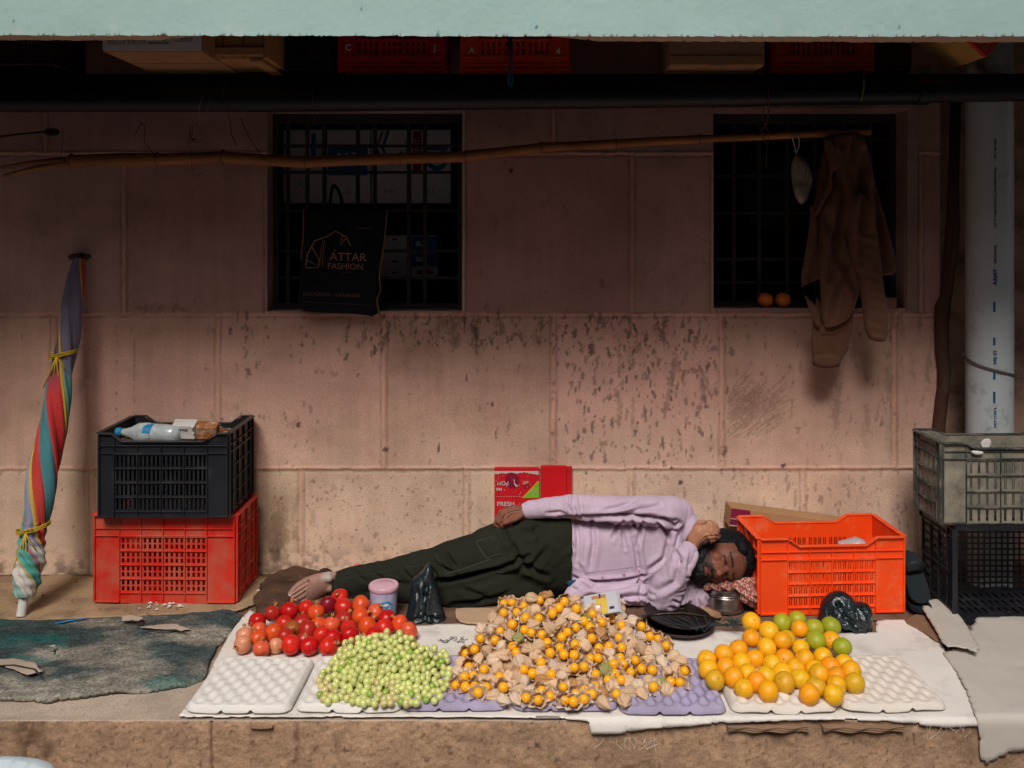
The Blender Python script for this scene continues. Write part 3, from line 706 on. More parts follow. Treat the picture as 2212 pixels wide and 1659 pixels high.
# plastic crates: upside down, flange below
def shelf_crate(name, x0, x1, Yf, mat, label, letters, **kw):
    W = (x1 - x0) * Yf / F; t = crate(name, W - .024, .24, .24, mat, label, group='plastic crates on the shelf', loc=((( x0 + x1) / 2 - CX) * Yf / F, Yf + .12, SZ + .244), rot=(math.pi, 0, 0), cols=3, rows=3, per=4, sub=2, sw=.5, vpan=(.1, .80), panel=(.16, .84), **kw)
    for s_, x, zz in letters:
        text(s_, .030, Matrix.Rotation(math.pi, 4, 'X') @ face_front((x, -.1285 + .0, 0)).copy() if 0 else Matrix.Translation((x, .1285, zz)) @ Matrix.Rotation(math.radians(-90), 4, 'X') , m_letw, t, bold=.0008)
    return t
shelf_crate('plastic_crate', 726, 967, 3.22, m_maroon, 'maroon plastic crate with white letters C and J, upside down on the shelf', (('C', -.150, .165), ('J', .150, .165)))
shelf_crate('plastic_crate', 991, 1234, 3.22, m_dorg, 'dark orange plastic crate marked A and 4, with a blue rope over it', (('A', -.150, .175), ('4', .150, .178)))
shelf_crate('plastic_crate', 1666, 1892, 3.22, M('dull red plastic', (.50, .05, .03), rough=.6, dirt=(.1, .02, .015)), 'dull red plastic crate on the shelf, right of the brown carton', ())
shelf_crate('plastic_crate', 606, 722, 3.22, m_blkp, 'black plastic crate on the shelf between the wooden crate and the maroon crate', ())
shelf_crate('plastic_crate', -70, 118, 3.1, M('dark maroon plastic', (.045, .012, .016), rough=.6), 'very dark crate at the far left end of the shelf', ())
Yc = 3.1; t = carton('brown_carton', (1448 - CX) * Yc / F, (1652 - CX) * Yc / F, Yc, .26, .2, 'closed brown cardboard carton with taped seam on the shelf above the right window', M('kraft board', (.42, .25, .15), rough=.85, var=.1, bump=.2))
w = 204 * Yc / F / 2; mb = MB(); mb.box((-w - .001, -.004, .0), (w - .004, -.0004, .030)); mb.build('front_flap', m_card, t, bevel=.001); mb = MB(); mb.box((-.028, -.0046, -.002), (.028, -.0042, .029)); mb.build('tape_strip', m_tape, t)
# tilted red and yellow box at the right end
t = empty('tilted_box', (P(2130, 140, 3.02).x + .002, 3.02, SZ + .012), 'red and yellow printed box tilted on its corner at the right end of the shelf', 'box', rot=(0, math.radians(-48), 0))
mb = MB(); mb.box((0, 0, 0), (.24, .02, .16)); mb.build('printed_face', M('red print', (.60, .05, .04), rough=.6, var=.2), t, bevel=.002)
mb = MB()
for i in range(9): mb.box((.012 + i * .012, -.0015, .020), (.017 + i * .012, -.0002, .028))
for i in range(9): mb.box((.016, -.0015, .012 + i * .014), (.022, -.0002, .018 + i * .014))
mb.build('border_pattern', M('faded yellow print', (.40, .25, .08), rough=.7), t)
mb = MB(); mb.box((0, .02, 0), (.24, .26, .16)); mb.build('box_body', M('yellow board', (.5, .30, .08), rough=.7), t, bevel=.002)
mb = MB(); mb.box((-.20, .01, .0), (.0, .16, .12)); o = mb.build('dark_sack', M('dark red sack', (.07, .015, .02), rough=.9, bump=1, bscale=15, bdist=.01), bevel=.03); o.location = (P(1985, 0, 3.25).x, 3.27, SZ); tag(o, 'dark reddish sack on the shelf between the dull red crate and the tilted box', 'sack')

# ropes, strings and straws
def line(pts, r, mat, name, label, cat, n=6, parent=None):
    mb = MB(); P3 = [Vector(p) for p in pts]; out = []
    for i in range(len(P3) - 1):
        a, b = P3[i], P3[i + 1]; p0 = P3[max(i - 1, 0)]; p3 = P3[min(i + 2, len(P3) - 1)]
        for k in range(4):
            u = k / 4; out.append(.5 * ((2 * a) + (b - p0) * u + (2 * p0 - 5 * a + 4 * b - p3) * u * u + (3 * a - p0 - 3 * b + p3) * u ** 3))
    out.append(P3[-1]); mb.tube(out, r, n=n); o = mb.build(name, mat, parent, smooth=True)
    if not parent: tag(o, label, cat)
    return o
Yr = 3.19
mb = MB()
mb.tube([P(1098, 80, Yr), P(1101, 120, Yr), P(1099, 160, 3.16), P(1098, 178, 3.155), P(1102, 192, 3.155), P(1108, 176, 3.155), P(1106, 150, 3.16), P(1104, 78, Yr)], .003, n=8); mb.tube([P(1103, 80, Yr), P(1100, 140, Yr - .01), P(1104, 185, 3.152)], .0022, n=6)
tag(mb.build('blue_rope', m_rope_b, smooth=True), 'blue nylon rope looped over the orange shelf crate', 'rope')
mb = MB(); o = line([P(1864, 150, 3.24), P(1866, 165, 3.17), P(1866, 190, 3.158), P(1863, 205, 3.162), P(1860, 218, 3.17)], .0035, m_rope_g, 'green_strap', 'green cloth strap tied over the black pipe above the right window', 'strap')
m_grass = M('withered grass', (.06, .16, .05), rough=.8); mb = MB()
for k in range(16):
    a = rng.uniform(-.3, math.pi + .3); L_ = rng.uniform(.02, .045); c0 = P(1992, 152, 3.19); mb.tube([c0, c0 + Vector((math.cos(a) * L_ * .6, -.005, math.sin(a) * L_ * .5)), c0 + Vector((math.cos(a) * L_, -.012, math.sin(a) * L_ * .35 - .008))], [.0016, .0013, .0004], n=4)
tag(mb.build('grass_sprig', m_grass), 'green grass sprig caught above the black pipe near the right window', 'plant')
m_string = M('brown string', (.10, .06, .045), rough=.9); m_strd = M('dark string', (.02, .014, .014), rough=.9); m_straw = M('pale straw', (.30, .22, .17), rough=.9)
SY = 3.3
strs = [([(300, 262), (313, 275), (312, 305), (325, 325), (340, 342)], .0011, m_strd, 'thin dark curled string hanging from the pipe left of the left window'),
        ([(292, 298), (297, 280), (307, 265)], .0011, m_strd, 'short dark string hanging beside the curled one'),
        ([(132, 272), (136, 300), (130, 345)], .0009, m_strd, 'thin dark string hanging at the far left of the pipe'),
        ([(410, 270), (414, 300), (418, 268), (432, 280), (436, 300), (420, 308), (410, 290), (405, 320)], .0010, m_string, 'tangled brown root like string under the pipe'),
        ([(485, 178), (482, 215), (488, 235), (497, 262), (500, 290), (512, 315)], .0016, m_string, 'knotted brown string over the pipe left of the window'),
        ([(440, 205), (430, 240), (437, 300), (440, 350)], .0008, m_straw, 'pale straw hanging over the bamboo pole'),
        ([(455, 215), (447, 245), (452, 280), (432, 330)], .0008, m_straw, 'pale bent straw beside the hanging string'),
        ([(520, 255), (535, 290), (560, 330), (575, 345)], .0014, m_strd, 'dark slanting string at the corner of the left window'),
        ([(673, 185), (676, 225), (680, 258), (668, 285), (660, 300)], .0014, m_string, 'brown string hanging in front of the left window'),
        ([(410, 270), (413, 340), (420, 380), (440, 372)], .0008, m_strd, 'fine dark string crossing the bamboo pole')]
for pts, r_, m_, lab in strs: line([P(x, y, SY if y > 245 else 3.158) for x, y in pts], r_, m_, 'hanging_string', lab, 'string', 5)
mb = MB(); ell(mb, P(112, 285, 3.4), (.03, .012, .014)); o = mb.build('cable_clamp', m_strd, smooth=True); tag(o, 'small dark cable clamp on the wall at the far left', 'clamp')
line([P(-40, 300, 3.45), P(40, 290, 3.43), P(105, 284, 3.4)], .0035, m_strd, 'cable', 'black cable entering from the far left under the pipe', 'cable')

# ---- bamboo pole slung along the wall
PY_ = 3.42
pole = [(5, 370, 14), (60, 360, 14), (150, 349, 14), (155, 348, 16), (160, 348, 14), (250, 345, 14), (336, 344, 14), (340, 344, 15), (345, 344, 13), (440, 342, 13), (478, 339, 13), (482, 339, 16), (487, 340, 13), (580, 346, 12.5), (655, 350, 13), (660, 351, 14), (666, 350, 12), (760, 346, 12), (862, 343, 12), (866, 342, 14.5), (871, 342, 12), (960, 340, 12), (1002, 338, 12), (1006, 338, 13), (1011, 336, 11.5), (1090, 328, 11), (1165, 320, 11), (1170, 319, 13), (1176, 318, 10.5), (1250, 315, 10), (1326, 311, 10), (1330, 311, 12), (1336, 310, 9.5), (1420, 305, 9.5), (1505, 301, 9), (1510, 301, 11), (1516, 300, 8.5), (1600, 297, 8), (1700, 292, 8), (1800, 288, 7.5), (1880, 285, 7)]
pt = empty('bamboo_pole', P(940, 340, PY_), 'long knotted bamboo pole slung across both windows', 'pole'); mb = MB(); nd = MB(); o3 = pt.location
seq = [(P(x, y, PY_) - o3, r_ * PY_ / F) for x, y, r_ in pole]
m_bam = M('bamboo', (.36, .145, .045), rough=.5, var=.35, scale=5, bump=.4, bscale=40, stretch=(.25, 1, 1), dirt=(.12, .05, .02), dirt_amt=.4, dirt_scale=12)
mb.tube([p for p, _ in seq[2:]], [r_ for _, r_ in seq[2:]], n=14); mb.build('culm', m_bam, pt, smooth=True)
sp = MB()   # split left end
for s_, k in ((1, .9), (-1, .75)):
    sp.tube([seq[2][0] + Vector((0, 0, s_ * .004)), seq[1][0] + Vector((0, -.004, s_ * .012)), seq[0][0] + Vector((.0, -.004 * s_, s_ * .014 - (.004 if s_ < 0 else 0)))], [.023, .012, .009], n=9, flat=.7)
sp.build('split_end', m_bam, pt, smooth=True)
m_node = M('bamboo node', (.12, .05, .02), rough=.7)
for i, (x, y, r_) in enumerate(pole):
    if i and r_ > pole[i - 1][2] and r_ > pole[min(i + 1, len(pole) - 1)][2]:
        q = MB(); ell(q, P(x, y, PY_) - o3, (.0045, r_ * PY_ / F * 1.06, r_ * PY_ / F * 1.08), n=14); q.build('node', m_node, pt, smooth=True)
# string loop holding it
mb = MB(); mb.tube([P(1659, 178, 3.155), P(1661, 215, 3.155), P(1660, 250, 3.25), P(1655, 270, 3.35), P(1645, 282, 3.38), P(1648, 300, 3.385), P(1655, 310, 3.40)], .0022, n=6)
mb.tube([P(1652, 178, 3.156), P(1650, 230, 3.2), P(1647, 255, 3.3), P(1655, 275, 3.37), P(1662, 290, 3.385), P(1657, 320, 3.39), P(1655, 360, 3.4)], .0018, n=6)
tag(mb.build('pole_sling', m_string, smooth=True), 'twisted brown cord holding up the right part of the bamboo pole', 'cord')

# ---- boxes inside the left window
def win_box(name, x0, x1, y0, y1, Yb, label):
    a = P(x0, y1, Yb); b = P(x1, y0, Yb); t = empty(name, ((a.x + b.x) / 2, Yb, a.z), label, 'carton', 'white cartons inside the left window'); w = (b.x - a.x) / 2; h = b.z - a.z
    mb = MB(); mb.box((-w + .001, 0, 0), (w - .001, .25, h)); mb.build('box_body', m_winw, t, bevel=.002); return t, w, h
m_winw = M('white glossy board', (.85, .80, .85), rough=.6, var=.12, scale=4); m_winb = M('bright blue print', (.015, .17, .42), rough=.5); m_winr = M('dark red print', (.30, .015, .03), rough=.6)
YI = 3.98; m_faint = M('faint grey print', (.42, .38, .42), rough=.7)
def patch(t, x0, z0, x1, z1, m, name='print'): q = MB(); q.box((x0, -.0018, z0), (x1, -.0004, z1)); q.build(name, m, t)
R90 = math.pi / 2
cs = [(612, 700, 280, 440, 'left most white carton on the upper shelf inside the left window'), (703, 800, 280, 440, 'white carton with a big blue block, second on the upper shelf inside the left window'), (802, 886, 280, 440, 'white carton with slanting stripes, third on the upper shelf inside the left window'), (888, 974, 280, 440, 'white carton with red strip and blue letters, rightmost on the upper shelf in the window')]
for i, (x0, x1, y0, y1, lab) in enumerate(cs):
    t, w, h = win_box('white_carton', x0, x1, y0, y1, YI, lab)
    if i == 0: patch(t, w - .055, h * .50, w - .035, h * .95, m_winb); text('TROPO', .03, face_front((w - .017, -.002, h * .7), roll=R90), m_winb, t); text('FL', .03, face_front((-w * .1, -.002, h * .25)), m_winb, t)
    if i == 1: patch(t, -w + .012, h * .38, w - .012, h * .80, m_winb); text('E', .11, face_front((0, -.0026, h * .60), roll=R90), m_winw, t, bold=.004); patch(t, -w + .002, h * .5, -w + .008, h * .95, m_winr)
    if i == 2:
        q = MB(); q.tube([(-.01, -.001, h * .98), (-.035, -.001, h * .75), (.0, -.001, h * .52)], .006, n=6); q.build('print', m_winb, t); q = MB(); q.tube([(-.035, -.001, h * .98), (-.06, -.001, h * .75), (-.03, -.001, h * .52)], .004, n=6); q.build('print', m_winr, t)
        text('TROPI', .022, face_front((w - .014, -.002, h * .76), roll=R90), m_winb, t)
    if i == 3: patch(t, -w + .008, h * .40, -w + .045, h * .98, m_winr); text('OUTLET', .026, face_front((-w + .027, -.0026, h * .72), roll=R90), m_winw, t); text('CI', .12, face_front((.03, -.002, h * .62), roll=R90), m_winb, t, bold=.005)
    if i: text(['', 'lll', 'HH', 'AL'][i], .04, face_front((0, -.002, h * .16)), m_faint, t)
mb = MB(); a = P(590, 446, YI); b = P(985, 455, YI); mb.box((W1[0] - .08, YI - .02, a.z - .015), (W1[1] + .08, YI + .3, a.z)); c = P(590, 600, YI); mb.box((W1[0] - .08, YI - .02, c.z - .015), (W1[1] + .08, YI + .3, c.z)); mb.box((W1[0] - .08, YI + .3, c.z - .015), (W1[1] + .08, YI + .315, a.z + .4))
tag(mb.build('store_shelf', M('dark shelf wood', (.05, .03, .025), rough=.8)), 'dark wooden shelving inside the left window', 'shelf')
for i, (x0, x1, y0, y1) in enumerate([(822, 884, 508, 598), (888, 946, 508, 598)]):
    t, w, h = win_box('white_carton', x0, x1, y0, y1, YI, ['white carton with small red arrows on the lower shelf inside the left window', 'white carton with bright blue squares on the lower shelf inside the left window'][i])
    if i: patch(t, -w + .004, h * .25, w - .002, h * .58, m_winb); patch(t, -w + .004, h * .63, w - .002, h * .97, m_winb); text('E', .04, face_front((-.02, -.0026, h * .42), roll=R90), m_winw, t, bold=.003); text('B', .04, face_front((-.02, -.0026, h * .80), roll=R90), m_winw, t, bold=.003); q = MB(); ell(q, (.0, 0, h * .1), (.04, .0015, .012)); q.build('print', m_winr, t)
    else:
        for z in (.1, .37, .9): q = MB(); q.add([(-.0, -.0015, h * z - .006), (.014, -.0015, h * z), (.0, -.0015, h * z + .006), (-.012, -.0015, h * z + .003), (-.012, -.0015, h * z - .003)], [(0, 1, 2, 3, 4)]); q.build('printed_arrow', m_winr, t)
# things in the right window
m_orange = M('orange peel', (1, 1, 1), rough=.42, var=.05, scale=8, bump=.35, bscale=160, objcol=True, spec=.45, sss=.08, bdist=.0012)
for i, x in enumerate((1653, 1691)):
    q = MB(); ell(q, (0, 0, 0), (.031, .031, .029), n=24); o = q.build('orange', m_orange, smooth=True); o.location = P(x, 649, WY + .045); o.location.z = W2[2] + .029; o.color = (.85, .20, .02, 1)
    tag(o, ['left one of the two oranges on the sill of the right window', 'right one of the two oranges on the sill of the right window'][i], 'orange')
o = inflate('dark_shirt', [(1610, 330), (1640, 318), (1690, 320), (1720, 350), (1725, 480), (1700, 500), (1620, 495), (1600, 430)], 3.85, .03, .02, .012, .04, M('black cloth', (.02, .022, .03), rough=.9), fold=lambda X, Z, D: .01 * np.sin(X * 90 + Z * 9)); tag(o, 'dark cloth hanging in the gloom inside the right window', 'cloth')
q = MB(); q.box((0, 0, 0), (.075, .07, .042)); o = q.build('brick', M('broken brick', (.32, .17, .12), rough=.95, bump=1, bscale=40, bdist=.006), bevel=.008); o.location = (P(1893, 660, WY).x, WY + .0, W2[2] + .001); o.rotation_euler.z = -.25
tag(o, 'broken brick on the sill of the right window under the jacket', 'brick')

# ---- black shopping bag in the left window
YB = 3.50
mcr = creases([([(700, 460), (690, 560), (670, 640)], .012, .008), ([(760, 470), (770, 560), (755, 660)], .014, .008), ([(800, 480), (800, 560), (806, 640)], .008, .007), ([(660, 600), (740, 610), (810, 640)], .012, .006), ([(720, 450), (735, 500)], .008, .008)], Yd=YB)
bag = inflate('bag_cloth', [(655, 446), (690, 452), (740, 446), (790, 452), (838, 450), (834, 500), (826, 560), (818, 612), (822, 640), (818, 686), (770, 678), (700, 676), (641, 671), (648, 600), (652, 520)], YB, .020, .02, .006, .05, M('black nonwoven cloth', (.010, .012, .018), rough=.75, bump=.6, bscale=300), fold=lambda X, Z, D: mcr(X, Z) + .004 * (fbm(X * 25, Z * 18, 3) - .5), sm=1)
bt = empty('shopping_bag', P(740, 671, YB), 'black shopping bag with gold ATTAR FASHION print hanging in the left window', 'bag'); bag.parent = bt; bag.matrix_parent_inverse = Matrix.Translation(-bt.location)
def bparent(o): o.parent = bt; o.matrix_parent_inverse = Matrix.Translation(-bt.location); return o
m_gold = M('gold print', (.27, .13, .07), rough=.6); m_pip = M('tan piping', (.22, .12, .06), rough=.8); m_gd = M('faint gold print', (.13, .06, .04), rough=.7)
bparent(line([P(655, 450, YB - .01), P(656, 500, YB - .01), P(650, 560, YB - .01)], .0028, m_pip, 'piping', None, None, parent=None)); bparent(line([P(836, 452, YB - .012), P(830, 520, YB - .012), P(820, 590, YB - .012), P(822, 625, YB - .014), P(814, 650, YB - .014), P(822, 685, YB - .012)], .0028, m_pip, 'piping', None, None))
YT = YB - .030
for s_, x, y, sz, m_ in (('ATTAR', 752, 556, .043, m_gold), ('FASHION', 746, 576, .032, m_gold), ('DALMANDI - VARANASI', 716, 637, .0195, m_gd), ('SINCE 1970', 786, 494, .010, m_gd)):
    t_ = text(s_, sz, face_front(P(x, y, YT), roll=-.03), m_, None, sx=1.02); bparent(t_)
def stroke(pts, w, m_, name='print', Y=YT):
    mb = MB(); mb.tube([P(x, y, Y) for x, y in pts], w, n=6, flat=.3, up=(0, 1, 0)); return mb.build(name, m_, None)
for pts, w in (([(660, 575), (664, 550), (680, 520), (705, 512), (725, 499), (748, 512), (758, 532)], .0022), ([(741, 508), (735, 530), (749, 513)], .0018), ([(672, 530), (690, 562), (686, 578), (660, 578)], .0020), ([(664, 562), (682, 572)], .0016), ([(697, 520), (693, 545), (690, 575)], .0010), ([(701, 518), (698, 548), (696, 575)], .0010), ([(760, 590), (735, 588)], .0008), ([(655, 652), (810, 660)], .0006), ([(722, 541), (724, 541)], .003)):
    bparent(stroke(pts, w, m_gold if w > .0009 else m_gd, 'printed_emblem'))
bparent(line([P(712, 450, YB), P(716, 415, YB + .03), P(722, 400, YB + .06), P(735, 420, YB + .03), P(740, 450, YB)], .006, M('bag handle', (.01, .01, .012), rough=.8), 'handle', None, None))

# ---- plastic bag on the pole
YP = PY_ - .012
o = inflate('food_bag', [(1718, 332), (1732, 338), (1748, 355), (1756, 380), (1752, 410), (1745, 430), (1732, 444), (1720, 432), (1712, 405), (1708, 370), (1710, 350)], YP, .026, .026, .0045, .03, M('clear plastic with food', (.22, .17, .13), rough=.22, var=.7, scale=16, bump=.9, bscale=30, bdist=.004, spec=.8), fold=lambda X, Z, D: .005 * np.sin((X - Z * .25) * 420) * fbm(X * 40, Z * 20, 3)); t = empty('hanging_bag', P(1718, 292, YP), 'small knotted clear plastic bag of food hanging from the bamboo pole', 'bag')
o.name = 'bag_body'; o.parent = t; o.matrix_parent_inverse = Matrix.Translation(-t.location); mb = MB(); mb.tube([P(1713, 286, YP - .006), P(1712, 300, YP - .008), P(1717, 318, YP), P(1720, 334, YP)], [.003, .005, .006, .004], n=8, flat=.4); mb.tube([P(1716, 286, YP - .006), P(1726, 298, YP - .008), P(1726, 314, YP), P(1720, 334, YP)], [.003, .005, .006, .004], n=8, flat=.4)
o = mb.build('bag_handle', M('thin white plastic', (.5, .42, .44), rough=.3), smooth=True); o.parent = t; o.matrix_parent_inverse = Matrix.Translation(-t.location)

# ---- brown jacket
m_jk = M('brown jacket cloth', (.15, .070, .045), rough=.95, var=.2, scale=6, bump=.3, bscale=260, sheen=.1); YJ = 3.40
jt = empty('jacket', P(1830, 285, YJ), 'brown zip jacket hung over the right end of the bamboo pole', 'jacket')
def jp(o): o.parent = jt; o.matrix_parent_inverse = Matrix.Translation(-jt.location); return o
jc = creases([([(1800, 340), (1815, 420), (1800, 520), (1790, 600)], .012, .014), ([(1860, 330), (1850, 450), (1845, 560)], .014, .012), ([(1780, 460), (1810, 560), (1850, 640)], .012, .012), ([(1880, 400), (1900, 500), (1915, 580)], .014, .012), ([(1830, 560), (1800, 640), (1790, 700)], .01, .008), ([(1760, 560), (1752, 640)], .01, .008), ([(1840, 290), (1835, 350)], .012, .008)], Yd=YJ)
jf = lambda X, Z, D: 1.7 * jc(X, Z) + .016 * (fbm(X * 14, Z * 5, 9) - .5) + .007 * np.sin(X * 120 + Z * 14) * np.clip(fbm(X * 9, Z * 6, 19) * 2 - .6, 0, 1) - .022 * np.abs(fbm(X * 16 + Z * 5, Z * 9, 29, 3) - .5)
jp(inflate('back_panel', [(1786, 296), (1850, 278), (1862, 282), (1880, 350), (1900, 430), (1925, 520), (1943, 592), (1900, 596), (1840, 600), (1770, 600), (1738, 620), (1728, 600), (1745, 530), (1760, 440), (1770, 350)], YJ + .03, .014, .012, .007, .016, m_jk, fold=jf))
jp(inflate('front_panel', [(1776, 300), (1800, 290), (1862, 284), (1885, 360), (1895, 450), (1880, 560), (1855, 640), (1835, 690), (1800, 708), (1777, 710), (1772, 640), (1770, 560), (1766, 500), (1768, 460), (1785, 430), (1806, 380), (1800, 355), (1785, 330)], YJ, .022, .012, .005, .020, m_jk, fold=jf))
jp(inflate('left_flap', [(1752, 430), (1768, 470), (1762, 530), (1745, 590), (1734, 620), (1740, 640), (1770, 665), (1774, 712), (1758, 700), (1738, 640), (1730, 605), (1740, 540), (1748, 490)], YJ - .006, .012, .008, .006, .02, m_jk, fold=jf))
jp(inflate('sleeve', [(1832, 430), (1850, 410), (1880, 430), (1895, 520), (1905, 600), (1917, 680), (1916, 735), (1898, 740), (1870, 730), (1862, 660), (1855, 600), (1838, 560), (1828, 500)], YJ - .035, .030, .02, .005, .022, m_jk, fold=lambda X, Z, D: jf(X, Z, D) + .004 * np.sin(Z * 160 + X * 40) * (fbm(X * 20, Z * 20, 5))))
jp(inflate('sleeve', [(1764, 640), (1800, 690), (1845, 670), (1838, 720), (1832, 756), (1822, 770), (1812, 793), (1780, 796), (1756, 790), (1752, 740), (1756, 690)], YJ + .022, .014, .012, .005, .016, m_jk, fold=jf, sm=0))
jp(inflate('cuff', [(1754, 762), (1820, 764), (1812, 796), (1754, 793)], YJ + .018, .016, .012, .006, .02, m_jk, sm=1))
jp(line([P(1778, 704, YJ - .030), P(1802, 702, YJ - .032), P(1834, 684, YJ - .030), P(1854, 636, YJ - .024)], .0022, m_jk, 'hem', None, None))
jp(inflate('collar', [(1778, 298), (1796, 300), (1812, 330), (1820, 352), (1808, 364), (1796, 376), (1800, 400), (1790, 420), (1774, 450), (1764, 470), (1760, 458), (1772, 425), (1786, 400), (1792, 380), (1790, 350), (1782, 325)], YJ - .022, .012, .008, .005, .015, m_jk))
jp(line([P(1769, 470, YJ - .026), P(1764, 520, YJ - .026), P(1771, 600, YJ - .026), P(1775, 690, YJ - .026)], .0018, M('dull zip', (.12, .08, .06), metal=.6, rough=.4), 'zip', None, None))

# ---- drainpipe, its strap, and the dark bamboo behind
m_pvc = M('grey drain pipe plastic', (.52, .57, .58), rough=.42, var=.08, scale=3, bump=.1, spec=.5, dirt=(.22, .24, .25), dirt_amt=.2, dirt_scale=8)
YD = 3.50; xd = (2137 - CX) * YD / F; rd = 47.5 * YD / F
t = empty('drainpipe', (xd, YD, 0), 'grey plastic drainpipe with blue printed writing standing in the corner', 'pipe')
mb = MB(); mb.lathe([(rd, -.05), (rd, 1.8), (rd, 2.15)], n=48, c=(0, 0, 0)); mb.build('pipe_body', m_pvc, t, smooth=True)
m_pb = M('blue ink', (.01, .10, .22), rough=.6); m_pk = M('faded ink', (.07, .09, .12), rough=.7)
def ptext(s, size, y, m, dx=-11, bold=.0003):
    x = dx * YD / F; yy = -math.sqrt(rd * rd - x * x) - .0006
    text(s, size, face_front((x, yy, P(0, y, YD).z), roll=R90), m, t, sx=1.0, bold=bold)
ptext('AAJAY', .021, 596, m_pb, bold=.001); ptext('DRAINLINE', .0135, 548, m_pk); ptext('"UV" 4" 110MM O.D. S.W.R. UPVC PIPES (TYPE-A)', .0105, 428, m_pk); ptext('PN: 1 800 11450', .0105, 325, m_pk); ptext('RBE GT', .016, 765, m_pb, bold=.0006); ptext('DSCP 1:1350 B', .012, 893, m_pb)
for y0, y1 in ((648, 670), (724, 740), (796, 812), (838, 862), (212, 224)): mb = MB(); q = Vector((-13 * YD / F, 0, 0)); mb.box((q.x - .004, -math.sqrt(rd ** 2 - q.x ** 2) - .0012, P(0, y1, YD).z), (q.x + .004, -math.sqrt(rd ** 2 - q.x ** 2) + .001, P(0, y0, YD).z)); mb.build('printed_mark', m_pb, t)
mb = MB(); pts = []
for i in range(19):
    a = math.pi * (1.08 - i / 18 * 1.16); pts.append((-(rd + .003) * math.cos(math.pi - a) * 1.0, -(rd + .003) * math.sin(a), P(0, 770 + 48 * (i / 18) ** .8, YD).z))
pts = [(-.055 - rd * .4, .03, P(0, 766, YD).z)] + [(-p[0] * -1, p[1], p[2]) for p in pts] + [(rd + .05, .0, P(0, 818, YD).z)]
mb.tube(pts, .0085, n=8, flat=.22, up=(1, 0, 0)); o = mb.build('pipe_strap', M('rusty steel strap', (.20, .18, .18), metal=.5, rough=.6), smooth=False); o.location = t.location; tag(o, 'rusty steel strap clamping the grey drainpipe to the wall', 'strap')
t = empty('bamboo_post', P(2045, 930, 3.56), 'dark old bamboo post standing in the corner beside the drainpipe', 'pole'); m_db = M('dark bamboo', (.075, .035, .02), rough=.7, var=.3, bump=.5, bscale=50, stretch=(1, 1, .2)); mb = MB()
seq = [(2064, 220, 11), (2060, 400, 11), (2052, 540, 12), (2043, 640, 12), (2036, 665, 16), (2034, 700, 15), (2035, 760, 14), (2040, 800, 14), (2038, 838, 13), (2040, 842, 15), (2036, 848, 13), (2030, 900, 13), (2020, 1010, 13), (2012, 1120, 13), (2006, 1240, 13)]
mb.tube([P(x, y, 3.56) - t.location for x, y, _ in seq], [r_ * 3.56 / F for *_, r_ in seq], n=14); mb.build('culm', m_db, t, smooth=True)
mb = MB(); mb.tube([P(2062, 225, 3.54) - t.location, P(2066, 500, 3.54) - t.location, P(2050, 640, 3.54) - t.location], [.010, .013, .012], n=10); mb.build('branch', m_db, t, smooth=True)
# ================================================================== SHEETS AND MATS ON THE LEDGE
def nz(X, Y, s, f=8, a=.004, o=4): return a * (fbm(X * f, Y * f, s, o) - .5)
m_jute = M('brown sacking', (.36, .25, .15), rough=.95, var=.15, scale=6, bump=.5, bscale=200, dirt=(.12, .08, .055), dirt_amt=.45, dirt_scale=7, grain=.12)
o = sheet('cardboard_mat', [(-60, 1250), (120, 1246), (300, 1250), (560, 1246), (612, 1262), (570, 1300), (520, 1322), (470, 1326), (300, 1334), (180, 1338), (60, 1343), (-60, 1336)], .006, m_jute, .005, .012, hfun=lambda X, Y, D: nz(X, Y, 3, 5, .012), ragged=.006)
tag(o, 'worn brown sheet on the ledge under the stacked crates and the umbrella', 'mat')
def felt(X, Y, D):
    n = fbm(X * 9, Y * 16, 5, 5)[:, None]; g = fbm(X * 30, Y * 70, 6, 4)[:, None]; t = np.clip((fbm(X * 5 + 3, Y * 9, 8, 4)[:, None] - .42) * 5, 0, 1)
    c = np.array([.060, .085, .085]) * (.5 + g) * (1 - t) + np.array([.25, .235, .195]) * (.45 + 1.1 * g) * t
    teal = np.clip((fbm(X * 4, Y * 10, 9, 3)[:, None] - .6) * 7, 0, 1); c = c * (1 - .6 * teal) + np.array([.01, .14, .13]) * .6 * teal
    return c * (.6 + .8 * n)
m_felt = M('dark felt', (.9, .9, .9), rough=.97, var=.1, bump=1.0, bscale=90, attr=True, grain=.5, gscale=120, bdist=.006, spec=.1)
def holes_felt(cut):
    pass
o = sheet('felt_mat', [(-60, 1341), (100, 1343), (180, 1342), (350, 1330), (500, 1323), (525, 1332), (505, 1358), (470, 1400), (452, 1440), (440, 1468), (408, 1482), (330, 1494), (240, 1500), (150, 1512), (110, 1520), (60, 1516), (-60, 1512)], .012, m_felt, .010, .008,
          hfun=lambda X, Y, D: nz(X, Y, 6, 7, .022) + nz(X, Y, 7, 30, .011) - .004 * np.exp(-D / .01), colfun=felt, ragged=.007, seed=4); felt_o = o
tag(o, 'torn dark grey green felt mat lying left of the fruit', 'mat')
m_bare = M('bare cement patch', (.42, .34, .27), rough=.95, bump=.5, bscale=100); m_ftear = M('torn felt edge', (.035, .035, .032), rough=1, bump=1, bscale=60)
def flat(name, pts, z, th, mat, parent=None, sm=1, lift=0.0):
    return sheet(name, smooth_poly(pts, sm), z, mat, th, .006, hfun=(lambda X, Y, D: lift * (fbm(X * 12, Y * 12, 3) - .3)) if lift else None, parent=parent)
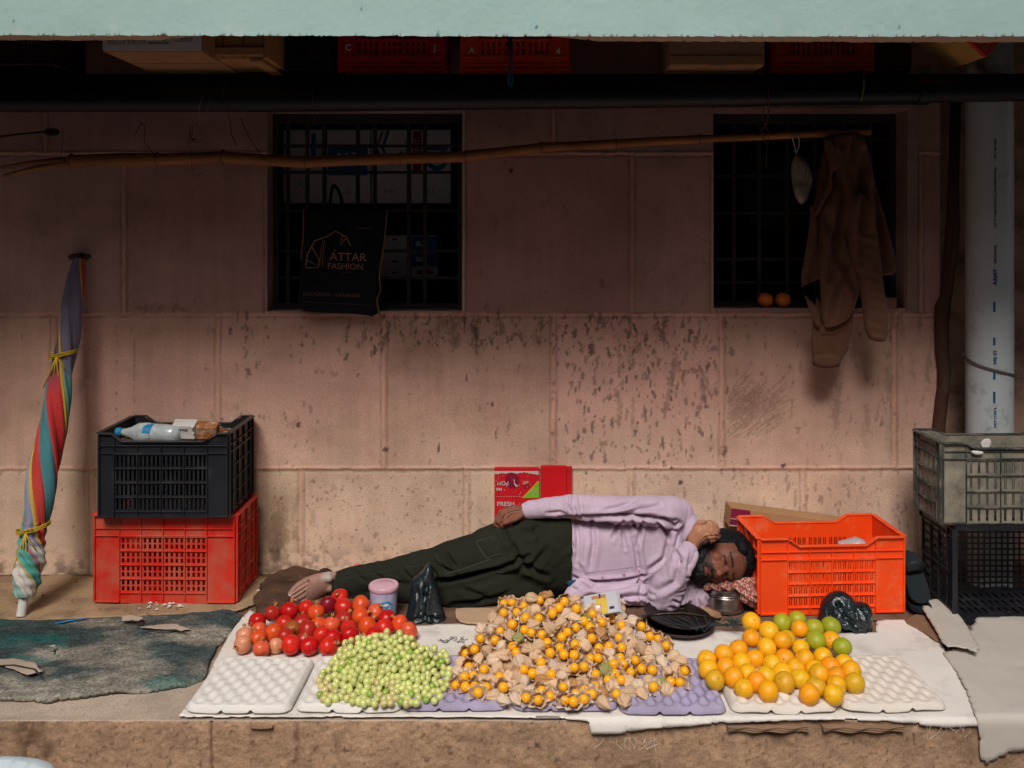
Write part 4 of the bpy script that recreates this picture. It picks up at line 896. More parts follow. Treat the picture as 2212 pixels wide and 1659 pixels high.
for pts in ([(262, 1352), (285, 1350), (312, 1356), (300, 1363), (264, 1363)], [(300, 1377), (340, 1371), (380, 1370), (412, 1381), (395, 1384), (340, 1381)], [(-20, 1447), (30, 1446), (75, 1455), (92, 1474), (60, 1482), (0, 1460)], [(105, 1418), (120, 1415), (118, 1421)]):
    sheet('bare_patch', [(x, y - 6) for x, y in pts], .0255, m_bare, .001, .004, ragged=.004, parent=felt_o, seed=int(pts[0][0]) + 30); q = [(x, y - 9) for x, y in pts]; n = len(q) // 2
    mb = MB(); mb.tube([G(x, y, .0265) for x, y in [q[min(k, len(q) - 1)] for k in range(4)]], [.0006, .0028, .0032, .001], n=6); mb.build('torn_edge', m_ftear, felt_o, smooth=True)
mb = MB()
for _ in range(26): a = rng.uniform(0, 3.1); c = Vector(G(rng.uniform(300, 400), rng.uniform(1303, 1318), .012)) if _ < 18 else Vector(G(rng.uniform(545, 640), rng.uniform(1268, 1290), .014)); s_ = rng.uniform(.004, .011); mb.add([c + Vector((-s_, 0, 0)), c + Vector((0, -s_ * .5, .003)), c + Vector((s_, .0, .002)), c + Vector((0, s_ * .6, .005))], [(0, 1, 2, 3)])
tag(mb.build('paper_scraps', M('torn white paper', (.6, .58, .55), rough=.8)), 'scattered torn white paper scraps in front of the red crate', 'litter', kind='stuff')
mb = MB(); mb.tube([G(118, 1347, .018), G(150, 1340, .02), G(185, 1336, .02)], [.003, .006, .004], n=8, flat=.4); tag(mb.build('wrapper', M('bright blue wrapper', (.01, .22, .45), rough=.3), smooth=True), 'crumpled bright blue wrapper at the back edge of the felt mat', 'litter')
# brown boards and cloth behind the fruit
m_mat = M('dirty brown matting', (.17, .10, .07), rough=.95, var=.2, scale=9, bump=.7, bscale=150, dirt=(.08, .045, .035), dirt_amt=.5, dirt_scale=12, grain=.15)
o = sheet('brown_matting', [(585, 1256), (800, 1250), (1400, 1250), (2010, 1250), (2016, 1330), (1990, 1340), (1880, 1342), (1500, 1352), (1000, 1358), (860, 1358), (640, 1338), (560, 1332), (560, 1296)], .005, m_mat, .004, .014, hfun=lambda X, Y, D: nz(X, Y, 13, 6, .008), ragged=.005, seed=8)
tag(o, 'dirty brown matting under the sleeping man', 'mat')
m_rag = M('dark brown rag', (.085, .048, .033), rough=1, var=.35, scale=14, bump=1, bscale=60, bdist=.008, grain=.2)
o = sheet('rag', [(575, 1256), (640, 1240), (700, 1243), (690, 1275), (640, 1320), (600, 1335), (560, 1330), (545, 1300)], .012, m_rag, .01, .008, hfun=lambda X, Y, D: np.minimum(D * .6, .03) + nz(X, Y, 23, 12, .03), ragged=.006, seed=9)
tag(o, 'dark brown crumpled rag against the wall by the bare foot', 'rag')
m_cb2 = M('light corrugated board', (.46, .31, .20), rough=.9, var=.08, bump=.3, bscale=160, stretch=(1, 4, 1))
o = flat('cardboard_piece', [(983, 1330), (990, 1326), (1090, 1326), (1100, 1360), (1010, 1360), (986, 1352)], .022, .006, m_cb2); tag(o, 'flat piece of light brown corrugated cardboard behind the golden berries', 'cardboard')
o = flat('cardboard_piece', [(1040, 1320), (1150, 1316), (1160, 1330), (1060, 1330)], .014, .004, m_cb2); tag(o, 'narrow strip of brown cardboard edge under the trousers', 'cardboard')
o = flat('cardboard_piece', [(1390, 1328), (1440, 1318), (1520, 1318), (1555, 1330), (1560, 1348), (1480, 1352), (1395, 1345)], .016, .005, M('torn brown board', (.33, .20, .12), rough=.9, bump=.6, bscale=60, dirt=(.12, .07, .05), dirt_amt=.4), lift=.02); tag(o, 'torn wrinkled brown cardboard under the bent elbow', 'cardboard')
o = flat('cardboard_piece', [(1965, 1338), (2010, 1330), (2040, 1355), (2070, 1400), (2030, 1402), (1990, 1370), (1950, 1350)], .014, .006, M('brown torn paper', (.22, .13, .08), rough=.95, bump=.8, bscale=50), lift=.01); tag(o, 'torn brown cardboard between the white cloth and the grey sack strip', 'cardboard')
# white cloth under the fruit
m_cloth = M('white sack cloth', (.72, .68, .63), rough=.85, var=.05, scale=4, bump=.5, bscale=260, dirt=(.46, .41, .36), dirt_amt=.35, dirt_scale=7, spec=.25)
def wc(X, Y, D): return nz(X, Y, 33, 6, .006) + .010 * np.clip(.07 - np.abs(fbm(X * 4 + Y * 2, Y * 7, 35, 3) - .5), 0, 1) + .0012 * np.exp(-D / .01)
o = sheet('white_cloth', [(540, 1322), (556, 1330), (640, 1345), (760, 1352), (880, 1358), (1000, 1352), (1100, 1358), (1400, 1366), (1540, 1366), (1620, 1372), (1750, 1375), (1890, 1372), (1895, 1346), (1985, 1344), (2010, 1350), (2045, 1420), (2080, 1480), (2112, 1572), (2050, 1578), (1960, 1566), (1830, 1560), (1700, 1563), (1600, 1566), (1500, 1572), (1400, 1580), (1325, 1592), (1278, 1590), (1272, 1564), (1200, 1558), (1000, 1556), (700, 1555), (400, 1555), (386, 1553), (420, 1510), (450, 1465), (470, 1425), (488, 1390), (500, 1370), (520, 1345)], .009, m_cloth, .003, .011, hfun=wc, ragged=.0035, seed=12)
tag(o, 'white cloth spread under the fruit and egg trays', 'cloth')
m_sack = M('grey white woven sack', (.50, .46, .41), rough=.8, var=.06, scale=5, bump=.5, bscale=300, stretch=(1, 1, 1), dirt=(.34, .29, .24), dirt_amt=.2, dirt_scale=6)
o = sheet('woven_sack', [(2036, 1420), (2060, 1412), (2110, 1416), (2090, 1375), (2110, 1345), (2330, 1338), (2330, 1640), (2240, 1630), (2180, 1636), (2150, 1650), (2128, 1662), (2115, 1650), (2112, 1600), (2105, 1556), (2090, 1510), (2065, 1460)], .016, m_sack, .003, .012, hfun=lambda X, Y, D: nz(X, Y, 43, 5, .014) + nz(X, Y, 44, 20, .003), ragged=.002, seed=14)
tag(o, 'greyish woven plastic sack spread at the right and hanging over the ledge', 'sack')
o = sheet('sack_strip', smooth_poly([(1983, 1322), (2035, 1313), (2060, 1335), (2090, 1375), (2125, 1440), (2070, 1420), (2040, 1422), (2020, 1380)], 1), .03, m_sack, .003, .010, hfun=lambda X, Y, D: nz(X, Y, 47, 5, .012) + .006, ragged=.001); tag(o, 'folded strip of pale sack lying beside the fallen black crate', 'sack')
mb = MB()
for k in range(24):
    x = rng.choice([rng.uniform(1950, 2100), rng.uniform(2030, 2120), rng.uniform(1275, 1420)]); y = 1558 + (x > 2090) * rng.uniform(0, 80) + (x < 1430) * 27; p = Vector(((x - CX) * EDGE / F, EDGE - .010, -(y - 1557) * EDGE / F - .004)); L_ = rng.uniform(.010, .04)
    mb.tube([p, p + Vector((rng.normal(0, .3) * L_, -.002, -L_ * .5)), p + Vector((rng.normal(0, .6) * L_, -.003, -L_))], .0004, n=3)
tag(mb.build('loose_threads', M('white thread', (.7, .66, .6), rough=.8)), 'loose white threads fraying from the cloth edges over the ledge', 'thread', kind='stuff')
for x0, x1 in ((1620, 1700), (1640, 1840)):
    pass
m_cb3 = M('dirty cardboard edge', (.27, .17, .11), rough=.95, var=.25, bump=.6)
for i, (x0, x1, lab) in enumerate(((1570, 1745, 'flattened cardboard layer sticking out under the cloth, left piece'), (1775, 1950, 'flattened cardboard layer sticking out under the cloth at the right'), (540, 590, 'small wood chip under the front edge of the white cloth'))):
    mb = MB(); a = (x0 - CX) * EDGE / F; b = (x1 - CX) * EDGE / F
    for q in range(3 if i < 2 else 1): n_ = 20; xs_ = [a + (b - a) * k / n_ for k in range(n_ + 1)]; d_ = -.010 - .0045 * q; mb.add([(x, EDGE - .012 - .004 * math.sin(k * .9 + q) * (i < 2), d_ - .003 * math.sin(math.pi * k / n_)) for k, x in enumerate(xs_)] + [(x, EDGE + .02, d_ - .001) for x in xs_] + [(x, EDGE - .012 - .004 * math.sin(k * .9 + q) * (i < 2), d_ - .0022 - .003 * math.sin(math.pi * k / n_)) for k, x in enumerate(xs_)], [(k, k + 1, k + n_ + 2, k + n_ + 1) for k in range(n_)] + [(k + 2 * (n_ + 1), k + 1 + 2 * (n_ + 1), k + 1, k) for k in range(n_)])
    tag(mb.build('cardboard_layer', m_cb3), lab, 'cardboard')
mb = MB(); pts = [(-.25, 0), (.0, .0)]; o = inflate('white_sack', [(-30, 1643), (20, 1641), (60, 1648), (95, 1657), (120, 1675), (120, 1760), (-30, 1760)], 2.38, .06, .06, .008, .05, M('bluish white plastic', (.55, .66, .70), rough=.5, bump=.4, bscale=20), fold=lambda X, Z, D: .01 * np.sin(X * 60 + Z * 50)); tag(o, 'bluish white plastic sack at the bottom left corner in front of the ledge', 'sack')

# ---- egg trays
def tray(px, yf, mat, label, lift=.0, rotz=0.0, amp=.011, w=.292, d=.30, sag=0.0, seed=1, curl=0.0, h0=.026):
    nx, ny = 120, 124; u = np.linspace(0, 1, nx); v = np.linspace(0, 1, ny); U, V = np.meshgrid(u, v)
    ed = np.minimum(np.minimum(U, 1 - U) * w, np.minimum(V, 1 - V) * d)
    m_ = np.clip((ed - .008) / .02, 0, 1)
    c = np.cos(2 * np.pi * (U * 6 - .25)) ; e = np.cos(2 * np.pi * (V * 5 - .25))
    z = h0 + amp * m_ * (np.sign(c * e) * np.abs(c * e) ** .8) + (fbm(U * 4, V * 4, seed) - .5) * .004
    # skirt dropping along the rim with finger notches on the front
    notch = sum(np.exp(-((U - q) / .022) ** 2) for q in (.36, .64)) * np.clip(1 - V / .035, 0, 1)
    z = z - (1 - np.clip(ed / .010, 0, 1) ** .7) * (h0 - .010) * (1 - .55 * notch) + curl * np.clip(1 - V * 5, 0, 1) ** 2 * np.sin(U * np.pi * 3 + seed)
    bow = .006 * (1 - (2 * U - 1) ** 2) * np.clip(1 - V * 2.5, 0, 1)
    r = .028; cu = np.abs(U - .5) * w - (w / 2 - r); cv = np.abs(V - .5) * d - (d / 2 - r); k = np.clip(np.where((cu > 0) & (cv > 0), np.hypot(cu, cv), 0), 1e-9, None)
    mx = np.where((cu > 0) & (cv > 0), np.maximum(cu, cv) / k, 1.0)
    X = np.sign(U - .5) * (np.where((cu > 0) & (cv > 0), w / 2 - r + cu * mx, np.abs(U - .5) * w)); Y = np.sign(V - .5) * (np.where((cu > 0) & (cv > 0), d / 2 - r + cv * mx, np.abs(V - .5) * d)) - bow
    top = np.stack([X, Y, z], -1).reshape(-1, 3); bot = top.copy(); bot[:, 2] -= .0028
    I = np.arange(nx * ny).reshape(ny, nx); q = np.stack([I[:-1, :-1].ravel(), I[:-1, 1:].ravel(), I[1:, 1:].ravel(), I[1:, :-1].ravel()], 1)
    Vv, Q = shell(top, bot, q); o = mesh_np('egg_tray', Vv, Q, mat, smooth=True)
    Yf = GY(yf, .012); o.location = ((px - CX) * Yf / F, Yf + d / 2, lift + .006); o.rotation_euler.z = rotz
    return tag(o, label, 'egg tray', 'egg trays under the fruit')
m_tw = M('white pulp', (.70, .67, .63), rough=.92, var=.04, scale=5, bump=.5, bscale=140, spec=.2); m_tg = M('creamy pulp', (.66, .60, .53), rough=.92, var=.05, scale=5, bump=.6, bscale=140, spec=.2)
m_tp = M('purple pulp', (.34, .30, .42), rough=.95, var=.22, scale=9, bump=.7, bscale=140, spec=.2, dirt=(.17, .15, .30), dirt_amt=.3, dirt_scale=14)
tray(514, 1541, m_tw, 'empty white egg tray at the left end of the row', seed=1, amp=.0035, rotz=-.03); tray(751, 1539, m_tw, 'white egg tray under the green grapes', seed=2, amp=.004)
tray(981, 1536, m_tp, 'purple egg tray between the grapes and the golden berries', seed=3, amp=.007); tray(1221, 1536, m_tp, 'purple egg tray in the middle under the golden berries', seed=4, amp=.007)
tray(1457, 1544, m_tp, 'purple egg tray showing between the golden berries and the oranges', seed=5, amp=.0085); tray(1697, 1541, m_tg, 'creamy egg tray under the oranges', seed=6, curl=.003, amp=.006); tray(1934, 1537, m_tg, 'empty creamy egg tray at the right end of the row', seed=7, rotz=.03, amp=.0045, curl=.003)

# ================================================================== CRATES AND THINGS ROUND THE MAN
def at_ground(x, y, z=0.0): return G(x, y, z)
def place_crate(name, x0, x1, yb, ytop, D, mat, label, z0=.008, rot=0.0, **kw):
    """front face spans px x0..x1, bottom edge at yb, top corner at ytop."""
    Yf = GY(yb, z0) if 'Yf' not in kw else kw.pop('Yf'); W = (x1 - x0) * Yf / F; H = (yb - ytop) * Yf / F; z = CAMH - (yb - HY) * Yf / F
    c = Vector((((x0 + x1) / 2 - CX) * Yf / F, Yf, z)); R = Matrix.Rotation(rot, 3, 'Z'); cc = c + R @ Vector((0, D / 2, 0))
    return crate(name, W, D, H, mat, label, loc=cc, rot=(0, 0, rot), **kw)
t = place_crate('red_crate', 203, 509, 1303, 1114, .25, m_red, 'dusty red plastic crate standing on the brown sheet under the black crate', rot=math.radians(-1), cols=4, rows=4, per=4, sub=2, sw=.5, panel=(.18, .80), vpan=(.12, .76)); red_loc = t.location.copy()
t = place_crate('black_crate', 214, 493, 1110, 928, .30, m_blkp, 'black plastic crate full of rubbish on top of the red crate', rot=math.radians(0), Yf=3.235, cols=4, rows=4, per=5, sub=1, sw=.5, panel=(.12, .84), vpan=(.08, .76), dip=.028, xdip=(.10, .18)); bk = t
t.location.z = .008 + 189 * GY(1303, .008) / F + .0045 ; 
# rubbish in the black crate
def inb(x, y, z): return bk.matrix_basis @ Vector((x, y, z))
TH = 182 * 3.235 / F
bpy.context.view_layer.update()
mb = MB(); v = []; n_ = 26
gx, gy = np.meshgrid(np.linspace(-.205, .205, 64), np.linspace(-.135, .135, 44)); hh = TH - .048 + .045 * (fbm(gx * 14, gy * 14, 3, 4) - .4) + .02 * (fbm(gx * 50, gy * 50, 4, 2) - .5)
cc = np.where((fbm(gx * 12, gy * 12, 8) > .55)[..., None], np.array([.55, .53, .5]), np.where((fbm(gx * 10, gy * 14, 9) > .5)[..., None], np.array([.28, .12, .05]), np.array([.10, .06, .05])))
I = np.arange(gx.size).reshape(gx.shape); q = np.stack([I[:-1, :-1].ravel(), I[:-1, 1:].ravel(), I[1:, 1:].ravel(), I[1:, :-1].ravel()], 1)
o = mesh_np('rubbish', np.stack([gx, gy, hh], -1).reshape(-1, 3), q, M('crumpled rubbish', (.9, .9, .9), rough=.5, attr=True, bump=1, bscale=70, bdist=.01), smooth=False, col=cc.reshape(-1, 3)); o.matrix_world = bk.matrix_basis
tag(o, 'torn paper, cartons and film filling the black crate', 'rubbish', kind='stuff')
m_pet = M('clear plastic bottle', (.55, .62, .64), rough=.15, var=.3, scale=18, bump=.7, bscale=30, bdist=.004, trans=.25, spec=.8)
t = empty('plastic_bottle', inb(-.175, -.075, TH - .010), 'clear plastic bottle with blue cap lying on the rubbish in the black crate', 'bottle', rot=(0, math.radians(91), -.12))
mb = MB(); mb.lathe([(.0001, .0), (.013, .0), (.014, .012), (.020, .035), (.034, .062), (.036, .09), (.033, .12), (.035, .15), (.034, .19), (.030, .215), (.0001, .217)], n=26, wob=lambda a, i: 1 + .05 * math.sin(3 * a + i)); mb.build('bottle_body', m_pet, t, smooth=True)
mb = MB(); mb.lathe([(.0001, -.022), (.015, -.022), (.0155, -.002), (.0001, -.002)], n=20); mb.build('cap', M('blue cap', (.01, .20, .42), rough=.4), t, smooth=True, auto=40); mb = MB(); mb.lathe([(.0356, .09), (.0345, .12)], n=20); mb.build('label_band', M('pale blue label', (.02, .2, .4), rough=.4), t, smooth=True)
t = empty('torn_carton', inb(.07, -.08, TH - .008), 'torn white and brown printed carton on the rubbish, beside the plastic bottle', 'carton', rot=(.3, .05, .08)); mb = MB(); mb.box((-.06, -.02, -.02), (.02, .03, .035)); mb.build('white_panel', M('white torn card', (.6, .58, .55), rough=.7), t, bevel=.004)
mb = MB(); mb.box((.021, -.018, -.02), (.095, .03, .03)); mb.build('brown_panel', M('brown print', (.33, .12, .03), rough=.6, dirt=(.6, .55, .5), dirt_amt=.4, dirt_scale=30), t, bevel=.004)
text('RYE INC', .011, face_front((-.025, -.0215, .018)), m_ink, t); patch(t, -.058, -.005, -.045, .01, m_winb)
mb = MB()
for k in range(46):
    c = inb(rng.uniform(-.18, .19), rng.uniform(-.11, .08), TH + rng.uniform(-.03, .02)); s_ = rng.uniform(.006, .02); ax = Vector(rng.normal(0, 1, 3)).normalized(); b_ = ax.orthogonal().normalized()
    mb.tube([c, c + ax * s_ * .6 + b_ * .006, c + ax * s_], [.002, .005, .001], n=5, flat=.25)
tag(mb.build('film_scraps', M('white torn film', (.62, .6, .58), rough=.5)), 'white scraps of torn film on top of the black crate', 'litter', kind='stuff')

oc = place_crate('orange_crate', 1639, 1956, 1327, 1163, .245, m_org, 'bright orange red plastic crate standing right of the sleeping man', z0=.008, rot=math.radians(3), cols=4, rows=4, per=4, sub=1, double=True, panel=(.19, .80), vpan=(.10, .72), dip=.026, xdip=(.19, .27), back=True)
oc.location.y += 0
mb = MB(); o = inflate('film_wrap', [(1810, 1172), (1835, 1166), (1855, 1160), (1875, 1172), (1870, 1185), (1830, 1186), (1812, 1182)], 3.27, .03, .03, .004, .01, M('clear film', (.45, .40, .42), rough=.3, bump=1, bscale=40, bdist=.005)); tag(o, 'crumpled clear film sticking up inside the orange crate', 'litter')
# cardboard tray behind the orange crate
t = empty('cardboard_tray', P(1580, 1098, 3.47), 'brown and magenta cardboard tray box leaning behind the orange crate', 'box', rot=(0, math.radians(7.5), 0)); L3 = 3.49 / F
mb = MB(); mb.box((0, 0, -.070), (.48, .09, .0)); bx = mb.build('tray_wall', m_card, t, bevel=.002); bx.modifiers.clear()
mb = MB(); mb.box((0, -.002, -.036), (.072, -.0004, .0006)); mb.build('magenta_print', M('magenta print', (.22, .008, .05), rough=.6), t); mb = MB(); mb.add([(.0, -.0022, -.060), (.05, -.0022, -.060), (.03, -.0022, -.038), (.0, -.0022, -.038)], [(0, 1, 2, 3)]); mb.build('magenta_print', M('magenta print lower', (.13, .01, .05), rough=.6), t)
mb = MB(); mb.box((0, -.004, -.0385), (.10, -.0003, -.0365)); mb.box((0, -.006, -.064), (.09, -.0003, -.0615)); mb.build('flap_edge', M('pale edge', (.55, .38, .26), rough=.8), t)
o = inflate('cardboard_flap', [(1545, 1152), (1610, 1160), (1660, 1180), (1660, 1230), (1560, 1200), (1540, 1175)], 3.50, .004, .002, .008, .006, m_cb2, sm=0); tag(o, 'light brown cardboard flap behind the head of the sleeping man', 'cardboard')

# red printed fruit box against the wall
RYB = 3.55; a = P(1068, 1120, RYB); b = P(1165, 1011, RYB); t = empty('fruit_box', (a.x, RYB, a.z), 'red pomegranate box printed FRESH and POM upside down, leaning on the wall behind his hand', 'box')
mb = MB(); w = b.x - a.x; h = b.z - a.z; mb.box((0, 0, 0), (w, .02, h)); mb.build('front_panel', M('box print red', (.62, .008, .018), rough=.6, var=.12, scale=9, dirt=(.65, .5, .45), dirt_amt=.0, dirt_scale=60), t, bevel=.001)
def bx(px, py): return P(px, py, RYB).x - a.x, P(px, py, RYB).z - a.z
s_ = 240 / 2212 * .8848
def cp(x, y): return 1180 * .8848 + x * s_, 1150 * .8848 + y * s_
def poly(name, pts, mat, y=-.0012):
    pp = [bx(*cp(x, y_)) for x, y_ in pts]; mb = MB(); mb.add([(x, y, z) for x, z in pp], [tuple(range(len(pp)))]); return mb.build(name, mat, t)
m_pw = M('worn white print', (.58, .52, .48), rough=.8)
poly('torn_top', [(235, 0), (1240, 0), (1240, 90), (1200, 75), (1090, 60), (1050, 45), (1020, 65), (1000, 30), (960, 40), (900, 20), (870, 50), (830, 35), (760, 62), (700, 45), (640, 30), (560, 40), (500, 58), (400, 45), (330, 70), (235, 62)][::-1], m_pw)
c0 = [(650 + 165 * math.cos(k * math.pi / 12), 210 + 175 * math.sin(k * math.pi / 12)) for k in range(24)]; poly('printed_fruit', c0, M('dark fruit print', (.25, .004, .03), rough=.6), -.0013)
c0 = [(960 + 85 * math.cos(k * math.pi / 8), 310 + 90 * math.sin(k * math.pi / 8)) for k in range(16)]; poly('printed_fruit', c0, M('shaded fruit print', (.40, .008, .02), rough=.6), -.0013); poly('printed_fruit_highlight', [(880, 270), (920, 230), (990, 220), (1040, 250), (960, 290), (900, 300)][::-1], M('pink print', (.55, .25, .2), rough=.6), -.0015)
poly('green_corner', [(880, 605), (1250, 230), (1250, 600)][::-1], M('green print', (.22, .50, .02), rough=.6), -.0014); poly('yellow_edge', [(865, 605), (1240, 215), (1250, 235), (895, 605)][::-1], M('yellow print', (.75, .45, .02), rough=.6), -.0016)
poly('print_outline', [(680, 180), (700, 190), (705, 270), (740, 300), (800, 330), (825, 270), (815, 320), (770, 350), (730, 345), (690, 280)][::-1], m_pw, -.0018)
bp_ = lambda x, y: Vector((bx(*cp(x, y))[0], -.002, bx(*cp(x, y))[1]))
text('POM', .021, face_front(bp_(440, 270), roll=math.pi), m_pw, t, bold=.0002, sx=1.0); text('FAR', .013, face_front(bp_(350, 405), roll=math.pi), m_pw, t, bold=.0006); text('FRESH', .0225, face_front(bp_(505, 742)), m_pw, t, bold=.0003, sx=1.1); text('EXPORT', .0062, face_front(bp_(1100, 440), roll=math.radians(44)), m_pw, t); text('QUALITY', .0062, face_front(bp_(1160, 480), roll=math.radians(44)), m_pw, t)
q = MB()
for k in range(14): x, y = 290 + k * 42, 575 + rng.uniform(-5, 5); p = bp_(x, y); q.box((p.x, -.0017, p.z), (p.x + .0035, -.0010, p.z + .0012))
for k in range(16): p = bp_(rng.uniform(260, 1230), rng.uniform(90, 560)); q.box((p.x, -.0017, p.z), (p.x + .0015, -.0010, p.z + rng.uniform(.002, .006)))
q.build('scuffs', m_pw, t)
a2 = P(1168, 1115, RYB + .005); b2 = P(1236, 1007, RYB + .005); mb = MB(); mb.box((a2.x - a.x, .006, a2.z - a.z), (a2.x - a.x + (b2.x - a2.x) * .82, .022, b2.z - a.z)); mb.build('side_panel', M('plain red print', (.66, .006, .010), rough=.6, var=.08), t, bevel=.001)
mb = MB(); mb.box((a2.x - a.x + (b2.x - a2.x) * .83, .010, a2.z - a.z + .06), (b2.x - a.x, .024, b2.z - a.z - .004)); mb.build('side_flap', M('plain red flap', (.55, .008, .012), rough=.6), t, bevel=.001); mb = MB(); mb.box((a2.x - a.x + .004, .012, a2.z - a.z), (b2.x - a.x - .006, .0255, a2.z - a.z + .075)); mb.build('worn_flap', m_pw, t, bevel=.002)
mb = MB(); p = bp_(1262, 300); mb.box((p.x - .0045, .001, .03), (p.x - .001, .02, h + .002)); mb.build('corrugated_edge', m_card, t)

# tub, bags, tin, cloth, scale, cards
t = empty('plastic_tub', G(829, 1330, .012), 'small plastic tub with a pink lid and blue label behind the pomegranates', 'tub'); Yt = t.location.y; k_ = Yt / F
mb = MB(); mb.lathe([(.0001, 0), (26 * k_, 0), (27 * k_, 6 * k_), (30.5 * k_, 62 * k_), (30.5 * k_, 64 * k_), (.0001, 64 * k_)], n=36); mb.build('tub_body', M('milky lilac plastic', (.42, .40, .58), rough=.35, var=.15, scale=20, dirt=(.60, .60, .66), dirt_amt=.4, dirt_scale=30), t, smooth=True, auto=40)
mb = MB(); mb.lathe([(.0001, 70 * k_), (22 * k_, 70 * k_), (24 * k_, 68 * k_), (28 * k_, 70 * k_), (31 * k_, 69 * k_), (32.5 * k_, 66 * k_), (32.5 * k_, 60 * k_), (31 * k_, 58 * k_), (30 * k_, 60 * k_)], n=40); mb.build('lid', M('pink plastic lid', (.62, .38, .46), rough=.35), t, smooth=True, auto=60)
mb = MB(); R_ = 30 * k_
def onr(ang, z, e=.0008): r_ = (27 + 3.5 * z / (62 * k_)) * k_ + e; return Vector((r_ * math.sin(ang), -r_ * math.cos(ang), z))
def rpatch(name, ca, cz, ra, rz, mat, e=.0009, n=14, wob=0):
    mb = MB(); vs = [onr(ca, cz, e)] + [onr(ca + ra * math.cos(k * 2 * math.pi / n) * (1 + wob * (k % 2)), cz + rz * math.sin(k * 2 * math.pi / n) * (1 + wob * (k % 2)), e) for k in range(n)]; mb.add(vs, [(0, 1 + k, 1 + (k + 1) % n) for k in range(n)]); mb.build(name, mat, t)
rpatch('blue_label', .32, 26 * k_, .52, 15 * k_, M('cyan label', (.01, .28, .52), rough=.4), wob=.12); rpatch('label_fruit', .1, 19 * k_, .30, 7 * k_, M('red label print', (.55, .03, .03), rough=.4), .0013); rpatch('label_fruit', .45, 17 * k_, .16, 6 * k_, M('green label print', (.08, .25, .03), rough=.4), .0014); rpatch('label_badge', .30, 34 * k_, .22, 3 * k_, m_letw, .0013); rpatch('label_fruit', .2, 13 * k_, .28, 5 * k_, M('white label print', (.6, .58, .6), rough=.4), .0015)
m_poly = M('glossy black polythene', (.003, .013, .017), rough=.20, var=.3, scale=10, bump=1.0, bscale=42, bdist=.006, spec=.9)
def polybag(name, outline, Y0, tf, label, seed, fl=()):
    cr = creases(fl, Yd=Y0)
    o = inflate(name, outline, Y0, tf, tf * .9, .0045, tf * 1.1, m_poly, fold=lambda X, Z, D: cr(X, Z) + .016 * (fbm(X * 26 + seed, Z * 12, seed, 4) - .5) - .030 * np.abs(fbm(X * 34 + Z * 22, Z * 20 - X * 12, seed + 3, 3) - .5) - .014 * np.abs(fbm(X * 90 - Z * 50, Z * 60, seed + 9, 2) - .5), sm=1)
    return tag(o, label, 'bag')
polybag('black_bag', [(926, 1212), (934, 1222), (938, 1250), (944, 1262), (952, 1300), (966, 1340), (964, 1352), (940, 1358), (915, 1362), (890, 1356), (874, 1340), (882, 1310), (888, 1270), (890, 1248), (905, 1240), (915, 1228)], 3.155, .045, 'tall glossy black polythene bag with a knotted top, standing against the trousers', 3, [([(925, 1250), (918, 1290), (920, 1350)], .008, .014), ([(900, 1250), (910, 1290), (905, 1330)], .006, .010), ([(940, 1270), (930, 1310), (945, 1345)], .006, .010), ([(890, 1330), (930, 1322), (960, 1335)], .005, .008)])
polybag('black_bag', [(1775, 1300), (1790, 1284), (1810, 1276), (1830, 1280), (1843, 1292), (1848, 1302), (1862, 1300), (1880, 1306), (1884, 1330), (1882, 1365), (1880, 1375), (1830, 1377), (1790, 1372), (1762, 1366), (1768, 1330)], 3.075, .05, 'squat glossy black polythene bag in front of the orange crate', 8, [([(1800, 1290), (1815, 1320), (1850, 1350)], .007, .014), ([(1845, 1300), (1840, 1330), (1865, 1350)], .007, .012), ([(1780, 1330), (1810, 1350), (1850, 1366)], .006, .012), ([(1860, 1310), (1870, 1345)], .005, .010), ([(1785, 1300), (1790, 1340)], .006, .008)])
t = empty('steel_tin', G(1566, 1312, .012), 'round stainless steel tin under the sleeping man’s head', 'tin'); k_ = t.location.y / F; m_ss = M('stainless steel', (.42, .38, .36), rough=.28, metal=1, var=.2, bump=.15, bscale=60)
mb = MB(); mb.lathe([(.0001, 0), (39 * k_, 0), (42 * k_, 4 * k_), (41 * k_, 9 * k_), (40 * k_, 11 * k_), (39 * k_, 30 * k_), (36 * k_, 32 * k_), (35.5 * k_, 35 * k_), (36 * k_, 37 * k_), (33 * k_, 46 * k_), (.0001, 47 * k_)], n=48); mb.build('tin_body', m_ss, t, smooth=True, auto=50)
mb = MB(); mb.lathe([(36.5 * k_, 33 * k_), (38.5 * k_, 34.5 * k_), (36.8 * k_, 36 * k_)], n=48); mb.build('lid_rim', m_ss, t, smooth=True)
m_chk = M('checked cloth', (.45, .25, .20), rough=.9); nt = m_chk.node_tree; bs = nt.nodes['Principled BSDF']; tc = nt.nodes.new('ShaderNodeTexCoord'); ck = nt.nodes.new('ShaderNodeTexChecker'); ck.inputs['Scale'].default_value = 105; ck.inputs['Color1'].default_value = (.52, .34, .27, 1); ck.inputs['Color2'].default_value = (.33, .07, .07, 1)
mpg = nt.nodes.new('ShaderNodeMapping'); mpg.inputs['Rotation'].default_value = (.1, .5, .2); nt.links.new(tc.outputs['Object'], mpg.inputs[0]); nt.links.new(mpg.outputs[0], ck.inputs[0]); nt.links.new(ck.outputs[0], bs.inputs['Base Color'])
mb = MB(); capsule(mb, [P(1530, 1263, 3.21), P(1560, 1262, 3.20), P(1600, 1258, 3.21), P(1625, 1256, 3.24)], [.018, .022, .026, .03], n=16); capsule(mb, [P(1600, 1262, 3.19), P(1618, 1285, 3.19), P(1630, 1300, 3.21)], [.024, .03, .022], n=14); capsule(mb, [P(1570, 1262, 3.25), P(1625, 1280, 3.27)], [.03, .04], n=14)
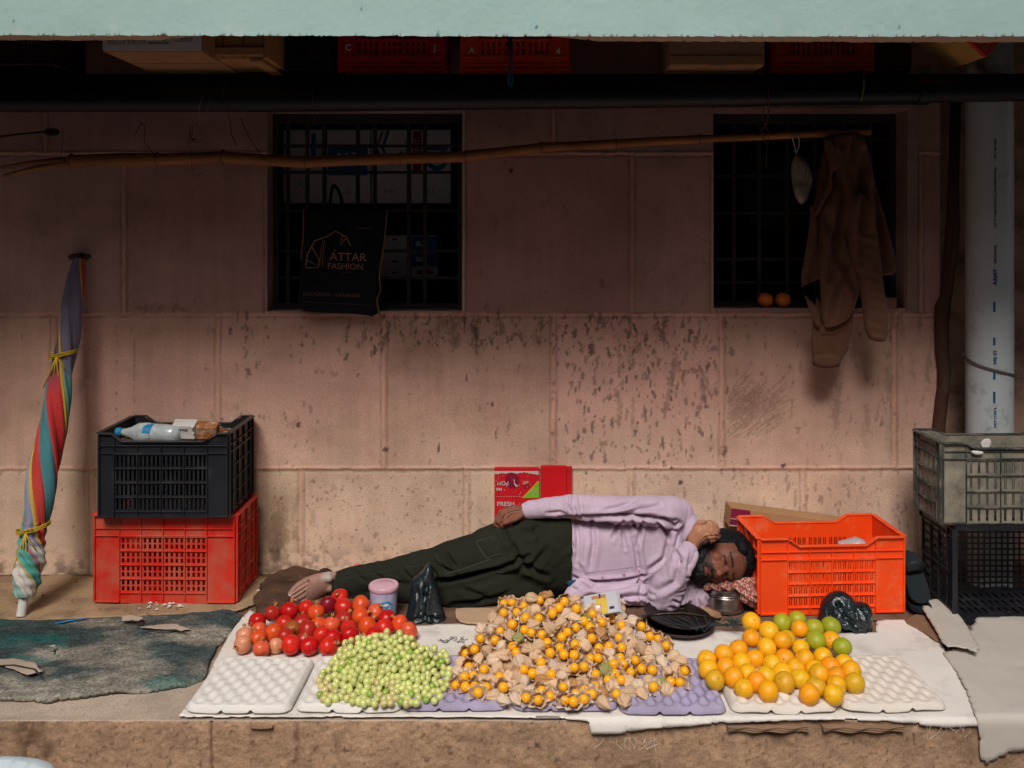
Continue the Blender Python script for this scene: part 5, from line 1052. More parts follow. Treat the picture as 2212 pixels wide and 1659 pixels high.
V, Q, N = remeshed(mb, .005, 3); V += N * (.004 * np.sin(V[:, 0] * 160 + V[:, 2] * 230) + .008 * (fbm(V[:, 0] * 40, V[:, 2] * 40 + V[:, 1] * 20, 4) - .5))[:, None]
tag(mesh_np('checked_cloth', V, Q, m_chk, smooth=True), 'red and white checked cloth bunched as a pillow on the steel tin', 'cloth')
# balance pans
t = empty('weighing_scale', G(1475, 1368, .012), 'old black hand balance with two nested pans and cords beside the elbow', 'scale'); k_ = t.location.y / F; m_scl = M('blackened iron', (.035, .025, .022), rough=.4, metal=.7, dirt=(.10, .07, .05), dirt_amt=.3, dirt_scale=20)
pan = [(.0001, .004), (40 * k_, .006), (62 * k_, .013), (72 * k_, .024), (74 * k_, .0255), (73 * k_, .022), (63 * k_, .010), (40 * k_, .003), (.0001, .001)]
mb = MB(); mb.lathe(pan, n=44, c=(0, .035, 0)); mb.build('pan', m_scl, t, smooth=True); mb = MB(); mb.lathe(pan, n=44, c=(-.012, .04, .022), M=Matrix.Rotation(.10, 3, 'Y')); mb.build('pan', m_scl, t, smooth=True)
mb = MB(); mb.tube([(-.125, -.01, .060), (-.06, .0, .064), (0, .0, .066), (.08, .0, .055), (.12, -.005, .045)], [.003, .005, .006, .005, .003], n=8); mb.build('beam', m_scl, t, smooth=True)
mb = MB(); mb.tube([(-.02, 0, .068), (-.012, 0, .078), (0, 0, .082), (.01, 0, .078), (.014, 0, .068)], .002, n=6); mb.build('hook', m_scl, t, smooth=True)
mb = MB(); mb.lathe([(.0001, 0), (.006, .001), (.005, .018), (.007, .028), (.0001, .03)], n=10, c=(-.128, -.012, .035)); mb.build('weight_hook', m_scl, t, smooth=True)
mb = MB()
for k in range(7): a = k * .9; mb.tube([(-.11 + k * .03, -.005, .058), (-.06 + k * .025 + .02 * math.sin(a), -.03 - .01 * (k % 3), .046), (.02 * math.cos(a) + k * .012, -.04 - .006 * k, .036), (.10, -.02 + .006 * k, .034), (.14 + .01 * math.sin(a), .0, .03)], .0012, n=5)
for k in range(34):
    a = rng.uniform(0, 6.28); c = Vector((.17 + rng.normal(0, .018), -.002 + rng.normal(0, .015), .022 + abs(rng.normal(0, .012)))); r_ = rng.uniform(.006, .016)
    mb.tube([c + Vector((math.cos(a + q) * r_, math.sin(a + q) * r_ * .6, abs(math.sin(a + q * 1.3)) * r_)) for q in (0, 1, 2, 3, 4)], .0011, n=4)
mb.build('cord_tangle', M('dark grey green cord', (.035, .055, .055), rough=.8), t)
t = empty('card_stack', G(1308, 1318, .012), 'stack of white and yellow printed cards standing behind the golden berries', 'cards', rot=(-.55, -.30, -.35)); t.location.z += .045; t.location.y = 3.03; t.location.x = P(1300, 1300, 3.03).x; t.location.z = P(1300, 1306, 3.03).z
m_cardw = M('pale bluish card', (.50, .52, .56), rough=.7)
for k in range(5): mb = MB(); mb.box((-.058 + k * .0015, -.008 + k * .004, -.032), (.058 + k * .001, -.0053 + k * .004, .034 - k * .0006)); mb.build('card', m_cardw, t, bevel=.0005)
patch2 = lambda x0, z0, x1, z1, m, e=.0088: (lambda q: (q.box((x0, -e - .0004, z0), (x1, -e + .0005, z1)), q.build('print', m, t)))(MB())
patch2(-.018, -.030, .022, .018, M('yellow card print', (.62, .45, .06), rough=.6)); patch2(-.030, .018, .020, .028, M('skin print', (.45, .2, .1), rough=.6)); patch2(-.030, -.030, .000, .000, m_redink, .0094); patch2(-.028, -.028, -.002, -.002, m_winw, .0099); patch2(.028, -.020, .045, -.012, m_ink)
q = MB(); q.box((-.004, -.0101, .018), (.002, -.0085, .032)); q.build('print', m_ink, t); text('Rs 20', .010, face_front((-.015, -.0106, -.015)), m_redink, t)

# right hand side: grey crate on an overturned black crate, slippers
t = place_crate('fallen_crate', 2062, 2330, 1345, 1142, .26, m_blkp, 'black plastic crate lying on its side under the grey crate', z0=.010, Yf=GY(1340, .01), cols=4, rows=3, per=4); bpy.data.objects.remove
# rebuild as lying on its side: opening towards the street
for ch in [x for x in bpy.data.objects if x.parent == t]: bpy.data.objects.remove(ch)
lab = t['label']; bpy.data.objects.remove(t)
YfR = GY(1342, .01); Wb = .52; Hb = (1342 - 1142) * YfR / F; xl = (2064 - CX) * YfR / F
t = crate('fallen_crate', Wb, Hb, .27, m_blkp, lab, loc=(xl + Wb / 2, YfR + .27, .010 + Hb / 2), rot=(math.radians(90), 0, 0), cols=4, rows=3, per=4, panel=(.1, .9), vpan=(.1, .8))
YfG = YfR + .002; xg = (2034 - CX) * YfG / F; zg = .010 + Hb + .004
t = crate('grey_crate', .5, .21, (1138 - 962) * YfG / F, m_greyp, 'dusty grey plastic crate resting on the fallen black crate at the right', loc=(xg + .25, YfG + .105, zg + .008), rot=(0, 0, math.radians(.6)), cols=3, rows=4, per=4, panel=(.16, .86), vpan=(.02, .80), sw=.35, dip=.018, xdip=(.14, .22))
m_rimd = M('dark dusty rim', (.045, .055, .055), rough=.75, var=.3, dirt=(.25, .23, .19), dirt_amt=.5, dirt_scale=16)
for ch in [x for x in bpy.data.objects if x.parent == t and x.name.startswith(('rim', 'ribs'))]: ch.data.materials[0] = m_rimd
mb = MB(); o = inflate('torn_label', [(2118, 950), (2140, 946), (2142, 960), (2132, 975), (2120, 970)], YfG + .20, .002, .001, .004, .004, m_letw); tag(o, 'torn white plastic label inside the grey crate', 'litter')
mb = MB(); o = inflate('torn_tape', [(2096, 973), (2120, 974), (2128, 979), (2112, 984), (2100, 980)], YfG - .012, .003, .001, .004, .004, m_letw); tag(o, 'scrap of white tape stuck on the front rim of the grey crate', 'litter')
m_slip = M('dark rubber', (.01, .013, .016), rough=.55, bump=.3, bscale=120); m_sole = M('worn grey sole', (.016, .022, .026), rough=.8)
for i, (x, y, z0_, tilt, lab) in enumerate(((1988, 1300, .03, 52, 'dark rubber slipper standing on its heel between the orange crate and the black crate'), (1995, 1322, .012, 8, 'second dark slipper lying flat under the upright one'))):
    t = empty('slipper', P(x, y, 3.18 + i * -.02), lab, 'slipper', rot=(math.radians(tilt), 0, .05)); t.scale = (.82, .70, .82); t.location.z = max(.018, t.location.z)
    ol = smooth_poly([(-.044, 0.01), (-.046, .08), (-.040, .13), (-.046, .19), (-.035, .235), (0, .25), (.035, .235), (.048, .19), (.042, .13), (.046, .08), (.044, .01), (.02, -.012), (-.02, -.012)], 2)
    X, Y, D, q = clipgrid(ol, .006); tp = np.stack([X, Y, .012 + .004 * np.exp(-D / .006)], 1); bt_ = tp.copy(); bt_[:, 2] = 0; V, Q = shell(tp, bt_, q); mesh_np('sole', V, Q, m_sole, t, smooth=False)
    mb = MB(); mb.tube([(-.045, .14, .008), (-.03, .15, .045), (0, .155, .055), (.03, .15, .045), (.045, .14, .008)], [.02, .024, .026, .024, .02], n=10, flat=.25, up=(0, 0, 1)); mb.build('strap', m_slip, t, smooth=True)

# ================================================================== UMBRELLA
t = empty('umbrella', G(45, 1330, .014), 'furled striped sun umbrella in red, teal and yellow leaning on the wall at the left', 'umbrella')
axp = [(45, 1331), (52, 1290), (58, 1250), (66, 1200), (72, 1150), (84, 1080), (98, 1000), (112, 930), (125, 860), (136, 790), (148, 720), (158, 650), (166, 600), (172, 560)]
def ax3(x, y): f = (1331 - y) / (1331 - 560); return P(x, y, 3.17 + f * .34)
A3 = [ax3(*p) for p in axp]; rr = [9, 19, 26, 27, 23, 29, 31, 30, 27, 22, 23, 23, 20, 13]
m = 260; ts = np.linspace(0, 1, m); yk = np.array([p[1] for p in axp], float); sk = (1331 - yk) / 771
def ip(vals): return np.interp(ts, sk, vals)
cx3 = np.stack([ip([a[i] for a in A3]) for i in range(3)], 1); r0 = ip(rr) * 3.3 / F
for _ in range(6): cx3[1:-1] = (cx3[:-2] + cx3[2:] + 2 * cx3[1:-1]) / 4; r0[1:-1] = (r0[:-2] + r0[2:] + 2 * r0[1:-1]) / 4
n = 140; th = np.linspace(0, 2 * np.pi, n, endpoint=False); TH_, TT = np.meshgrid(th, ts)
axis = (cx3[-1] - cx3[0]); axis /= np.linalg.norm(axis); u_ = np.cross(axis, [0, 1, 0]); u_ /= np.linalg.norm(u_); w_ = np.cross(axis, u_)
ph = TH_ + TT * 8.5 * (1 - .0 * TT); ph = np.where(TT < .22, ph - (.22 - TT) * 16, ph)
fr = (ph / (2 * np.pi)) % 1
st = [(0, .21, (.60, .030, .030)), (.21, .25, (.62, .38, .03)), (.25, .44, (.08, .36, .32)), (.44, .47, (.42, .05, .04)), (.47, .66, (.27, .28, .40)), (.66, .70, (.60, .42, .05)), (.70, .84, (.55, .045, .035)), (.84, 1.0, (.06, .24, .28))]
colr = np.zeros(fr.shape + (3,)); sd = np.full(fr.shape, 1.0)
for a0, b0, c in st: mm = (fr >= a0) & (fr < b0); colr[mm] = c; sd = np.minimum(sd, np.minimum(np.abs(fr - a0), np.abs(fr - b0)))
up_ = np.clip((TT - .62) / .1, 0, 1)[..., None]; dk_ = np.where((fr < .21)[..., None], np.array([.10, .085, .14]), np.where(((fr > .25) & (fr < .66))[..., None], np.array([.17, .14, .22]), colr)); colr = colr * (1 - up_) + dk_ * up_
white = (TT < .2) & (((ph * 2.0 / (2 * np.pi)) % 1) < .45); colr[white] = (.60, .57, .52); tealw = (TT < .2) & ~white & ((((ph) / (2 * np.pi)) % 1) > .5); colr[tealw] = (.25, .45, .40)
lobe = 1 + .09 * np.cos(3 * ph + .6) + .05 * np.cos(5 * ph) - .10 * np.exp(-(sd / .012) ** 2)
lobe = lobe * (1 + .10 * (fbm(ph * 3, TT * 9, 61, 3) - .5)) - .05 * np.abs(np.sin(ph * 4 + TT * 5)) ** 8 * (TT < .7)
lobe = np.where(TT < .26, lobe + .09 * np.sin(9 * ph) + .05 * np.sin(TT * 220), lobe)
R2 = r0[:, None] * lobe
V = cx3[:, None, :] + u_ * (R2 * np.cos(TH_))[..., None] + w_ * (R2 * np.sin(TH_))[..., None]
s0 = 14
V = V[s0:]; colr = colr[s0:]; mm_ = m - s0; I = np.arange(mm_ * n).reshape(mm_, n); In = np.roll(I, -1, 1)
Q = np.stack([I[:-1].ravel(), In[:-1].ravel(), In[1:].ravel(), I[1:].ravel()], 1)
o = mesh_np('furled_canopy', V.reshape(-1, 3) - np.array(t.location), Q, M('umbrella cloth', (.9, .9, .9), rough=.7, var=.14, bump=.25, bscale=200, attr=True, sheen=.1), t, smooth=True, col=colr.reshape(-1, 3))
L0 = t.location; mb = MB(); mb.tube([A3[0] - L0, Vector(cx3[22]) - L0], .0155, n=20); mb.build('white_ferrule', M('white plastic tube', (.66, .66, .62), rough=.4), t, smooth=True, auto=40)
mb = MB(); mb.tube([Vector(cx3[-2]) - L0, Vector(cx3[-1]) - L0 + Vector((.0, .02, .02))], .008, n=10); mb.build('pole_end', m_strd, t, smooth=True)
m_yr = M('yellow cord', (.62, .42, .03), rough=.7)
for (cx_, cy_, r_, hang, nm) in ((136, 768, 26, 70, 'upper'), (72, 1142, 29, 90, 'lower')):
    c = ax3(cx_, cy_) - L0; mb = MB()
    for q in range(3): mb.tube([c + Vector((math.cos(k * .5) * r_ * 1.12 * 3.3 / F, math.sin(k * .5) * r_ * 1.12 * 3.3 / F, q * .005 + .012 * math.cos(k * .5))) for k in range(14)], .0023, n=6)
    k0 = c + Vector((.0, -r_ * 3.3 / F - .006, .004))
    for s1, s2, l in ((-.05, -.35, hang), (.0, -.08, hang * .8), (.02, .12, hang * .95), (-.03, -.2, hang * .7), (.01, .3, hang * .4)):
        mb.tube([k0, k0 + Vector((s2 * .05, -.006, -l * .4 * 3.3 / F)), k0 + Vector((s2 * .12 + s1 * .1, -.002, -l * 3.3 / F))], [.002, .0022, .0018], n=6)
    for sg in (1, -1): mb.tube([k0, k0 + Vector((sg * .018, -.008, .018)), k0 + Vector((sg * .030, -.004, .012)), k0 + Vector((sg * .014, -.006, .0)), k0], .002, n=6)
    mb.build('tie_cord', m_yr, t, smooth=True)
mb = MB(); ell(mb, P(172, 555, 3.56), (.045, .02, .015)); tag(mb.build('wall_hook', M('rusty wall bracket', (.10, .05, .045), rough=.9), smooth=True), 'rusty bracket on the wall holding the top of the umbrella', 'bracket')

o = inflate('stone', [(688, 1232), (700, 1226), (714, 1230), (722, 1240), (712, 1248), (692, 1246)], 3.54, .02, .02, .004, .02, M('dark clod', (.05, .028, .022), rough=1, bump=1, bscale=60)); tag(o, 'dark clod of dirt at the foot of the wall above the bare foot', 'clod')
o = inflate('pink_scrap', [(764, 1222), (768, 1216), (778, 1217), (784, 1224), (778, 1230), (766, 1229)], 3.545, .008, .006, .003, .008, M('pink crumpled paper', (.6, .12, .13), rough=.7)); tag(o, 'pink crumpled scrap behind the trouser cuff by the wall', 'litter')
mb = MB()
for k in range(120):
    c = Vector(G(rng.uniform(560, 2000), rng.uniform(1242, 1300), .012)) if k % 3 else Vector(G(rng.uniform(-20, 560), rng.uniform(1250, 1330), .014)); s_ = rng.uniform(.002, .007); mb.add([c + Vector((-s_, 0, 0)), c + Vector((0, -s_ * .6, .001)), c + Vector((s_, .0, .001)), c + Vector((0, s_ * .6, .003)), c + Vector((0, 0, s_))], [(0, 1, 4), (1, 2, 4), (2, 3, 4), (3, 0, 4)])
tag(mb.build('grit', M('brown grit', (.13, .08, .055), rough=1)), 'brown grit scattered over the sheets along the foot of the wall', 'grit', kind='stuff')
# ================================================================== FRUIT
def dpt(x, y, Y): return P(x, y, Y)
ORD = ['first', 'second', 'third', 'fourth', 'fifth', 'sixth', 'seventh', 'eighth', 'ninth', 'tenth', 'eleventh', 'twelfth', 'thirteenth', 'fourteenth', 'fifteenth']
def relax(pts, rad, zmin, it=60):
    """push overlapping fruit apart along their heights and depths, keeping the heap's outline."""
    p = np.array(pts, float); r = np.array(rad)
    for _ in range(it):
        d = p[:, None] - p[None]; L = np.linalg.norm(d, axis=2) + np.eye(len(p)); ov = np.maximum(0, (r[:, None] + r[None]) * .97 - L) * (1 - np.eye(len(p)))
        s = (d / L[..., None] * ov[..., None] * .4); s[..., 0] *= .25; s[..., 2] *= .25; p += s.sum(1) * .6; p[:, 2] = np.maximum(p[:, 2], zmin + r)
    return p
# ---- pomegranates
pom = [(160,705,'pale'),(375,705,'pink'),(590,700,'red'),(760,705,'crimson'),(940,695,'red'),(487,655,'pale'),(180,585,'pale'),(300,610,'orange'),(290,445,'crimson'),(310,500,'pink'),(455,510,'orange'),(540,480,'red'),(615,560,'olive'),(670,465,'dark'),(845,560,'red'),(840,490,'orange'),(1090,575,'crimson'),(725,625,'dark'),(960,590,'crimson'),(430,365,'dark'),(595,355,'crimson'),(685,340,'red'),(820,365,'orange'),(930,300,'maroon'),(1000,270,'red'),(1060,315,'red'),(1200,290,'orange'),(970,440,'pink'),(1105,490,'red'),(1190,395,'orange'),(1280,475,'orange'),(1340,380,'pink'),(1450,425,'crimson'),(1545,440,'orange'),(1650,520,'pink'),(1360,560,'crimson'),(1070,420,'dark'),(1420,520,'red'),(760,560,'dark'),(560,590,'dark')]
pcol = {'pale': (.74, .30, .17), 'pink': (.74, .11, .045), 'red': (.66, .022, .012), 'crimson': (.56, .008, .008), 'orange': (.74, .085, .018), 'olive': (.36, .10, .02), 'dark': (.44, .022, .015), 'maroon': (.24, .006, .02)}
pword = {'pale': 'pale pinkish', 'pink': 'light pink red', 'red': 'bright red', 'crimson': 'deep crimson', 'orange': 'orange red', 'olive': 'olive tinged', 'dark': 'dull brownish red', 'maroon': 'dark maroon'}
m_pom = M('pomegranate skin', (1, 1, 1), rough=.27, var=.22, scale=1.6, bump=.18, bscale=30, objcol=True, spec=.35, dirt=(.60, .22, .08), dirt_amt=.0, dirt_scale=26, bdist=.0015)
m_cal = M('pomegranate crown', (.50, .22, .08), rough=.7, var=.3, scale=60, bump=.5, bscale=150)
def pom_mesh(seed):
    rs = np.random.default_rng(seed); a1, a2 = rs.uniform(0, 6, 2)
    prof = [(.0001, -1.0), (.25, -.975), (.55, -.84), (.80, -.60), (.96, -.25), (1.0, .1), (.93, .45), (.75, .72), (.50, .87), (.30, .94), (.20, 1.0), (.17, 1.08)]
    mb = MB(); mb.lathe(prof, n=28, wob=lambda a, i: 1 + .035 * math.cos(3 * a + a1) + .02 * math.cos(5 * a + a2) - (.0 if i > 9 else 0)); body = mb.build('pomegranate_body', m_pom, smooth=True, link=False)
    mb = MB(); n = 24; pr = [(.17, 1.04), (.18, 1.14), (.21, 1.26), (.24, 1.36)]
    b = len(mb.v)
    for i, (r, z) in enumerate(pr):
        for k in range(n):
            an = 2 * math.pi * k / n; tooth = (1 if (k % 4) in (1, 2) else -.6) if i == 3 else 0
            rr = r + (.03 * tooth if i == 3 else 0); zz = z + (.10 * tooth if i == 3 else 0); mb.v.append((rr * math.cos(an), rr * math.sin(an), zz))
    for i in range(3):
        for k in range(n): mb.f.append((i * n + k, i * n + (k + 1) % n, (i + 1) * n + (k + 1) % n, (i + 1) * n + k))
    for k in range(n): mb.f.append((k, (k + 1) % n, n + (k + 1) % n)) if 0 else None
    c = len(mb.v); mb.v.append((0, 0, 1.06)); [mb.f.append((k, c, (k + 1) % n)) for k in range(n)]
    crown = mb.build('crown', m_cal, link=False); return body, crown
pm = [pom_mesh(i) for i in range(4)]
pts = []; rad = []
for x, y, c in pom:
    px = (550 + x / 3.687) * .8848; py = (1400 + y / 3.687) * .8848; Y = 2.885 + (705 - y) / 415 * .22; r_ = .0285 * rng.uniform(.93, 1.08)
    if c == 'pale' and x == 487: r_ *= .8
    pts.append(tuple(P(px, py, Y))); rad.append(r_)
pp = relax(pts, rad, .012)
up = {0: (-.5, -1, .1), 1: (.1, -.1, 1), 2: (-1, -.3, -.1), 3: (-.4, .1, 1), 5: (-1, -.4, 0), 6: (-.1, .3, 1), 7: (-.5, .0, 1), 9: (-.7, -1, .1), 12: (.2, .7, -1), 19: (.3, .2, 1), 20: (.2, .2, 1), 22: (.05, 0, 1), 27: (.1, -.1, 1), 29: (.9, .0, .5), 31: (.5, -.3, .8), 34: (-.2, -1, 0), 4: (.8, -.3, .5), 16: (-.9, -.5, -.4), 32: (1, -.2, -.6), 13: (.6, -.4, -.8), 28: (-.2, .1, 1), 15: (-.1, 0, 1), 10: (.4, -.2, -1), 33: (-.7, 0, .7)}
rows = {}
for i, (x, y, c) in enumerate(pom): rows.setdefault(0 if y > 640 else 1 if y > 530 else 2 if y > 410 else 3, []).append(i)
rown = ['front', 'second', 'third', 'back']
for rk, ids in rows.items():
    ids.sort(key=lambda i: pom[i][0])
    for j, i in enumerate(ids):
        d = Vector(up.get(i, tuple(rng.normal(0, 1, 3)))).normalized(); b_, cr = pm[i % 4]; q = d.to_track_quat('Z', 'Y')
        o = bpy.data.objects.new('pomegranate', b_); COL.objects.link(o); o.location = pp[i]; o.rotation_mode = 'QUATERNION'; o.rotation_quaternion = q; s_ = rad[i]; o.scale = (s_, s_, s_ * .95); cc = pcol[pom[i][2]]; o.color = (*[v * rng.uniform(.92, 1.08) for v in cc], 1)
        tag(o, f"{pword[pom[i][2]]} pomegranate, {ORD[j]} from the left in the {rown[rk]} row of the pile", 'pomegranate', 'pomegranates piled on the white cloth')
        k_ = bpy.data.objects.new('crown', cr); COL.objects.link(k_); k_.parent = o
# ---- oranges
org = [(1190,265,'G'),(1360,255,'G'),(1530,335,'G'),(1685,330,'L'),(1800,505,'L'),(1275,425,'S'),(1380,355,'O'),(1760,475,'O'),(1560,475,'L'),(785,215,'Y'),(995,335,'Y'),(790,420,'D'),(1100,455,'O'),(1000,540,'Y'),(1165,660,'D'),(1380,560,'Y'),(1440,640,'O'),(1620,610,'Y'),(1640,690,'D'),(450,580,'O'),(625,570,'O'),(690,700,'Y'),(240,690,'Y'),(250,785,'Y'),(455,770,'O'),(310,965,'S'),(890,675,'O'),(720,860,'Y'),(975,905,'Y'),(990,700,'Y'),(1110,815,'Y'),(1260,800,'Y'),(1350,900,'Y'),(1560,860,'O'),(1550,740,'Y'),(1820,710,'Y'),(1870,860,'O'),(1905,940,'S'),(1680,950,'Y'),(1665,1085,'Y'),(1420,1125,'O'),(1450,1010,'S'),(1150,1050,'S'),(915,1125,'O'),(830,1020,'D'),(655,1080,'Y'),(570,970,'O'),(1740,850,'D')]
ocol = {'O': (.92, .385, .006), 'Y': (.92, .46, .008), 'D': (.90, .33, .006), 'S': (.70, .38, .012), 'G': (.40, .40, .02), 'L': (.32, .37, .02)}
oword = {'O': 'orange', 'Y': 'yellowish orange', 'D': 'deep orange', 'S': 'green tinged orange', 'G': 'yellow green', 'L': 'lime green'}
m_orange2 = M('orange skin', (1, 1, 1), rough=.40, var=.06, scale=10, bump=.30, bscale=260, objcol=True, spec=.45, sss=.10, bdist=.0010)
nt = m_orange2.node_tree; bsd = nt.nodes['Principled BSDF']; lk = bsd.inputs['Base Color'].links[0].from_socket; tcn = nt.nodes.new('ShaderNodeTexCoord'); mpn = nt.nodes.new('ShaderNodeMapping'); oin = nt.nodes.new('ShaderNodeObjectInfo')
nzn = nt.nodes.new('ShaderNodeTexNoise'); nzn.inputs['Scale'].default_value = .9; nzn.noise_dimensions = '4D'; nt.links.new(tcn.outputs['Object'], nzn.inputs['Vector']); mul = nt.nodes.new('ShaderNodeMath'); mul.operation = 'MULTIPLY'; mul.inputs[1].default_value = 40; nt.links.new(oin.outputs['Random'], mul.inputs[0]); nt.links.new(mul.outputs[0], nzn.inputs['W'])
rmp = nt.nodes.new('ShaderNodeMapRange'); rmp.inputs[1].default_value = .52; rmp.inputs[2].default_value = .72; rmp.inputs[4].default_value = .55; nt.links.new(nzn.outputs[0], rmp.inputs[0]); mx = nt.nodes.new('ShaderNodeMix'); mx.data_type = 'RGBA'; nt.links.new(rmp.outputs[0], mx.inputs[0]); nt.links.new(lk, mx.inputs[6]); mx.inputs[7].default_value = (.34, .30, .015, 1); nt.links.new(mx.outputs[2], bsd.inputs['Base Color'])
m_stem = M('orange stem scar', (.10, .12, .03), rough=.8)
def org_mesh(seed):
    rs = np.random.default_rng(seed); a1, a2 = rs.uniform(0, 6, 2); mb = MB(); prof = []
    for i in range(19):
        th_ = math.pi * i / 18; r_ = math.sin(th_); z_ = -math.cos(th_) * .93; dip_ = .05 * math.exp(-(th_ - math.pi) ** 2 / .05) + .03 * math.exp(-th_ ** 2 / .03); prof.append((max(.0001, r_), z_ - dip_ if z_ > 0 else z_ + dip_))
    mb.lathe(prof, n=32, wob=lambda a, i: 1 + .014 * math.cos(2 * a + a1) + .010 * math.cos(5 * a + a2)); b_ = mb.build('orange_body', m_orange2, smooth=True, link=False)
    mb = MB(); mb.lathe([(.0001, .895), (.05, .895), (.07, .880), (.075, .86)], n=10, wob=lambda a, i: 1 + .2 * math.cos(5 * a)); return b_, mb.build('stem_scar', m_stem, link=False)
om = [org_mesh(i) for i in range(4)]; pts = []; rad = []
for x, y, c in org:
    px = (1680 + x / 4.9156) * .8848; py = (1480 + y / 4.9156) * .8848; Y = 2.600 + (1100 - y) / 885 * .27; pts.append(tuple(P(px, py, Y))); rad.append(.0292 * rng.uniform(.95, 1.06))
pp = relax(pts, rad, .024)
rows = {}
for i, (x, y, c) in enumerate(org): rows.setdefault(0 if y > 960 else 1 if y > 780 else 2 if y > 600 else 3 if y > 440 else 4, []).append(i)
rown = ['front', 'second', 'third', 'fourth', 'back']
for rk, ids in rows.items():
    ids.sort(key=lambda i: org[i][0])
    for j, i in enumerate(ids):
        b_, sc_ = om[i % 4]; d = Vector((rng.normal(0, .6), rng.normal(-.2, .6), rng.normal(.4, .7))).normalized(); o = bpy.data.objects.new('orange', b_); COL.objects.link(o); o.location = pp[i]; o.rotation_mode = 'QUATERNION'; o.rotation_quaternion = d.to_track_quat('Z', 'Y'); s_ = rad[i]; o.scale = (s_,) * 3
        o.color = (*[v * rng.uniform(.93, 1.05) for v in ocol[org[i][2]]], 1)
        tag(o, f"{oword[org[i][2]]} {'fruit' if org[i][2] in 'OYDS' else 'citrus fruit'}, {ORD[j]} from the left in the {rown[rk]} row of the orange pile", 'orange', 'oranges piled on the egg trays')
        k_ = bpy.data.objects.new('stem_scar', sc_); COL.objects.link(k_); k_.parent = o
# ---- heaps met by rays from their outline
def on_heap(px, py, hf, Y0, Y1):
    """first point of the surface z = hf(X, Y) along the line of sight, coming from the front."""
    Y = np.linspace(Y0, Y1, 260); X = (px - CX) * Y / F; Z = CAMH - (py - HY) * Y / F; d = Z - hf(X, Y); k = np.where(d < 0)[0]
    return None if len(k) == 0 else (X[k[0]], Y[k[0]], Z[k[0]])
def poisson(poly, dist, n=9000, yscale=1.0, seed=1):
    rs = np.random.default_rng(seed); a = np.array(poly); lo, hi = a.min(0), a.max(0); c = rs.uniform(lo, hi, (n, 2)); sd, _, _ = poly_sd(c[:, 0], c[:, 1], poly); c = c[sd < -2]; keep = []
    for q in c:
        if all((q[0] - k[0]) ** 2 + ((q[1] - k[1]) / yscale) ** 2 > dist * dist for k in keep): keep.append(q)
    return keep
# grapes
m_grape = M('green grape skin', (1, 1, 1), rough=.24, var=.14, scale=2, bump=.03, objcol=True, sss=.5, spec=.6)
m_gst = M('grape stalk', (.20, .16, .05), rough=.8)
mb = MB(); ell(mb, (0, 0, 0), (1, 1, 1.2), n=20); g_me = mb.build('grape', m_grape, smooth=True, link=False)
gx0 = (830 - CX) * 2.72 / F
def hg(X, Y): # grape heap height
    a = np.clip(1 - ((X - gx0) / .205) ** 2 - ((Y - 2.745) / .175) ** 2, 0, None) ** .75 * .125
    return np.maximum(a + .055 * (fbm(X * 13, Y * 15, 3, 3) - .5) * (a > .01), .038)
gout = [(683, 1505), (686, 1470), (705, 1440), (728, 1408), (748, 1385), (770, 1362), (800, 1364), (815, 1374), (832, 1356), (866, 1357), (890, 1380), (905, 1396), (935, 1398), (968, 1412), (974, 1440), (972, 1480), (960, 1506), (935, 1522), (905, 1520), (890, 1532), (860, 1524), (800, 1532), (760, 1524), (745, 1516), (705, 1522)]
gp = poisson(gout, 10.4, 16000, seed=4); gpos = []
for x, y in gp:
    h = on_heap(x, y, hg, 2.52, 2.95)
    if h: gpos.append((h[0], h[1] + .004, max(h[2], .040) , 0))
gp2 = poisson(gout, 9.5, 12000, seed=9)
for x, y in gp2:
    h = on_heap(x, y, lambda X, Y: hg(X, Y) - .014, 2.52, 2.95)
    if h and h[2] > .045: gpos.append((h[0], h[1] + .008, h[2] - .004, 1))
gpos = np.array(gpos); rsg = np.random.default_rng(2)
cent = [(700, 1490), (735, 1455), (770, 1400), (770, 1500), (800, 1445), (850, 1385), (850, 1440), (835, 1500), (900, 1420), (890, 1480), (930, 1500), (945, 1440)]
c3 = np.array([on_heap(x, y, hg, 2.5, 3.0) or (0, 0, 0) for x, y in cent])
own = np.argmin(((gpos[:, None, :3] - c3[None]) ** 2).sum(2) + .0006 * rsg.random((len(gpos), len(c3))), 1)
gl = ['at the lower left corner', 'on the left slope', 'at the top left peak', 'at the bottom, left of centre', 'in the middle of the left half', 'at the top right peak beside the pomegranates', 'in the centre', 'with yellowish berries at the bottom centre', 'below the right peak', 'right of the bottom centre', 'at the lower right corner', 'at the far right edge beside the golden berries']
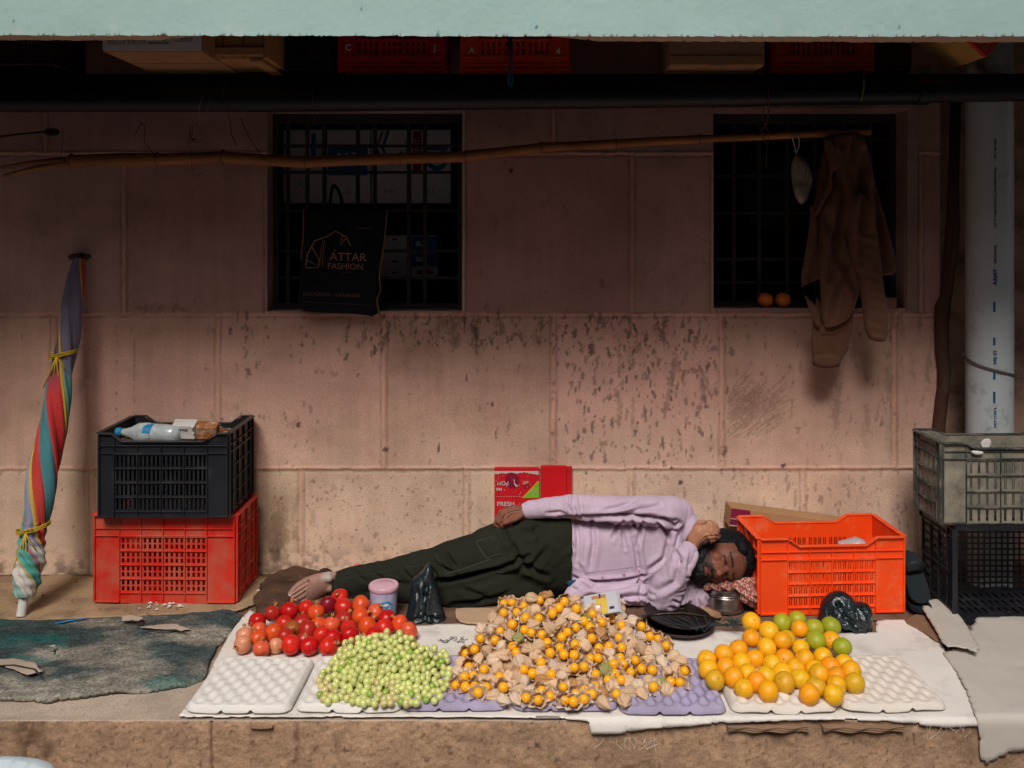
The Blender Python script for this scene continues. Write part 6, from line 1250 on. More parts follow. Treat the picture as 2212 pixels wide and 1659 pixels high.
for b in range(len(c3)):
    t = empty('grape_bunch', (c3[b][0], c3[b][1], .012), f"green grape bunch {gl[b]} of the grape heap", 'grapes', 'bunches of green grapes'); tint = [(1, 1, 1)] * 12; yell = b in (7, 0); ids = np.where(own == b)[0]
    ids = sorted(ids, key=lambda i: gpos[i][3])[:99]
    for i in ids:
        p = gpos[i]; o = bpy.data.objects.new('grape', g_me); COL.objects.link(o); o.parent = t; o.location = Vector(p[:3]) - t.location; s_ = rsg.uniform(.0090, .0110); o.scale = (s_, s_, s_); o.rotation_euler = rsg.uniform(-1.2, 1.2, 3)
        g = rsg.random(); c = np.array([.62, .66, .23]) * (.85 + .25 * g) if not yell or rsg.random() < .4 else np.array([.58, .52, .22]) * (.9 + .2 * g)
        if rsg.random() < .08: c = np.array([.30, .45, .07])
        o.color = (*c, 1)
    mb = MB(); c_ = Vector((0, 0, 0))
    for k in range(6):
        i = ids[rsg.integers(len(ids))]; e_ = Vector(gpos[i][:3]) - t.location + Vector((0, -.004, .006)); s0_ = Vector(c3[b]) - t.location + Vector((0, .01, -.03)); mb.tube([s0_, (s0_ + e_) / 2 + Vector((0, 0, -.003)), e_], [.0018, .0014, .0012], n=5)
    mb.build('stalk', m_gst, t, smooth=True)
# golden berries in their husks
m_berry = M('golden berry skin', (.95, .42, .008), rough=.3, var=.10, scale=30, bump=.03, spec=.5, sss=.12); m_husk = M('papery husk', (1, 1, 1), rough=.75, var=.22, scale=50, bump=.7, bscale=120, objcol=True, bdist=.003, sss=.0)
def husk_mesh(kind, seed):
    rs = np.random.default_rng(seed); n = 40; mb = MB(); a0 = rs.uniform(0, 6)
    if kind == 'closed': prof = [(.10, -1.0), (.55, -.92), (.88, -.55), (1.0, -.1), (.92, .3), (.66, .75), (.36, 1.15), (.14, 1.5), (.02, 1.7)]
    else: prof = [(.10, -.95), (.55, -.88), (.86, -.5), (.98, -.1), (1.03, .20), (1.12, .42), (1.26, .52)]
    m_ = len(prof); cw, sw_ = rs.uniform(.85, 1.15), rs.uniform(.8, 1.15)
    for i, (r, z) in enumerate(prof):
        for k in range(n):
            an = 2 * math.pi * k / n; ridge = 1 + .12 * (1 - 2 * abs(math.sin(2.5 * an + a0))) + .05 * math.cos(10 * an + a0 * 2) + .04 * math.sin(3 * an + i * .8 + a0); zz = z
            if kind != 'closed' and i >= m_ - 2: zz += (.28 * math.cos(5 * an + a0) + .1 * math.sin(8 * an + seed)) * (.5 if i == m_ - 2 else 1); ridge += (.10 * math.sin(9 * an + a0 * 3)) * (i == m_ - 1)
            if kind == 'closed' and i > 4: ridge *= 1 + .14 * math.sin(7 * an + i)
            tw = .25 * max(0, z) * (kind == 'closed'); mb.v.append((r * ridge * math.cos(an + tw) * cw, r * ridge * math.sin(an + tw) * sw_, zz))
    for i in range(m_ - 1):
        for k in range(n): mb.f.append((i * n + k, i * n + (k + 1) % n, (i + 1) * n + (k + 1) % n, (i + 1) * n + k))
    mb.f.append(tuple(range(n))[::-1]); return mb.build('husk', m_husk, smooth=True, link=False)
hk_o = [husk_mesh('open', i) for i in range(6)]; hk_c = [husk_mesh('closed', i + 20) for i in range(7)]
mb = MB(); ell(mb, (0, 0, 0), (1, 1, 1), n=20); be_me = mb.build('berry', m_berry, smooth=True, link=False)
hx0 = (1228 - CX) * 2.80 / F
def hp(X, Y):
    r = np.sqrt(((X - hx0 + .02) / .345) ** 2 + ((Y - 2.835) / .245) ** 2); return np.maximum(.212 * np.clip(1 - r, 0, None) ** .92 + .014 * (fbm(X * 12, Y * 12, 5) - .5) * (r < .95), .040)
hout = [(975, 1470), (985, 1455), (990, 1430), (1005, 1410), (1020, 1385), (1030, 1362), (1050, 1345), (1062, 1330), (1075, 1310), (1090, 1300), (1110, 1296), (1135, 1302), (1150, 1288), (1180, 1280), (1200, 1290), (1225, 1282), (1250, 1290), (1270, 1302), (1300, 1312), (1330, 1306), (1345, 1312), (1362, 1330), (1375, 1345), (1395, 1360), (1420, 1375), (1445, 1390), (1462, 1415), (1482, 1440), (1478, 1470), (1460, 1490), (1430, 1498), (1390, 1508), (1350, 1518), (1290, 1520), (1250, 1524), (1200, 1515), (1150, 1524), (1100, 1520), (1060, 1512), (1030, 1505), (1010, 1490), (985, 1490)]
rsp = np.random.default_rng(11); hpnt = poisson(hout, 18.0, 14000, seed=21); k_op = 0
print('husks', len(hpnt), 'grapes', len(gpos))
for idx_, (x, y) in enumerate(hpnt[:298]):
    h = on_heap(x, y, hp, 2.5, 3.2)
    if not h:
        h = (lambda v: (v.x, v.y, v.z))(P(x, y, 2.93))
    p = Vector(h); p.z = max(p.z, .040 if p.y < 2.87 else .028)
    e = 1e-3; nrm = Vector((-(hp(np.array(p.x + e), np.array(p.y)) - hp(np.array(p.x - e), np.array(p.y))) / (2 * e), -(hp(np.array(p.x), np.array(p.y + e)) - hp(np.array(p.x), np.array(p.y - e))) / (2 * e), 1)).normalized()
    op = rsp.random() < .50; s_ = rsp.uniform(.0180, .0215) if op else rsp.uniform(.0175, .0218)
    edge = y > 1500 or x < 1000 or x > 1455; pos = ['near the top', 'in the upper half', 'halfway up', 'in the lower half', 'near the foot'][int(np.clip((y - 1283) / 48, 0, 4.9))]; sd_ = ['far left', 'left', 'centre left', 'centre right', 'right', 'far right'][int(np.clip((x - 970) / 86, 0, 5.9))]
    g = rsp.random(); hv = rsp.random(); c = np.array([.88, .60, .38]) * (.8 + .35 * g); hw = 'tan'
    if hv < .35: c = np.array([.90, .68, .50]) * (.85 + .25 * g); hw = 'pale'
    elif hv < .45: c = np.array([.62, .33, .14]); hw = 'brown'
    elif hv < .48: c = np.array([.42, .42, .15]); hw = 'greenish'
    if op:
        d = (nrm * .5 + Vector((rsp.normal(0, .30), -1.05 + rsp.normal(0, .2), .45 + rsp.normal(0, .3)))).normalized(); me = hk_o[idx_ % 6]; lab = f"golden berry in an open {hw} husk, {pos}, {sd_} of the heap"
    else:
        d = Vector(rsp.normal(0, 1, 3)); d = (d - nrm * d.dot(nrm) * .5 + Vector((0, -.3, 0))).normalized(); me = hk_c[idx_ % 7]; lab = f"closed {hw} golden berry husk, {pos}, {sd_} of the heap"
    t = empty('golden_berry', p, lab, 'golden berry', 'golden berries: ' + hw + (' open ' if op else ' closed ') + pos + ' ' + sd_)
    t.rotation_mode = 'QUATERNION'; t.rotation_quaternion = d.to_track_quat('Z', 'Y')
    o = bpy.data.objects.new('husk', me); COL.objects.link(o); o.parent = t; o.scale = (s_,) * 3
    o.color = (*np.clip(c, 0, .92), 1)
    if op: b_ = bpy.data.objects.new('berry', be_me); COL.objects.link(b_); b_.parent = t; q = rsp.uniform(.0128, .0148); b_.scale = (q,) * 3; b_.location = (0, 0, .0075)
mb = MB()      # little ribbon printed on the cloth
for k in range(7): mb.tube([G(955 + k * 8 + (9 + 3 * math.sin(k * 2)) * math.cos(a + k), 1381 + 3 * math.sin(k * 1.7) + (3 + k % 3) * math.sin(a * (1 + k % 2)), .0135) for a in np.linspace(0, 3 + k % 4, 14)], .0009, n=4)
tag(mb.build('dark_thread', M('blue grey thread', (.06, .09, .10), rough=.8)), 'loops of dark blue grey thread on the white cloth behind the grapes', 'thread')
mb = MB()      # earth coloured heap of loose husks under the visible ones
X = np.linspace(-.30, .42, 90); Y = np.linspace(2.59, 3.08, 70); gx, gy = np.meshgrid(X, Y); hz = np.where(hp(gx, gy) > .0405, hp(gx, gy) - .022, .0); hz = hz + .008 * (fbm(gx * 60, gy * 60, 7, 2) - .5)
I = np.arange(gx.size).reshape(gx.shape); kk = (hz[:-1, :-1] > .006); q = np.stack([I[:-1, :-1][kk], I[:-1, 1:][kk], I[1:, 1:][kk], I[1:, :-1][kk]], 1); u_, inv_ = np.unique(q, return_inverse=True)
o = mesh_np('buried_husks', np.stack([gx, gy, hz], -1).reshape(-1, 3)[u_], inv_.reshape(q.shape), M('buried husk paper', (.52, .30, .16), rough=.9, var=.5, scale=60, bump=1, bscale=90, bdist=.008), smooth=False); tag(o, 'crushed brown husks packed between the golden berries of the heap', 'husks', kind='stuff')
# ================================================================== THE SLEEPING MAN
m_skin = M('brown skin', (1, 1, 1), rough=.55, var=.10, scale=30, bump=.35, bscale=220, attr=True, sss=.10, spec=.25, bdist=.001)
m_shirt = M('lavender shirt cotton', (.52, .405, .52), rough=.85, var=.05, scale=8, bump=.4, bscale=420, sheen=.15, grain=.05, attr=True)
m_trs = M('dark olive trousers', (.020, .0215, .0155), rough=.9, var=.15, scale=6, bump=.4, bscale=380, attr=True)
m_hair = M('black hair', (.005, .005, .007), rough=.55, bump=1.0, bscale=90, bdist=.004, spec=.15)
m_lip = M('lips', (.25, .07, .055), rough=.5)
K = lambda px, Y: px * Y / F
body = MB()
# --- head frame: u towards the crown, s towards his right side (up), f out of the face
HC = P(1555, 1206, 3.235)
u = Vector((.985, .05, .10)).normalized(); f = Vector((-.17, -.97, -.17)); f = (f - u * f.dot(u)).normalized(); s = f.cross(u).normalized()
if s.z < 0: s = -s
RH = Matrix((s, -f, u)).transposed()     # local: x = side, y = back, z = up
def hd(a, b, c): return HC + s * a + f * b + u * c      # side, forward, up
ell(body, hd(0, -.010, .018), (.074, .092, .092), RH, 28)               # skull
ell(body, hd(0, .020, -.035), (.058, .066, .068), RH, 24)               # face
ell(body, hd(0, .030, -.078), (.036, .045, .032), RH, 20)               # chin and jaw
ell(body, hd(0, .058, .040), (.052, .022, .032), RH, 18)                # forehead
ell(body, hd(0, .072, .014), (.046, .013, .010), RH, 16)                # brow ridge
for q in (1, -1):
    ell(body, hd(q * .036, .054, -.026), (.021, .020, .022), RH, 14)    # cheekbone
    ell(body, hd(q * .029, .066, -.001), (.014, .012, .009), RH, 14)    # closed lid
    ell(body, hd(q * .077, -.008, -.012), (.006, .018, .030), RH, 12)   # ear
    ell(body, hd(q * .013, .086, -.037), (.008, .010, .008), RH, 12)    # nostril
capsule(body, [hd(0, .074, .008), hd(0, .084, -.012), hd(0, .094, -.032)], [.0075, .0085, .0115], 12)   # nose
ell(body, hd(0, .075, -.060), (.022, .012, .007), RH, 14); ell(body, hd(0, .073, -.071), (.019, .012, .008), RH, 14)  # lips
capsule(body, [hd(0, -.02, -.05), hd(.0, -.03, -.10), P(1492, 1212, 3.34)], [.052, .052, .06], 18)      # neck
# --- torso and hips (body core under the clothes)
capsule(body, [P(1470, 1190, 3.385), P(1400, 1195, 3.385), P(1300, 1198, 3.385), P(1205, 1200, 3.385)], [.066, .072, .082, .096], 20, flat=.8, up=(0, 1, 0))
# right arm (on top) and hand on the hip
RS = P(1455, 1108, 3.36); RE = P(1272, 1094, 3.33); RW = P(1136, 1104, 3.34)
capsule(body, [RS, RE], [.045, .036], 14); capsule(body, [RE, RW], [.036, .023], 14)
# left arm: shoulder under the neck, elbow on the ledge, forearm up to the head
LS = P(1512, 1272, 3.36); LE = P(1432, 1292, 3.20); LW = P(1494, 1182, 3.155)
capsule(body, [LS, LE], [.045, .038], 14); capsule(body, [LE, LW], [.037, .022], 14)
# legs
RK = P(972, 1206, 3.33); RA = P(722, 1262, 3.37); RHp = P(1175, 1168, 3.375)
LK = P(965, 1270, 3.30); LA = P(748, 1280, 3.38); LHp = P(1175, 1245, 3.375)
capsule(body, [RHp, RK, RA], [.075, .045, .026], 16); capsule(body, [LHp, LK, LA], [.07, .042, .026], 16)
def finger(pts, r0, r1): capsule(body, pts, [r0 + (r1 - r0) * i / (len(pts) - 1) for i in range(len(pts))], 10)
H = lambda x, y, Y: P(x, y, Y)
# right hand: back of the hand towards the viewer, fingers curling down and round at the left
Yh = 3.33
capsule(body, [H(1138, 1106, Yh), H(1120, 1108, Yh), H(1100, 1112, Yh - .002)], [.024, .029, .029], 14, flat=.75, up=(0, 1, 0))
finger([H(1098, 1101, Yh), H(1082, 1106, Yh - .010), H(1073, 1122, Yh - .012), H(1070, 1134, Yh - .008), H(1080, 1140, Yh - .006)], .0105, .0078)
finger([H(1100, 1108, Yh - .004), H(1086, 1114, Yh - .020), H(1078, 1127, Yh - .022), H(1084, 1137, Yh - .016), H(1093, 1138, Yh - .010)], .0105, .0080)
finger([H(1102, 1116, Yh - .006), H(1092, 1122, Yh - .024), H(1088, 1133, Yh - .024), H(1098, 1138, Yh - .016)], .0098, .0078)
finger([H(1108, 1124, Yh - .006), H(1102, 1131, Yh - .020), H(1104, 1139, Yh - .018), H(1112, 1139, Yh - .012)], .0085, .0070)
finger([H(1128, 1112, Yh - .016), H(1112, 1122, Yh - .030), H(1100, 1126, Yh - .038), H(1090, 1130, Yh - .036)], .0105, .0085)
# left hand bent over the brow: wrist from the cuff, knuckles at top, fingers folded to the right and down
Yl = 3.150
capsule(body, [H(1491, 1184, 3.155), H(1499, 1166, Yl), H(1513, 1150, Yl)], [.024, .026, .029], 14, flat=.8, up=(0, 1, 0))
capsule(body, [H(1508, 1156, Yl), H(1526, 1144, Yl + .004)], [.027, .025], 14, flat=.85, up=(0, 1, 0))
finger([H(1520, 1134, Yl + .008), H(1534, 1128, Yl + .004), H(1546, 1134, Yl + .006), H(1551, 1146, Yl + .012), H(1547, 1154, Yl + .018)], .0100, .0078)
finger([H(1526, 1140, Yl - .004), H(1538, 1137, Yl - .010), H(1546, 1146, Yl - .010), H(1548, 1158, Yl - .002), H(1543, 1164, Yl + .008)], .0100, .0078)
finger([H(1528, 1147, Yl - .010), H(1536, 1147, Yl - .018), H(1541, 1156, Yl - .018), H(1542, 1166, Yl - .008)], .0098, .0075)
finger([H(1523, 1153, Yl - .012), H(1530, 1156, Yl - .018), H(1535, 1163, Yl - .016), H(1537, 1170, Yl - .006)], .0088, .0070)
finger([H(1503, 1150, Yl + .010), H(1502, 1139, Yl + .004), H(1510, 1129, Yl), H(1522, 1127, Yl - .002)], .0110, .0080)
# right foot, instep towards the viewer, toes towards the lower left
Yf_ = 3.33
capsule(body, [H(728, 1258, 3.37), H(708, 1258, Yf_ + .012), H(690, 1263, Yf_ + .004), H(670, 1273, Yf_ - .006), H(655, 1283, Yf_ - .016), H(646, 1290, Yf_ - .022)], [.036, .041, .046, .052, .053, .050], 22, flat=.60, up=(0, 1, 0))
ell(body, H(709, 1250, Yf_ - .012), (.018, .012, .014)); ell(body, H(714, 1268, Yf_ + .01), (.020, .024, .018))
toes = [((644, 1272), (634, 1279), (627, 1286), .0105, .0085), ((640, 1279), (629, 1287), (622, 1294), .0105, .0082), ((639, 1288), (627, 1296), (620, 1302), .0105, .0082), ((641, 1298), (630, 1304), (622, 1310), .0105, .0085), ((648, 1308), (638, 1316), (631, 1322), .0140, .0125)]
for k_, (a_, b_, c_, r0_, r1_) in enumerate(toes): finger([H(*a_, Yf_ - .024), H(*b_, Yf_ - .040), H(*c_, Yf_ - .036)], r0_, r1_)
V, Q, N = remeshed(body, .0027, 2, .5)
x, y, z = V[:, 0], V[:, 1], V[:, 2]
GR = [([(660, 1268), (640, 1277), (624, 1291)], .0026, .007), ([(656, 1279), (636, 1290), (619, 1299)], .0026, .007), ([(654, 1290), (636, 1300), (619, 1307)], .0026, .007), ([(656, 1302), (640, 1309), (624, 1316)], .0028, .008),
      ([(1128, 1116), (1108, 1118), (1094, 1124), (1082, 1134)], .0022, .006), ([(1112, 1104), (1096, 1108), (1082, 1118), (1076, 1130)], .0020, .005), ([(1112, 1112), (1098, 1117), (1088, 1126), (1086, 1136)], .0020, .005), ([(1112, 1120), (1102, 1126), (1096, 1134)], .0020, .005),
      ([(1514, 1136), (1530, 1133), (1541, 1140), (1546, 1152)], .0020, .006), ([(1516, 1143), (1530, 1142), (1540, 1150), (1544, 1162)], .0020, .006), ([(1514, 1150), (1526, 1151), (1534, 1158), (1539, 1166)], .0020, .006), ([(1500, 1146), (1508, 1138), (1520, 1132)], .0020, .006)]
gcr = np.minimum(creases(GR, Yd=3.24)(x, z), .0012); V += N * (gcr * np.clip(-N[:, 1] + .5, 0, 1) * (y < 3.345))[:, None]
rel = V - np.array(HC); hs_, hf_, hu_ = rel @ np.array(s), rel @ np.array(f), rel @ np.array(u); head = (np.abs(hs_) < .09) & (np.abs(hf_) < .12) & (hu_ > -.115) & (hu_ < .12)
c = np.ones((len(V), 3)) * np.array([.22, .085, .052]); c *= (1 + .3 * (fbm(x * 60, z * 60 + y * 40, 3) - .5))[:, None]
face = head; c[face] = np.array([.17, .062, .038]) * (1 + .35 * (fbm(x[face] * 40, z[face] * 40, 5) - .5))[:, None]
def dab(a, b, r, colr, al):      # colour patches on the face
    d = np.sqrt((hs_ - a) ** 2 + (hu_ - b) ** 2) / r; w = np.clip(1.3 - d, 0, 1) * al * (head & (hf_ > .02)); c[:] = c * (1 - w[:, None]) + np.array(colr) * w[:, None]
dab(.034, -.028, .022, (.30, .10, .06), .6); dab(-.034, -.028, .022, (.26, .065, .045), .6); dab(0, -.034, .012, (.32, .12, .07), .6); dab(0, .045, .035, (.20, .075, .05), .4)
for q in (1, -1):
    w = np.exp(-((hu_ - .0 + .0015 * 0) / .0035) ** 2) * (np.abs(hs_ - q * .029) < .016) * (hf_ > .04) * head; w = np.clip(w * 1.2, 0, .9); V -= (N * (w * .003)[:, None]); c[:] = c * (1 - w[:, None]) + np.array([.02, .008, .006]) * w[:, None]
    w = np.clip(np.exp(-((hu_ - .022 - .15 * (.03 - np.abs(hs_)) * 0) / .0045) ** 2) * ((np.abs(hs_) > .010) & (np.abs(hs_) < .050) & (hs_ * q > 0)) * (hf_ > .04) * 1.1, 0, .95) * head; c[:] = c * (1 - w[:, None]) + np.array([.012, .008, .007]) * w[:, None]; V += N * (w * .002)[:, None]
w = np.exp(-((hu_ + .066) / .0022) ** 2) * (np.abs(hs_) < .021) * (hf_ > .05) * head; V -= N * (w * .003)[:, None]; c = c * (1 - .9 * w[:, None]) + np.array([.03, .01, .01]) * .9 * w[:, None]
w = (np.exp(-((hu_ + .066) / .008) ** 2) * (np.abs(hs_) < .020) * (hf_ > .05) * head * .7); c = c * (1 - w[:, None]) + np.array([.16, .045, .038]) * w[:, None]
# stubble under the beard
be = head & (hu_ < -.045) & ((np.abs(hs_) > .024) | (hu_ < -.08) | (np.abs(hu_ + .050) < .006)); c[be] = c[be] * .25 + np.array([.012, .012, .014]) * .75
# hands and foot
hand_l = (x > P(1485, 0, 3.15).x) & (x < P(1556, 0, 3.15).x) & (z > P(0, 1192, 3.15).z) & (y < 3.205) & ~head
c[hand_l] = np.array([.42, .195, .115]) * (1 + .35 * (fbm(x[hand_l] * 50, z[hand_l] * 50, 5) - .5))[:, None]
foot = (x < P(735, 0, 3.35).x); g = fbm(x[foot] * 30, z[foot] * 30, 15); c[foot] = np.array([.34, .19, .15]) * (.8 + .5 * g)[:, None]
rf = np.random.default_rng(3)
for (px_, py_, Y_) in ((747 / 1, 0, 0),): pass
for px_, py_, r_ in ((661, 1270, .0035), (648, 1286, .004), (668, 1252, .005)):
    q = P(px_, py_, 3.31); d = np.hypot(x - q.x, z - q.z); w = np.clip(1.4 - d / r_, 0, 1) * foot * .8; c = c * (1 - w[:, None]) + np.array([.05, .02, .02]) * w[:, None]
q = P(708, 1243, 3.33); d = np.hypot((x - q.x) * .8, z - q.z); w = np.clip(1.3 - d / .018, 0, 1) * foot * .75; c = c * (1 - w[:, None]) + np.array([.50, .48, .44]) * w[:, None]
person = mesh_np('person', V, Q, m_skin, smooth=True, col=np.clip(c, 0, 1)); tag(person, 'man asleep on his side behind the fruit, in lavender shirt and dark olive trousers', 'person')

def child(name, mb, voxel, mat, disp=None, sm=4, colf=None, parent=person):
    V, Q, N = remeshed(mb, voxel, sm)
    if disp is not None:
        front = np.clip(.25 - N[:, 1], 0, 1) if True else 1
        V = V + N * disp(V, N)[:, None]
    c_ = colf(V) if colf else np.ones((len(V), 3))
    return mesh_np(name, V, Q, mat, parent, smooth=True, col=c_)
# ---- shirt
sh = MB()
st_ = [(1196, 1107, 1262, .112), (1250, 1108, 1290, .112), (1310, 1105, 1298, .108), (1370, 1096, 1298, .100), (1430, 1082, 1290, .084), (1475, 1084, 1284, .074), (1502, 1112, 1274, .066), (1512, 1160, 1262, .05)]
n = 40; b = 0; Yc_ = 3.40
for i, (xx, yt, yb, ry) in enumerate(st_):
    zt = P(0, yt, Yc_).z; zb = max(P(0, yb, Yc_).z, .012); X0 = P(xx, 0, Yc_).x; zc = (zt + zb) / 2; rz = (zt - zb) / 2
    for k in range(n):
        a = 2 * math.pi * k / n; ca, sa = math.cos(a), math.sin(a); e = .82
        zz = zc + rz * math.copysign(abs(ca) ** e, ca); sh.v.append((X0 + (.010 * (sa < 0) - .0) * 0, Yc_ - ry * math.copysign(abs(sa) ** e, sa), zz))
for i in range(len(st_) - 1):
    for k in range(n): sh.f.append((i * n + k, i * n + (k + 1) % n, (i + 1) * n + (k + 1) % n, (i + 1) * n + k))
sh.f.append(tuple(range(n))[::-1]); sh.f.append(tuple((len(st_) - 1) * n + k for k in range(n)))
# hem flaring over the trousers, and the lower front panel falling to the floor
hm = [(1196, 1108), (1214, 1108), (1300, 1120), (1300, 1262), (1240, 1254), (1198, 1249), (1200, 1200)]
sr = MB(); sl = MB()
capsule(sr, [P(1455, 1104, 3.36), P(1400, 1104, 3.335), P(1340, 1102, 3.325), P(1275, 1095, 3.315)], [.060, .058, .052, .044], 18, flat=.9); capsule(sr, [P(1275, 1095, 3.315), P(1225, 1094, 3.315), P(1180, 1097, 3.325), P(1141, 1102, 3.335)], [.043, .038, .034, .030], 18)
ell(sh, P(1462, 1112, 3.37), (.066, .056, .062)); ell(sr, P(1458, 1108, 3.365), (.058, .058, .060)); ell(sh, P(1490, 1150, 3.36), (.045, .06, .075))
capsule(sl, [P(1535, 1276, 3.34), P(1500, 1286, 3.25), P(1432, 1290, 3.175)], [.050, .052, .050], 16); capsule(sl, [P(1432, 1290, 3.165), P(1442, 1266, 3.150), P(1468, 1222, 3.132), P(1484, 1196, 3.134)], [.052, .052, .043, .034], 18)
ell(sl, P(1420, 1300, 3.17), (.036, .045, .034))
capsule(sh, [P(1232, 1285, 3.26), P(1290, 1282, 3.255), P(1380, 1284, 3.26), P(1420, 1285, 3.28)], [.022, .034, .036, .03], 12)
DK = [([(1210, 1120), (1340, 1112), (1400, 1117), (1470, 1132)], .007, .016),                # crease under the top arm
      ([(1378, 1152), (1366, 1122)], .005, .010), ([(1415, 1125), (1440, 1150), (1450, 1175)], .007, .012), ([(1430, 1122), (1460, 1140), (1475, 1138)], .006, .012), ([(1350, 1115), (1335, 1150), (1325, 1170)], .006, .010), ([(1392, 1120), (1385, 1160), (1380, 1190)], .006, .010),
      ([(1372, 1170), (1378, 1205), (1384, 1245)], .008, .013), ([(1348, 1150), (1352, 1190)], .006, .008), ([(1215, 1130), (1226, 1165), (1240, 1190)], .006, .010), ([(1245, 1125), (1250, 1170), (1246, 1220)], .007, .008), ([(1280, 1120), (1284, 1180), (1276, 1230)], .008, .008), ([(1450, 1170), (1440, 1215), (1405, 1240)], .009, .010), ([(1480, 1150), (1465, 1190)], .008, .010),
      ([(1238, 1250), (1262, 1262), (1300, 1262), (1350, 1260), (1400, 1250)], .006, .012), ([(1245, 1290), (1275, 1275), (1320, 1280), (1370, 1276), (1400, 1280)], .006, .012), ([(1300, 1295), (1330, 1278), (1355, 1290)], .005, .010), ([(1262, 1250), (1256, 1230), (1250, 1222)], .005, .008), ([(1390, 1250), (1378, 1272), (1384, 1295)], .006, .010),
      ([(1228, 1075), (1225, 1092), (1236, 1108)], .004, .007), ([(1240, 1074), (1238, 1094), (1246, 1112)], .004, .008), ([(1252, 1076), (1256, 1096), (1260, 1112)], .005, .006), ([(1300, 1104), (1340, 1098), (1390, 1082)], .006, .008), ([(1330, 1116), (1380, 1104), (1430, 1096)], .006, .009), ([(1180, 1112), (1210, 1108), (1225, 1112)], .005, .006),
      ([(1478, 1228), (1462, 1252), (1450, 1272)], .006, .010), ([(1436, 1256), (1446, 1262), (1464, 1262)], .004, .009), ([(1440, 1300), (1462, 1294), (1476, 1290)], .004, .009), ([(1430, 1272), (1456, 1280), (1480, 1278)], .005, .010), ([(1475, 1275), (1486, 1292), (1482, 1308)], .005, .011), ([(1500, 1276), (1506, 1292), (1500, 1306)], .004, .007), ([(1516, 1276), (1522, 1290)], .004, .007), ([(1444, 1240), (1462, 1238)], .004, .005), ([(1460, 1205), (1478, 1214)], .004, .006), ([(1430, 1310), (1450, 1306), (1470, 1306)], .004, .008)]
dcr = creases(DK, Yd=3.27)
def shirt_disp(V, N):
    X, Z = V[:, 0], V[:, 2]; fr = np.clip(-N[:, 1] + .35, 0, 1)
    wr = (np.abs(fbm(X * 9 + Z * 3, Z * 5 - X, 31, 4) - .5) * -.016 + .003) + .0035 * (fbm(X * 45, Z * 22, 33, 3) - .5)
    slv = np.clip((P(0, 1115, 3.3).z - Z) / -.02, 0, 1) * (X < P(1300, 0, 3.3).x)
    return 1.25 * dcr(X, Z) * fr + wr
def shirt_col(V):
    c_ = np.ones((len(V), 3)); return c_ * (1 + .05 * (fbm(V[:, 0] * 200, V[:, 2] * 3, 3) - .5) + .05 * (fbm(V[:, 0] * 3, V[:, 2] * 200, 4) - .5))[:, None]
shirt = child('shirt', sh, .0045, m_shirt, shirt_disp, 5, shirt_col)
slr = child('sleeve', sr, .0045, m_shirt, shirt_disp, 4, shirt_col); slr.parent = shirt
sll = child('sleeve', sl, .0045, m_shirt, lambda V, N: shirt_disp(V, N) + .004 * (fbm(V[:, 0] * 60, V[:, 2] * 60, 77, 3) - .5), 4, shirt_col); sll.parent = shirt
# button placket with its buttons, on the shirt
m_but = M('pink button', (.42, .20, .26), rough=.4); dgq = bpy.context.evaluated_depsgraph_get(); dgq.update()
def hit(o, px, py):
    tgt = P(px, py, 3.3); org_ = Vector((0, 0, CAMH)); r = o.ray_cast(org_, (tgt - org_).normalized()); return (r[1], r[2]) if r[0] else (P(px, py, 3.26), Vector((0, -1, 0)))
def on_surface(name, pts, w, mat, parent, lift=.0015, th=.001):
    mb = MB(); P3 = []
    for i in range(len(pts) - 1):
        for k in range(8): t_ = k / 8; P3.append((pts[i][0] * (1 - t_) + pts[i + 1][0] * t_, pts[i][1] * (1 - t_) + pts[i + 1][1] * t_))
    P3.append(pts[-1]); H_ = [hit(parent, *p) for p in P3]; mb.tube([p + n_ * lift for p, n_ in H_], w, n=6, flat=.45, up=(0, 1, 0)); return mb.build(name, mat, parent, smooth=True)
m_seam = M('shirt seam', (.40, .29, .45), rough=.9); m_hem = M('shirt hem', (.54, .42, .57), rough=.85)
on_surface('placket_seam', [(1262, 1238), (1310, 1232), (1360, 1226), (1405, 1220)], .0011, m_seam, shirt, .0005); on_surface('placket_seam', [(1270, 1256), (1320, 1252), (1370, 1244), (1410, 1238)], .0011, m_seam, shirt, .0005)
on_surface('yoke_seam', [(1478, 1080), (1492, 1100), (1498, 1122)], .0009, m_seam, shirt, .0004); on_surface('cuff_seam', [(1229, 1076), (1226, 1095), (1228, 1108)], .0009, m_seam, slr, .0004); on_surface('cuff_seam', [(1187, 1083), (1186, 1095), (1190, 1108)], .0009, m_seam, slr, .0004)
on_surface('hem', [(1203, 1112), (1202, 1140), (1198, 1190), (1194, 1245)], .0035, m_hem, shirt, .001)
for px_, py_ in ((1302, 1249), (1348, 1242), (1380, 1234), (1473, 1211)):
    p, n_ = hit(sll if px_ > 1400 else shirt, px_, py_); mb = MB(); mb.lathe([(.0001, .0024), (.0022, .0022), (.0034, .0032), (.0050, .0026), (.0056, .0004)], n=16, M=n_.to_track_quat('Z', 'Y').to_matrix()); o = mb.build('button', m_but, shirt, smooth=True); o.location = p + n_ * .0006
    mb = MB(); mb.lathe([(.0001, .0030), (.0014, .0030), (.0016, .0022)], n=8, M=n_.to_track_quat('Z', 'Y').to_matrix()); o = mb.build('button_thread', M('dark thread', (.12, .03, .06)), shirt); o.location = p + n_ * .0006
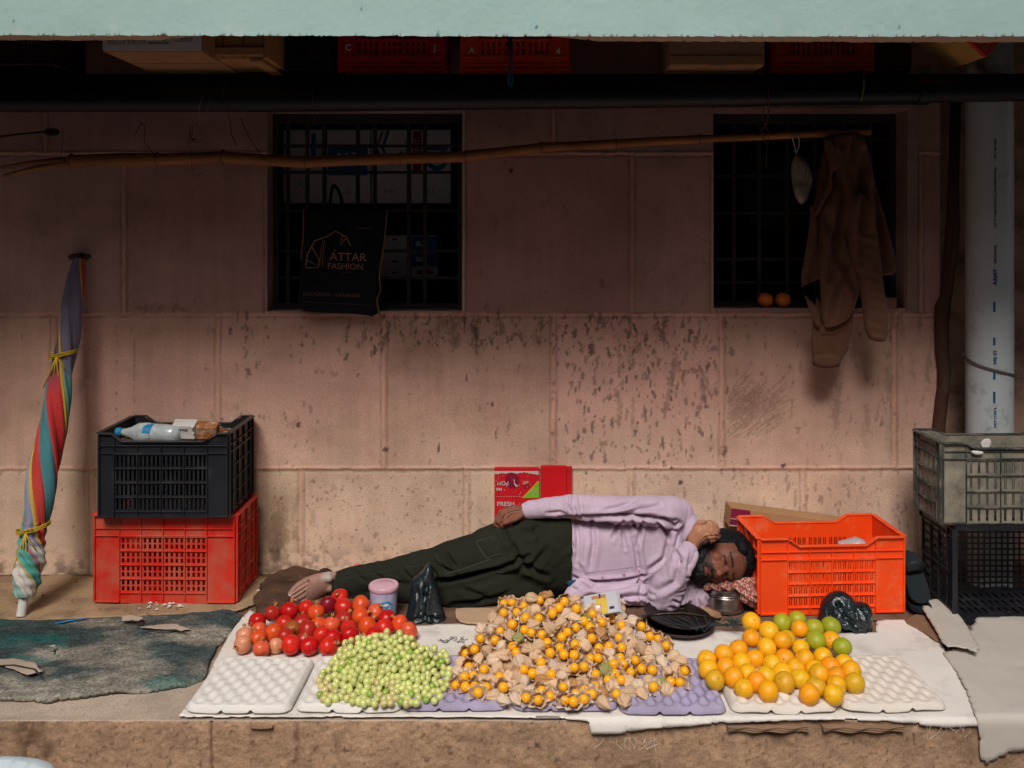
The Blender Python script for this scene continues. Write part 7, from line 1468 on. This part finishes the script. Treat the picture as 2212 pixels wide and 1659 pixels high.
# cuff of the left sleeve, open with a tab
mb = MB(); capsule(mb, [P(1478, 1206, 3.136), P(1486, 1190, 3.136)], [.036, .034], 20); cf = child('cuff', mb, .0035, m_shirt, lambda V, N: .002 * (fbm(V[:, 0] * 60, V[:, 2] * 60, 2) - .5), 2); cf.parent = shirt
mb = MB(); o = inflate('cuff_tab', [(1474, 1196), (1490, 1183), (1496, 1186), (1492, 1198), (1482, 1222), (1472, 1226), (1470, 1214)], 3.125, .003, .004, .003, .006, m_shirt, sm=1); o.parent = shirt
mb = MB(); capsule(mb, [P(1150, 1102, 3.335), P(1139, 1103, 3.337)], [.0325, .031], 20); cf = child('cuff', mb, .0035, m_shirt, None, 2); cf.parent = shirt
o = inflate('shirt_tail', [(1214, 1290), (1226, 1268), (1242, 1252), (1262, 1246), (1290, 1262), (1300, 1300), (1262, 1306), (1222, 1306)], 3.265, .018, .03, .005, .03, m_shirt, fold=lambda X, Z, D: .006 * np.sin((X * .8 + Z) * 150)); o.parent = shirt
# ---- trousers
tr = MB()
def tp(x, y, Y): return P(x, y, Y)
st2 = [(1232, 1104, 1296, .115), (1190, 1104, 1304, .125), (1150, 1112, 1308, .122), (1115, 1122, 1310, .115)]
b = 0
for i, (xx, yt, yb, ry) in enumerate(st2):
    zt = P(0, yt, 3.38).z; zb = max(P(0, yb, 3.38).z, .010); X0 = P(xx, 0, 3.38).x; zc = (zt + zb) / 2; rz = (zt - zb) / 2
    for k in range(n): a = 2 * math.pi * k / n; ca, sa = math.cos(a), math.sin(a); tr.v.append((X0, 3.38 - ry * math.copysign(abs(sa) ** .85, sa), zc + rz * math.copysign(abs(ca) ** .85, ca)))
for i in range(len(st2) - 1):
    for k in range(n): tr.f.append((i * n + k, (i + 1) * n + k, (i + 1) * n + (k + 1) % n, i * n + (k + 1) % n))
tr.f.append(tuple(range(n))); tr.f.append(tuple((len(st2) - 1) * n + k for k in range(n))[::-1])
capsule(tr, [tp(1150, 1172, 3.36), tp(1080, 1186, 3.35), tp(1020, 1203, 3.335), tp(965, 1218, 3.33), tp(900, 1231, 3.335), tp(820, 1247, 3.35), tp(724, 1262, 3.365)], [.102, .094, .080, .072, .061, .054, .046], 22)
capsule(tr, [tp(1150, 1254, 3.36), tp(1060, 1264, 3.32), tp(975, 1271, 3.30), tp(880, 1275, 3.33), tp(762, 1280, 3.37)], [.090, .082, .070, .058, .044], 22)
DT = [([(1140, 1196), (1080, 1222), (1020, 1236), (960, 1246), (900, 1262)], .008, .022),
      ([(1110, 1180), (1130, 1215), (1180, 1240)], .010, .016), ([(1080, 1128), (1096, 1165), (1112, 1180)], .008, .008), ([(940, 1212), (962, 1225), (990, 1232)], .006, .011), ([(930, 1222), (950, 1245)], .006, .010), ([(905, 1218), (915, 1240), (935, 1252)], .006, .009), ([(965, 1195), (985, 1222)], .007, .010), ([(870, 1232), (890, 1250)], .006, .007),
      ([(800, 1240), (830, 1256), (870, 1260)], .006, .006), ([(1100, 1275), (1040, 1290), (980, 1296)], .009, .010), ([(1180, 1180), (1160, 1210), (1120, 1230)], .010, .010), ([(1000, 1262), (1050, 1280)], .008, .008), ([(760, 1246), (790, 1262)], .006, .006), ([(1190, 1130), (1150, 1150), (1120, 1150)], .009, .008)]
tcr = creases(DT, Yd=3.28)
trs = child('trousers', tr, .005, m_trs, lambda V, N: 1.25 * tcr(V[:, 0], V[:, 2]) * np.clip(-N[:, 1] + .4, 0, 1) - .024 * (np.abs(fbm(V[:, 0] * 10, V[:, 2] * 13 - V[:, 0] * 4, 41, 4) - .5)) + .003, 5)
m_tseam = M('trouser seam', (.050, .052, .042), rough=.9)
for pts in ([(1028, 1170), (1064, 1160), (1080, 1195), (1052, 1206), (1040, 1190), (1028, 1170)], [(942, 1200), (965, 1240), (1000, 1230), (1060, 1208)]): on_surface('pocket_seam', pts, .0022, m_tseam, trs, .001)
on_surface('side_seam', [(730, 1252), (800, 1240), (880, 1226), (950, 1216)], .0012, m_tseam, trs, .0005); on_surface('cuff_hem', [(727, 1238), (723, 1262), (728, 1290)], .0022, m_tseam, trs, .0006)
mb = MB(); q = []
for a_, b_ in ((0, 0), (1, 0), (1, 1), (0, 1)):
    pass
flap = [(1030, 1168), (1066, 1157), (1083, 1194), (1054, 1207)]; g_ = []
for i in range(9):
    for j in range(9):
        a_, b_ = i / 8, j / 8; px_ = (flap[0][0] * (1 - a_) + flap[1][0] * a_) * (1 - b_) + (flap[3][0] * (1 - a_) + flap[2][0] * a_) * b_; py_ = (flap[0][1] * (1 - a_) + flap[1][1] * a_) * (1 - b_) + (flap[3][1] * (1 - a_) + flap[2][1] * a_) * b_; p, n_ = hit(trs, px_, py_); g_.append(p + n_ * (.0035 if 0 < i < 8 and 0 < j < 8 else .001))
mb.add(g_, [(i * 9 + j, i * 9 + j + 1, (i + 1) * 9 + j + 1, (i + 1) * 9 + j) for i in range(8) for j in range(8)]); mb.build('pocket_flap', m_trs, trs, smooth=True)
mb = MB(); o = inflate('inner_waistband', [(1222, 1254), (1252, 1252), (1240, 1272), (1228, 1268)], 3.262, .003, .003, .004, .004, M('blue inner band', (.02, .06, .12), rough=.8)); o.parent = trs
# ---- hair, beard, brows
hr = MB(); ell(hr, hd(0, -.028, .034), (.083, .090, .092), RH, 28); ell(hr, hd(.0, .020, .088), (.058, .046, .030), RH, 20); ell(hr, hd(.038, .018, .070), (.040, .040, .030), RH, 16); ell(hr, hd(-.03, .02, .074), (.04, .036, .028), RH, 16)
for q in (1, -1): ell(hr, hd(q * .070, -.004, .018), (.012, .030, .040), RH, 12)
def hair_disp(V, N):
    r = V - np.array(HC); a = r @ np.array(s); b_ = r @ np.array(u); g_ = r @ np.array(f); return .010 * (fbm(a * 70 + b_ * 20, g_ * 25 + b_ * 25, 3, 4) - .5) + .004 * (fbm(a * 320, b_ * 60 + g_ * 60, 5, 2) - .5)
hair = child('hair', hr, .0035, m_hair, hair_disp, 2)
bd = MB(); ell(bd, hd(0, .030, -.094), (.045, .052, .028), RH, 18); ell(bd, hd(.0, .062, -.086), (.030, .022, .020), RH, 14)
for q in (1, -1): capsule(bd, [hd(q * .062, .002, -.02), hd(q * .054, .022, -.055), hd(q * .036, .046, -.085)], [.012, .017, .021], 12)
capsule(bd, [hd(.024, .070, -.066), hd(.014, .080, -.055), hd(0, .082, -.051), hd(-.014, .080, -.055), hd(-.024, .070, -.066)], [.005, .0065, .006, .0065, .005], 10)
m_beard = M('black beard with grey', (.012, .012, .014), rough=.6, bump=1, bscale=140, bdist=.004, dirt=(.07, .075, .08), dirt_amt=.1, dirt_scale=30)
child('beard', bd, .003, m_beard, lambda V, N: hair_disp(V, N) * .8, 1)
rh = np.random.default_rng(8); mb = MB()      # loose strands
for k in range(420):
    a = rh.uniform(-1, 1); b_ = rh.uniform(.1, 1.3); p0 = hd(a * .070, .03 - .07 * abs(a) + rh.normal(0, .008), .062 + .030 * (1 - a * a) + rh.normal(0, .006)); d0 = u * rh.uniform(.015, .04) + s * rh.normal(0, .012) - f * rh.uniform(.0, .02)
    mb.tube([p0 + f * .006, p0 + d0 * .6 + f * .008, p0 + d0], [.0006, .0006, .0002], n=3)
for k in range(260):
    p0 = hd(rh.normal(0, .030), .058 + rh.normal(0, .01), -.088 + rh.normal(0, .010)); d0 = -u * rh.uniform(.006, .016) + f * rh.uniform(0, .01) + s * rh.normal(0, .004); mb.tube([p0, p0 + d0 * .6, p0 + d0], [.0006, .0005, .0002], n=3)
mb.build('hair_strands', m_hair, hair)
# nails
tn = M('pale toenail', (.58, .45, .40), rough=.4)
for (px_, py_), r_ in (((626, 1286), .0050), ((621, 1294), .0050), ((619, 1302), .0050), ((622, 1310), .0055)):
    p, n_ = hit(person, px_, py_)
    if abs(p.y - 3.29) < .08: mb = MB(); ell(mb, p, (r_, .0018, r_ * .7), n_.to_track_quat('-Y', 'Z').to_matrix(), 12); mb.build('toenail', tn, person, smooth=True)
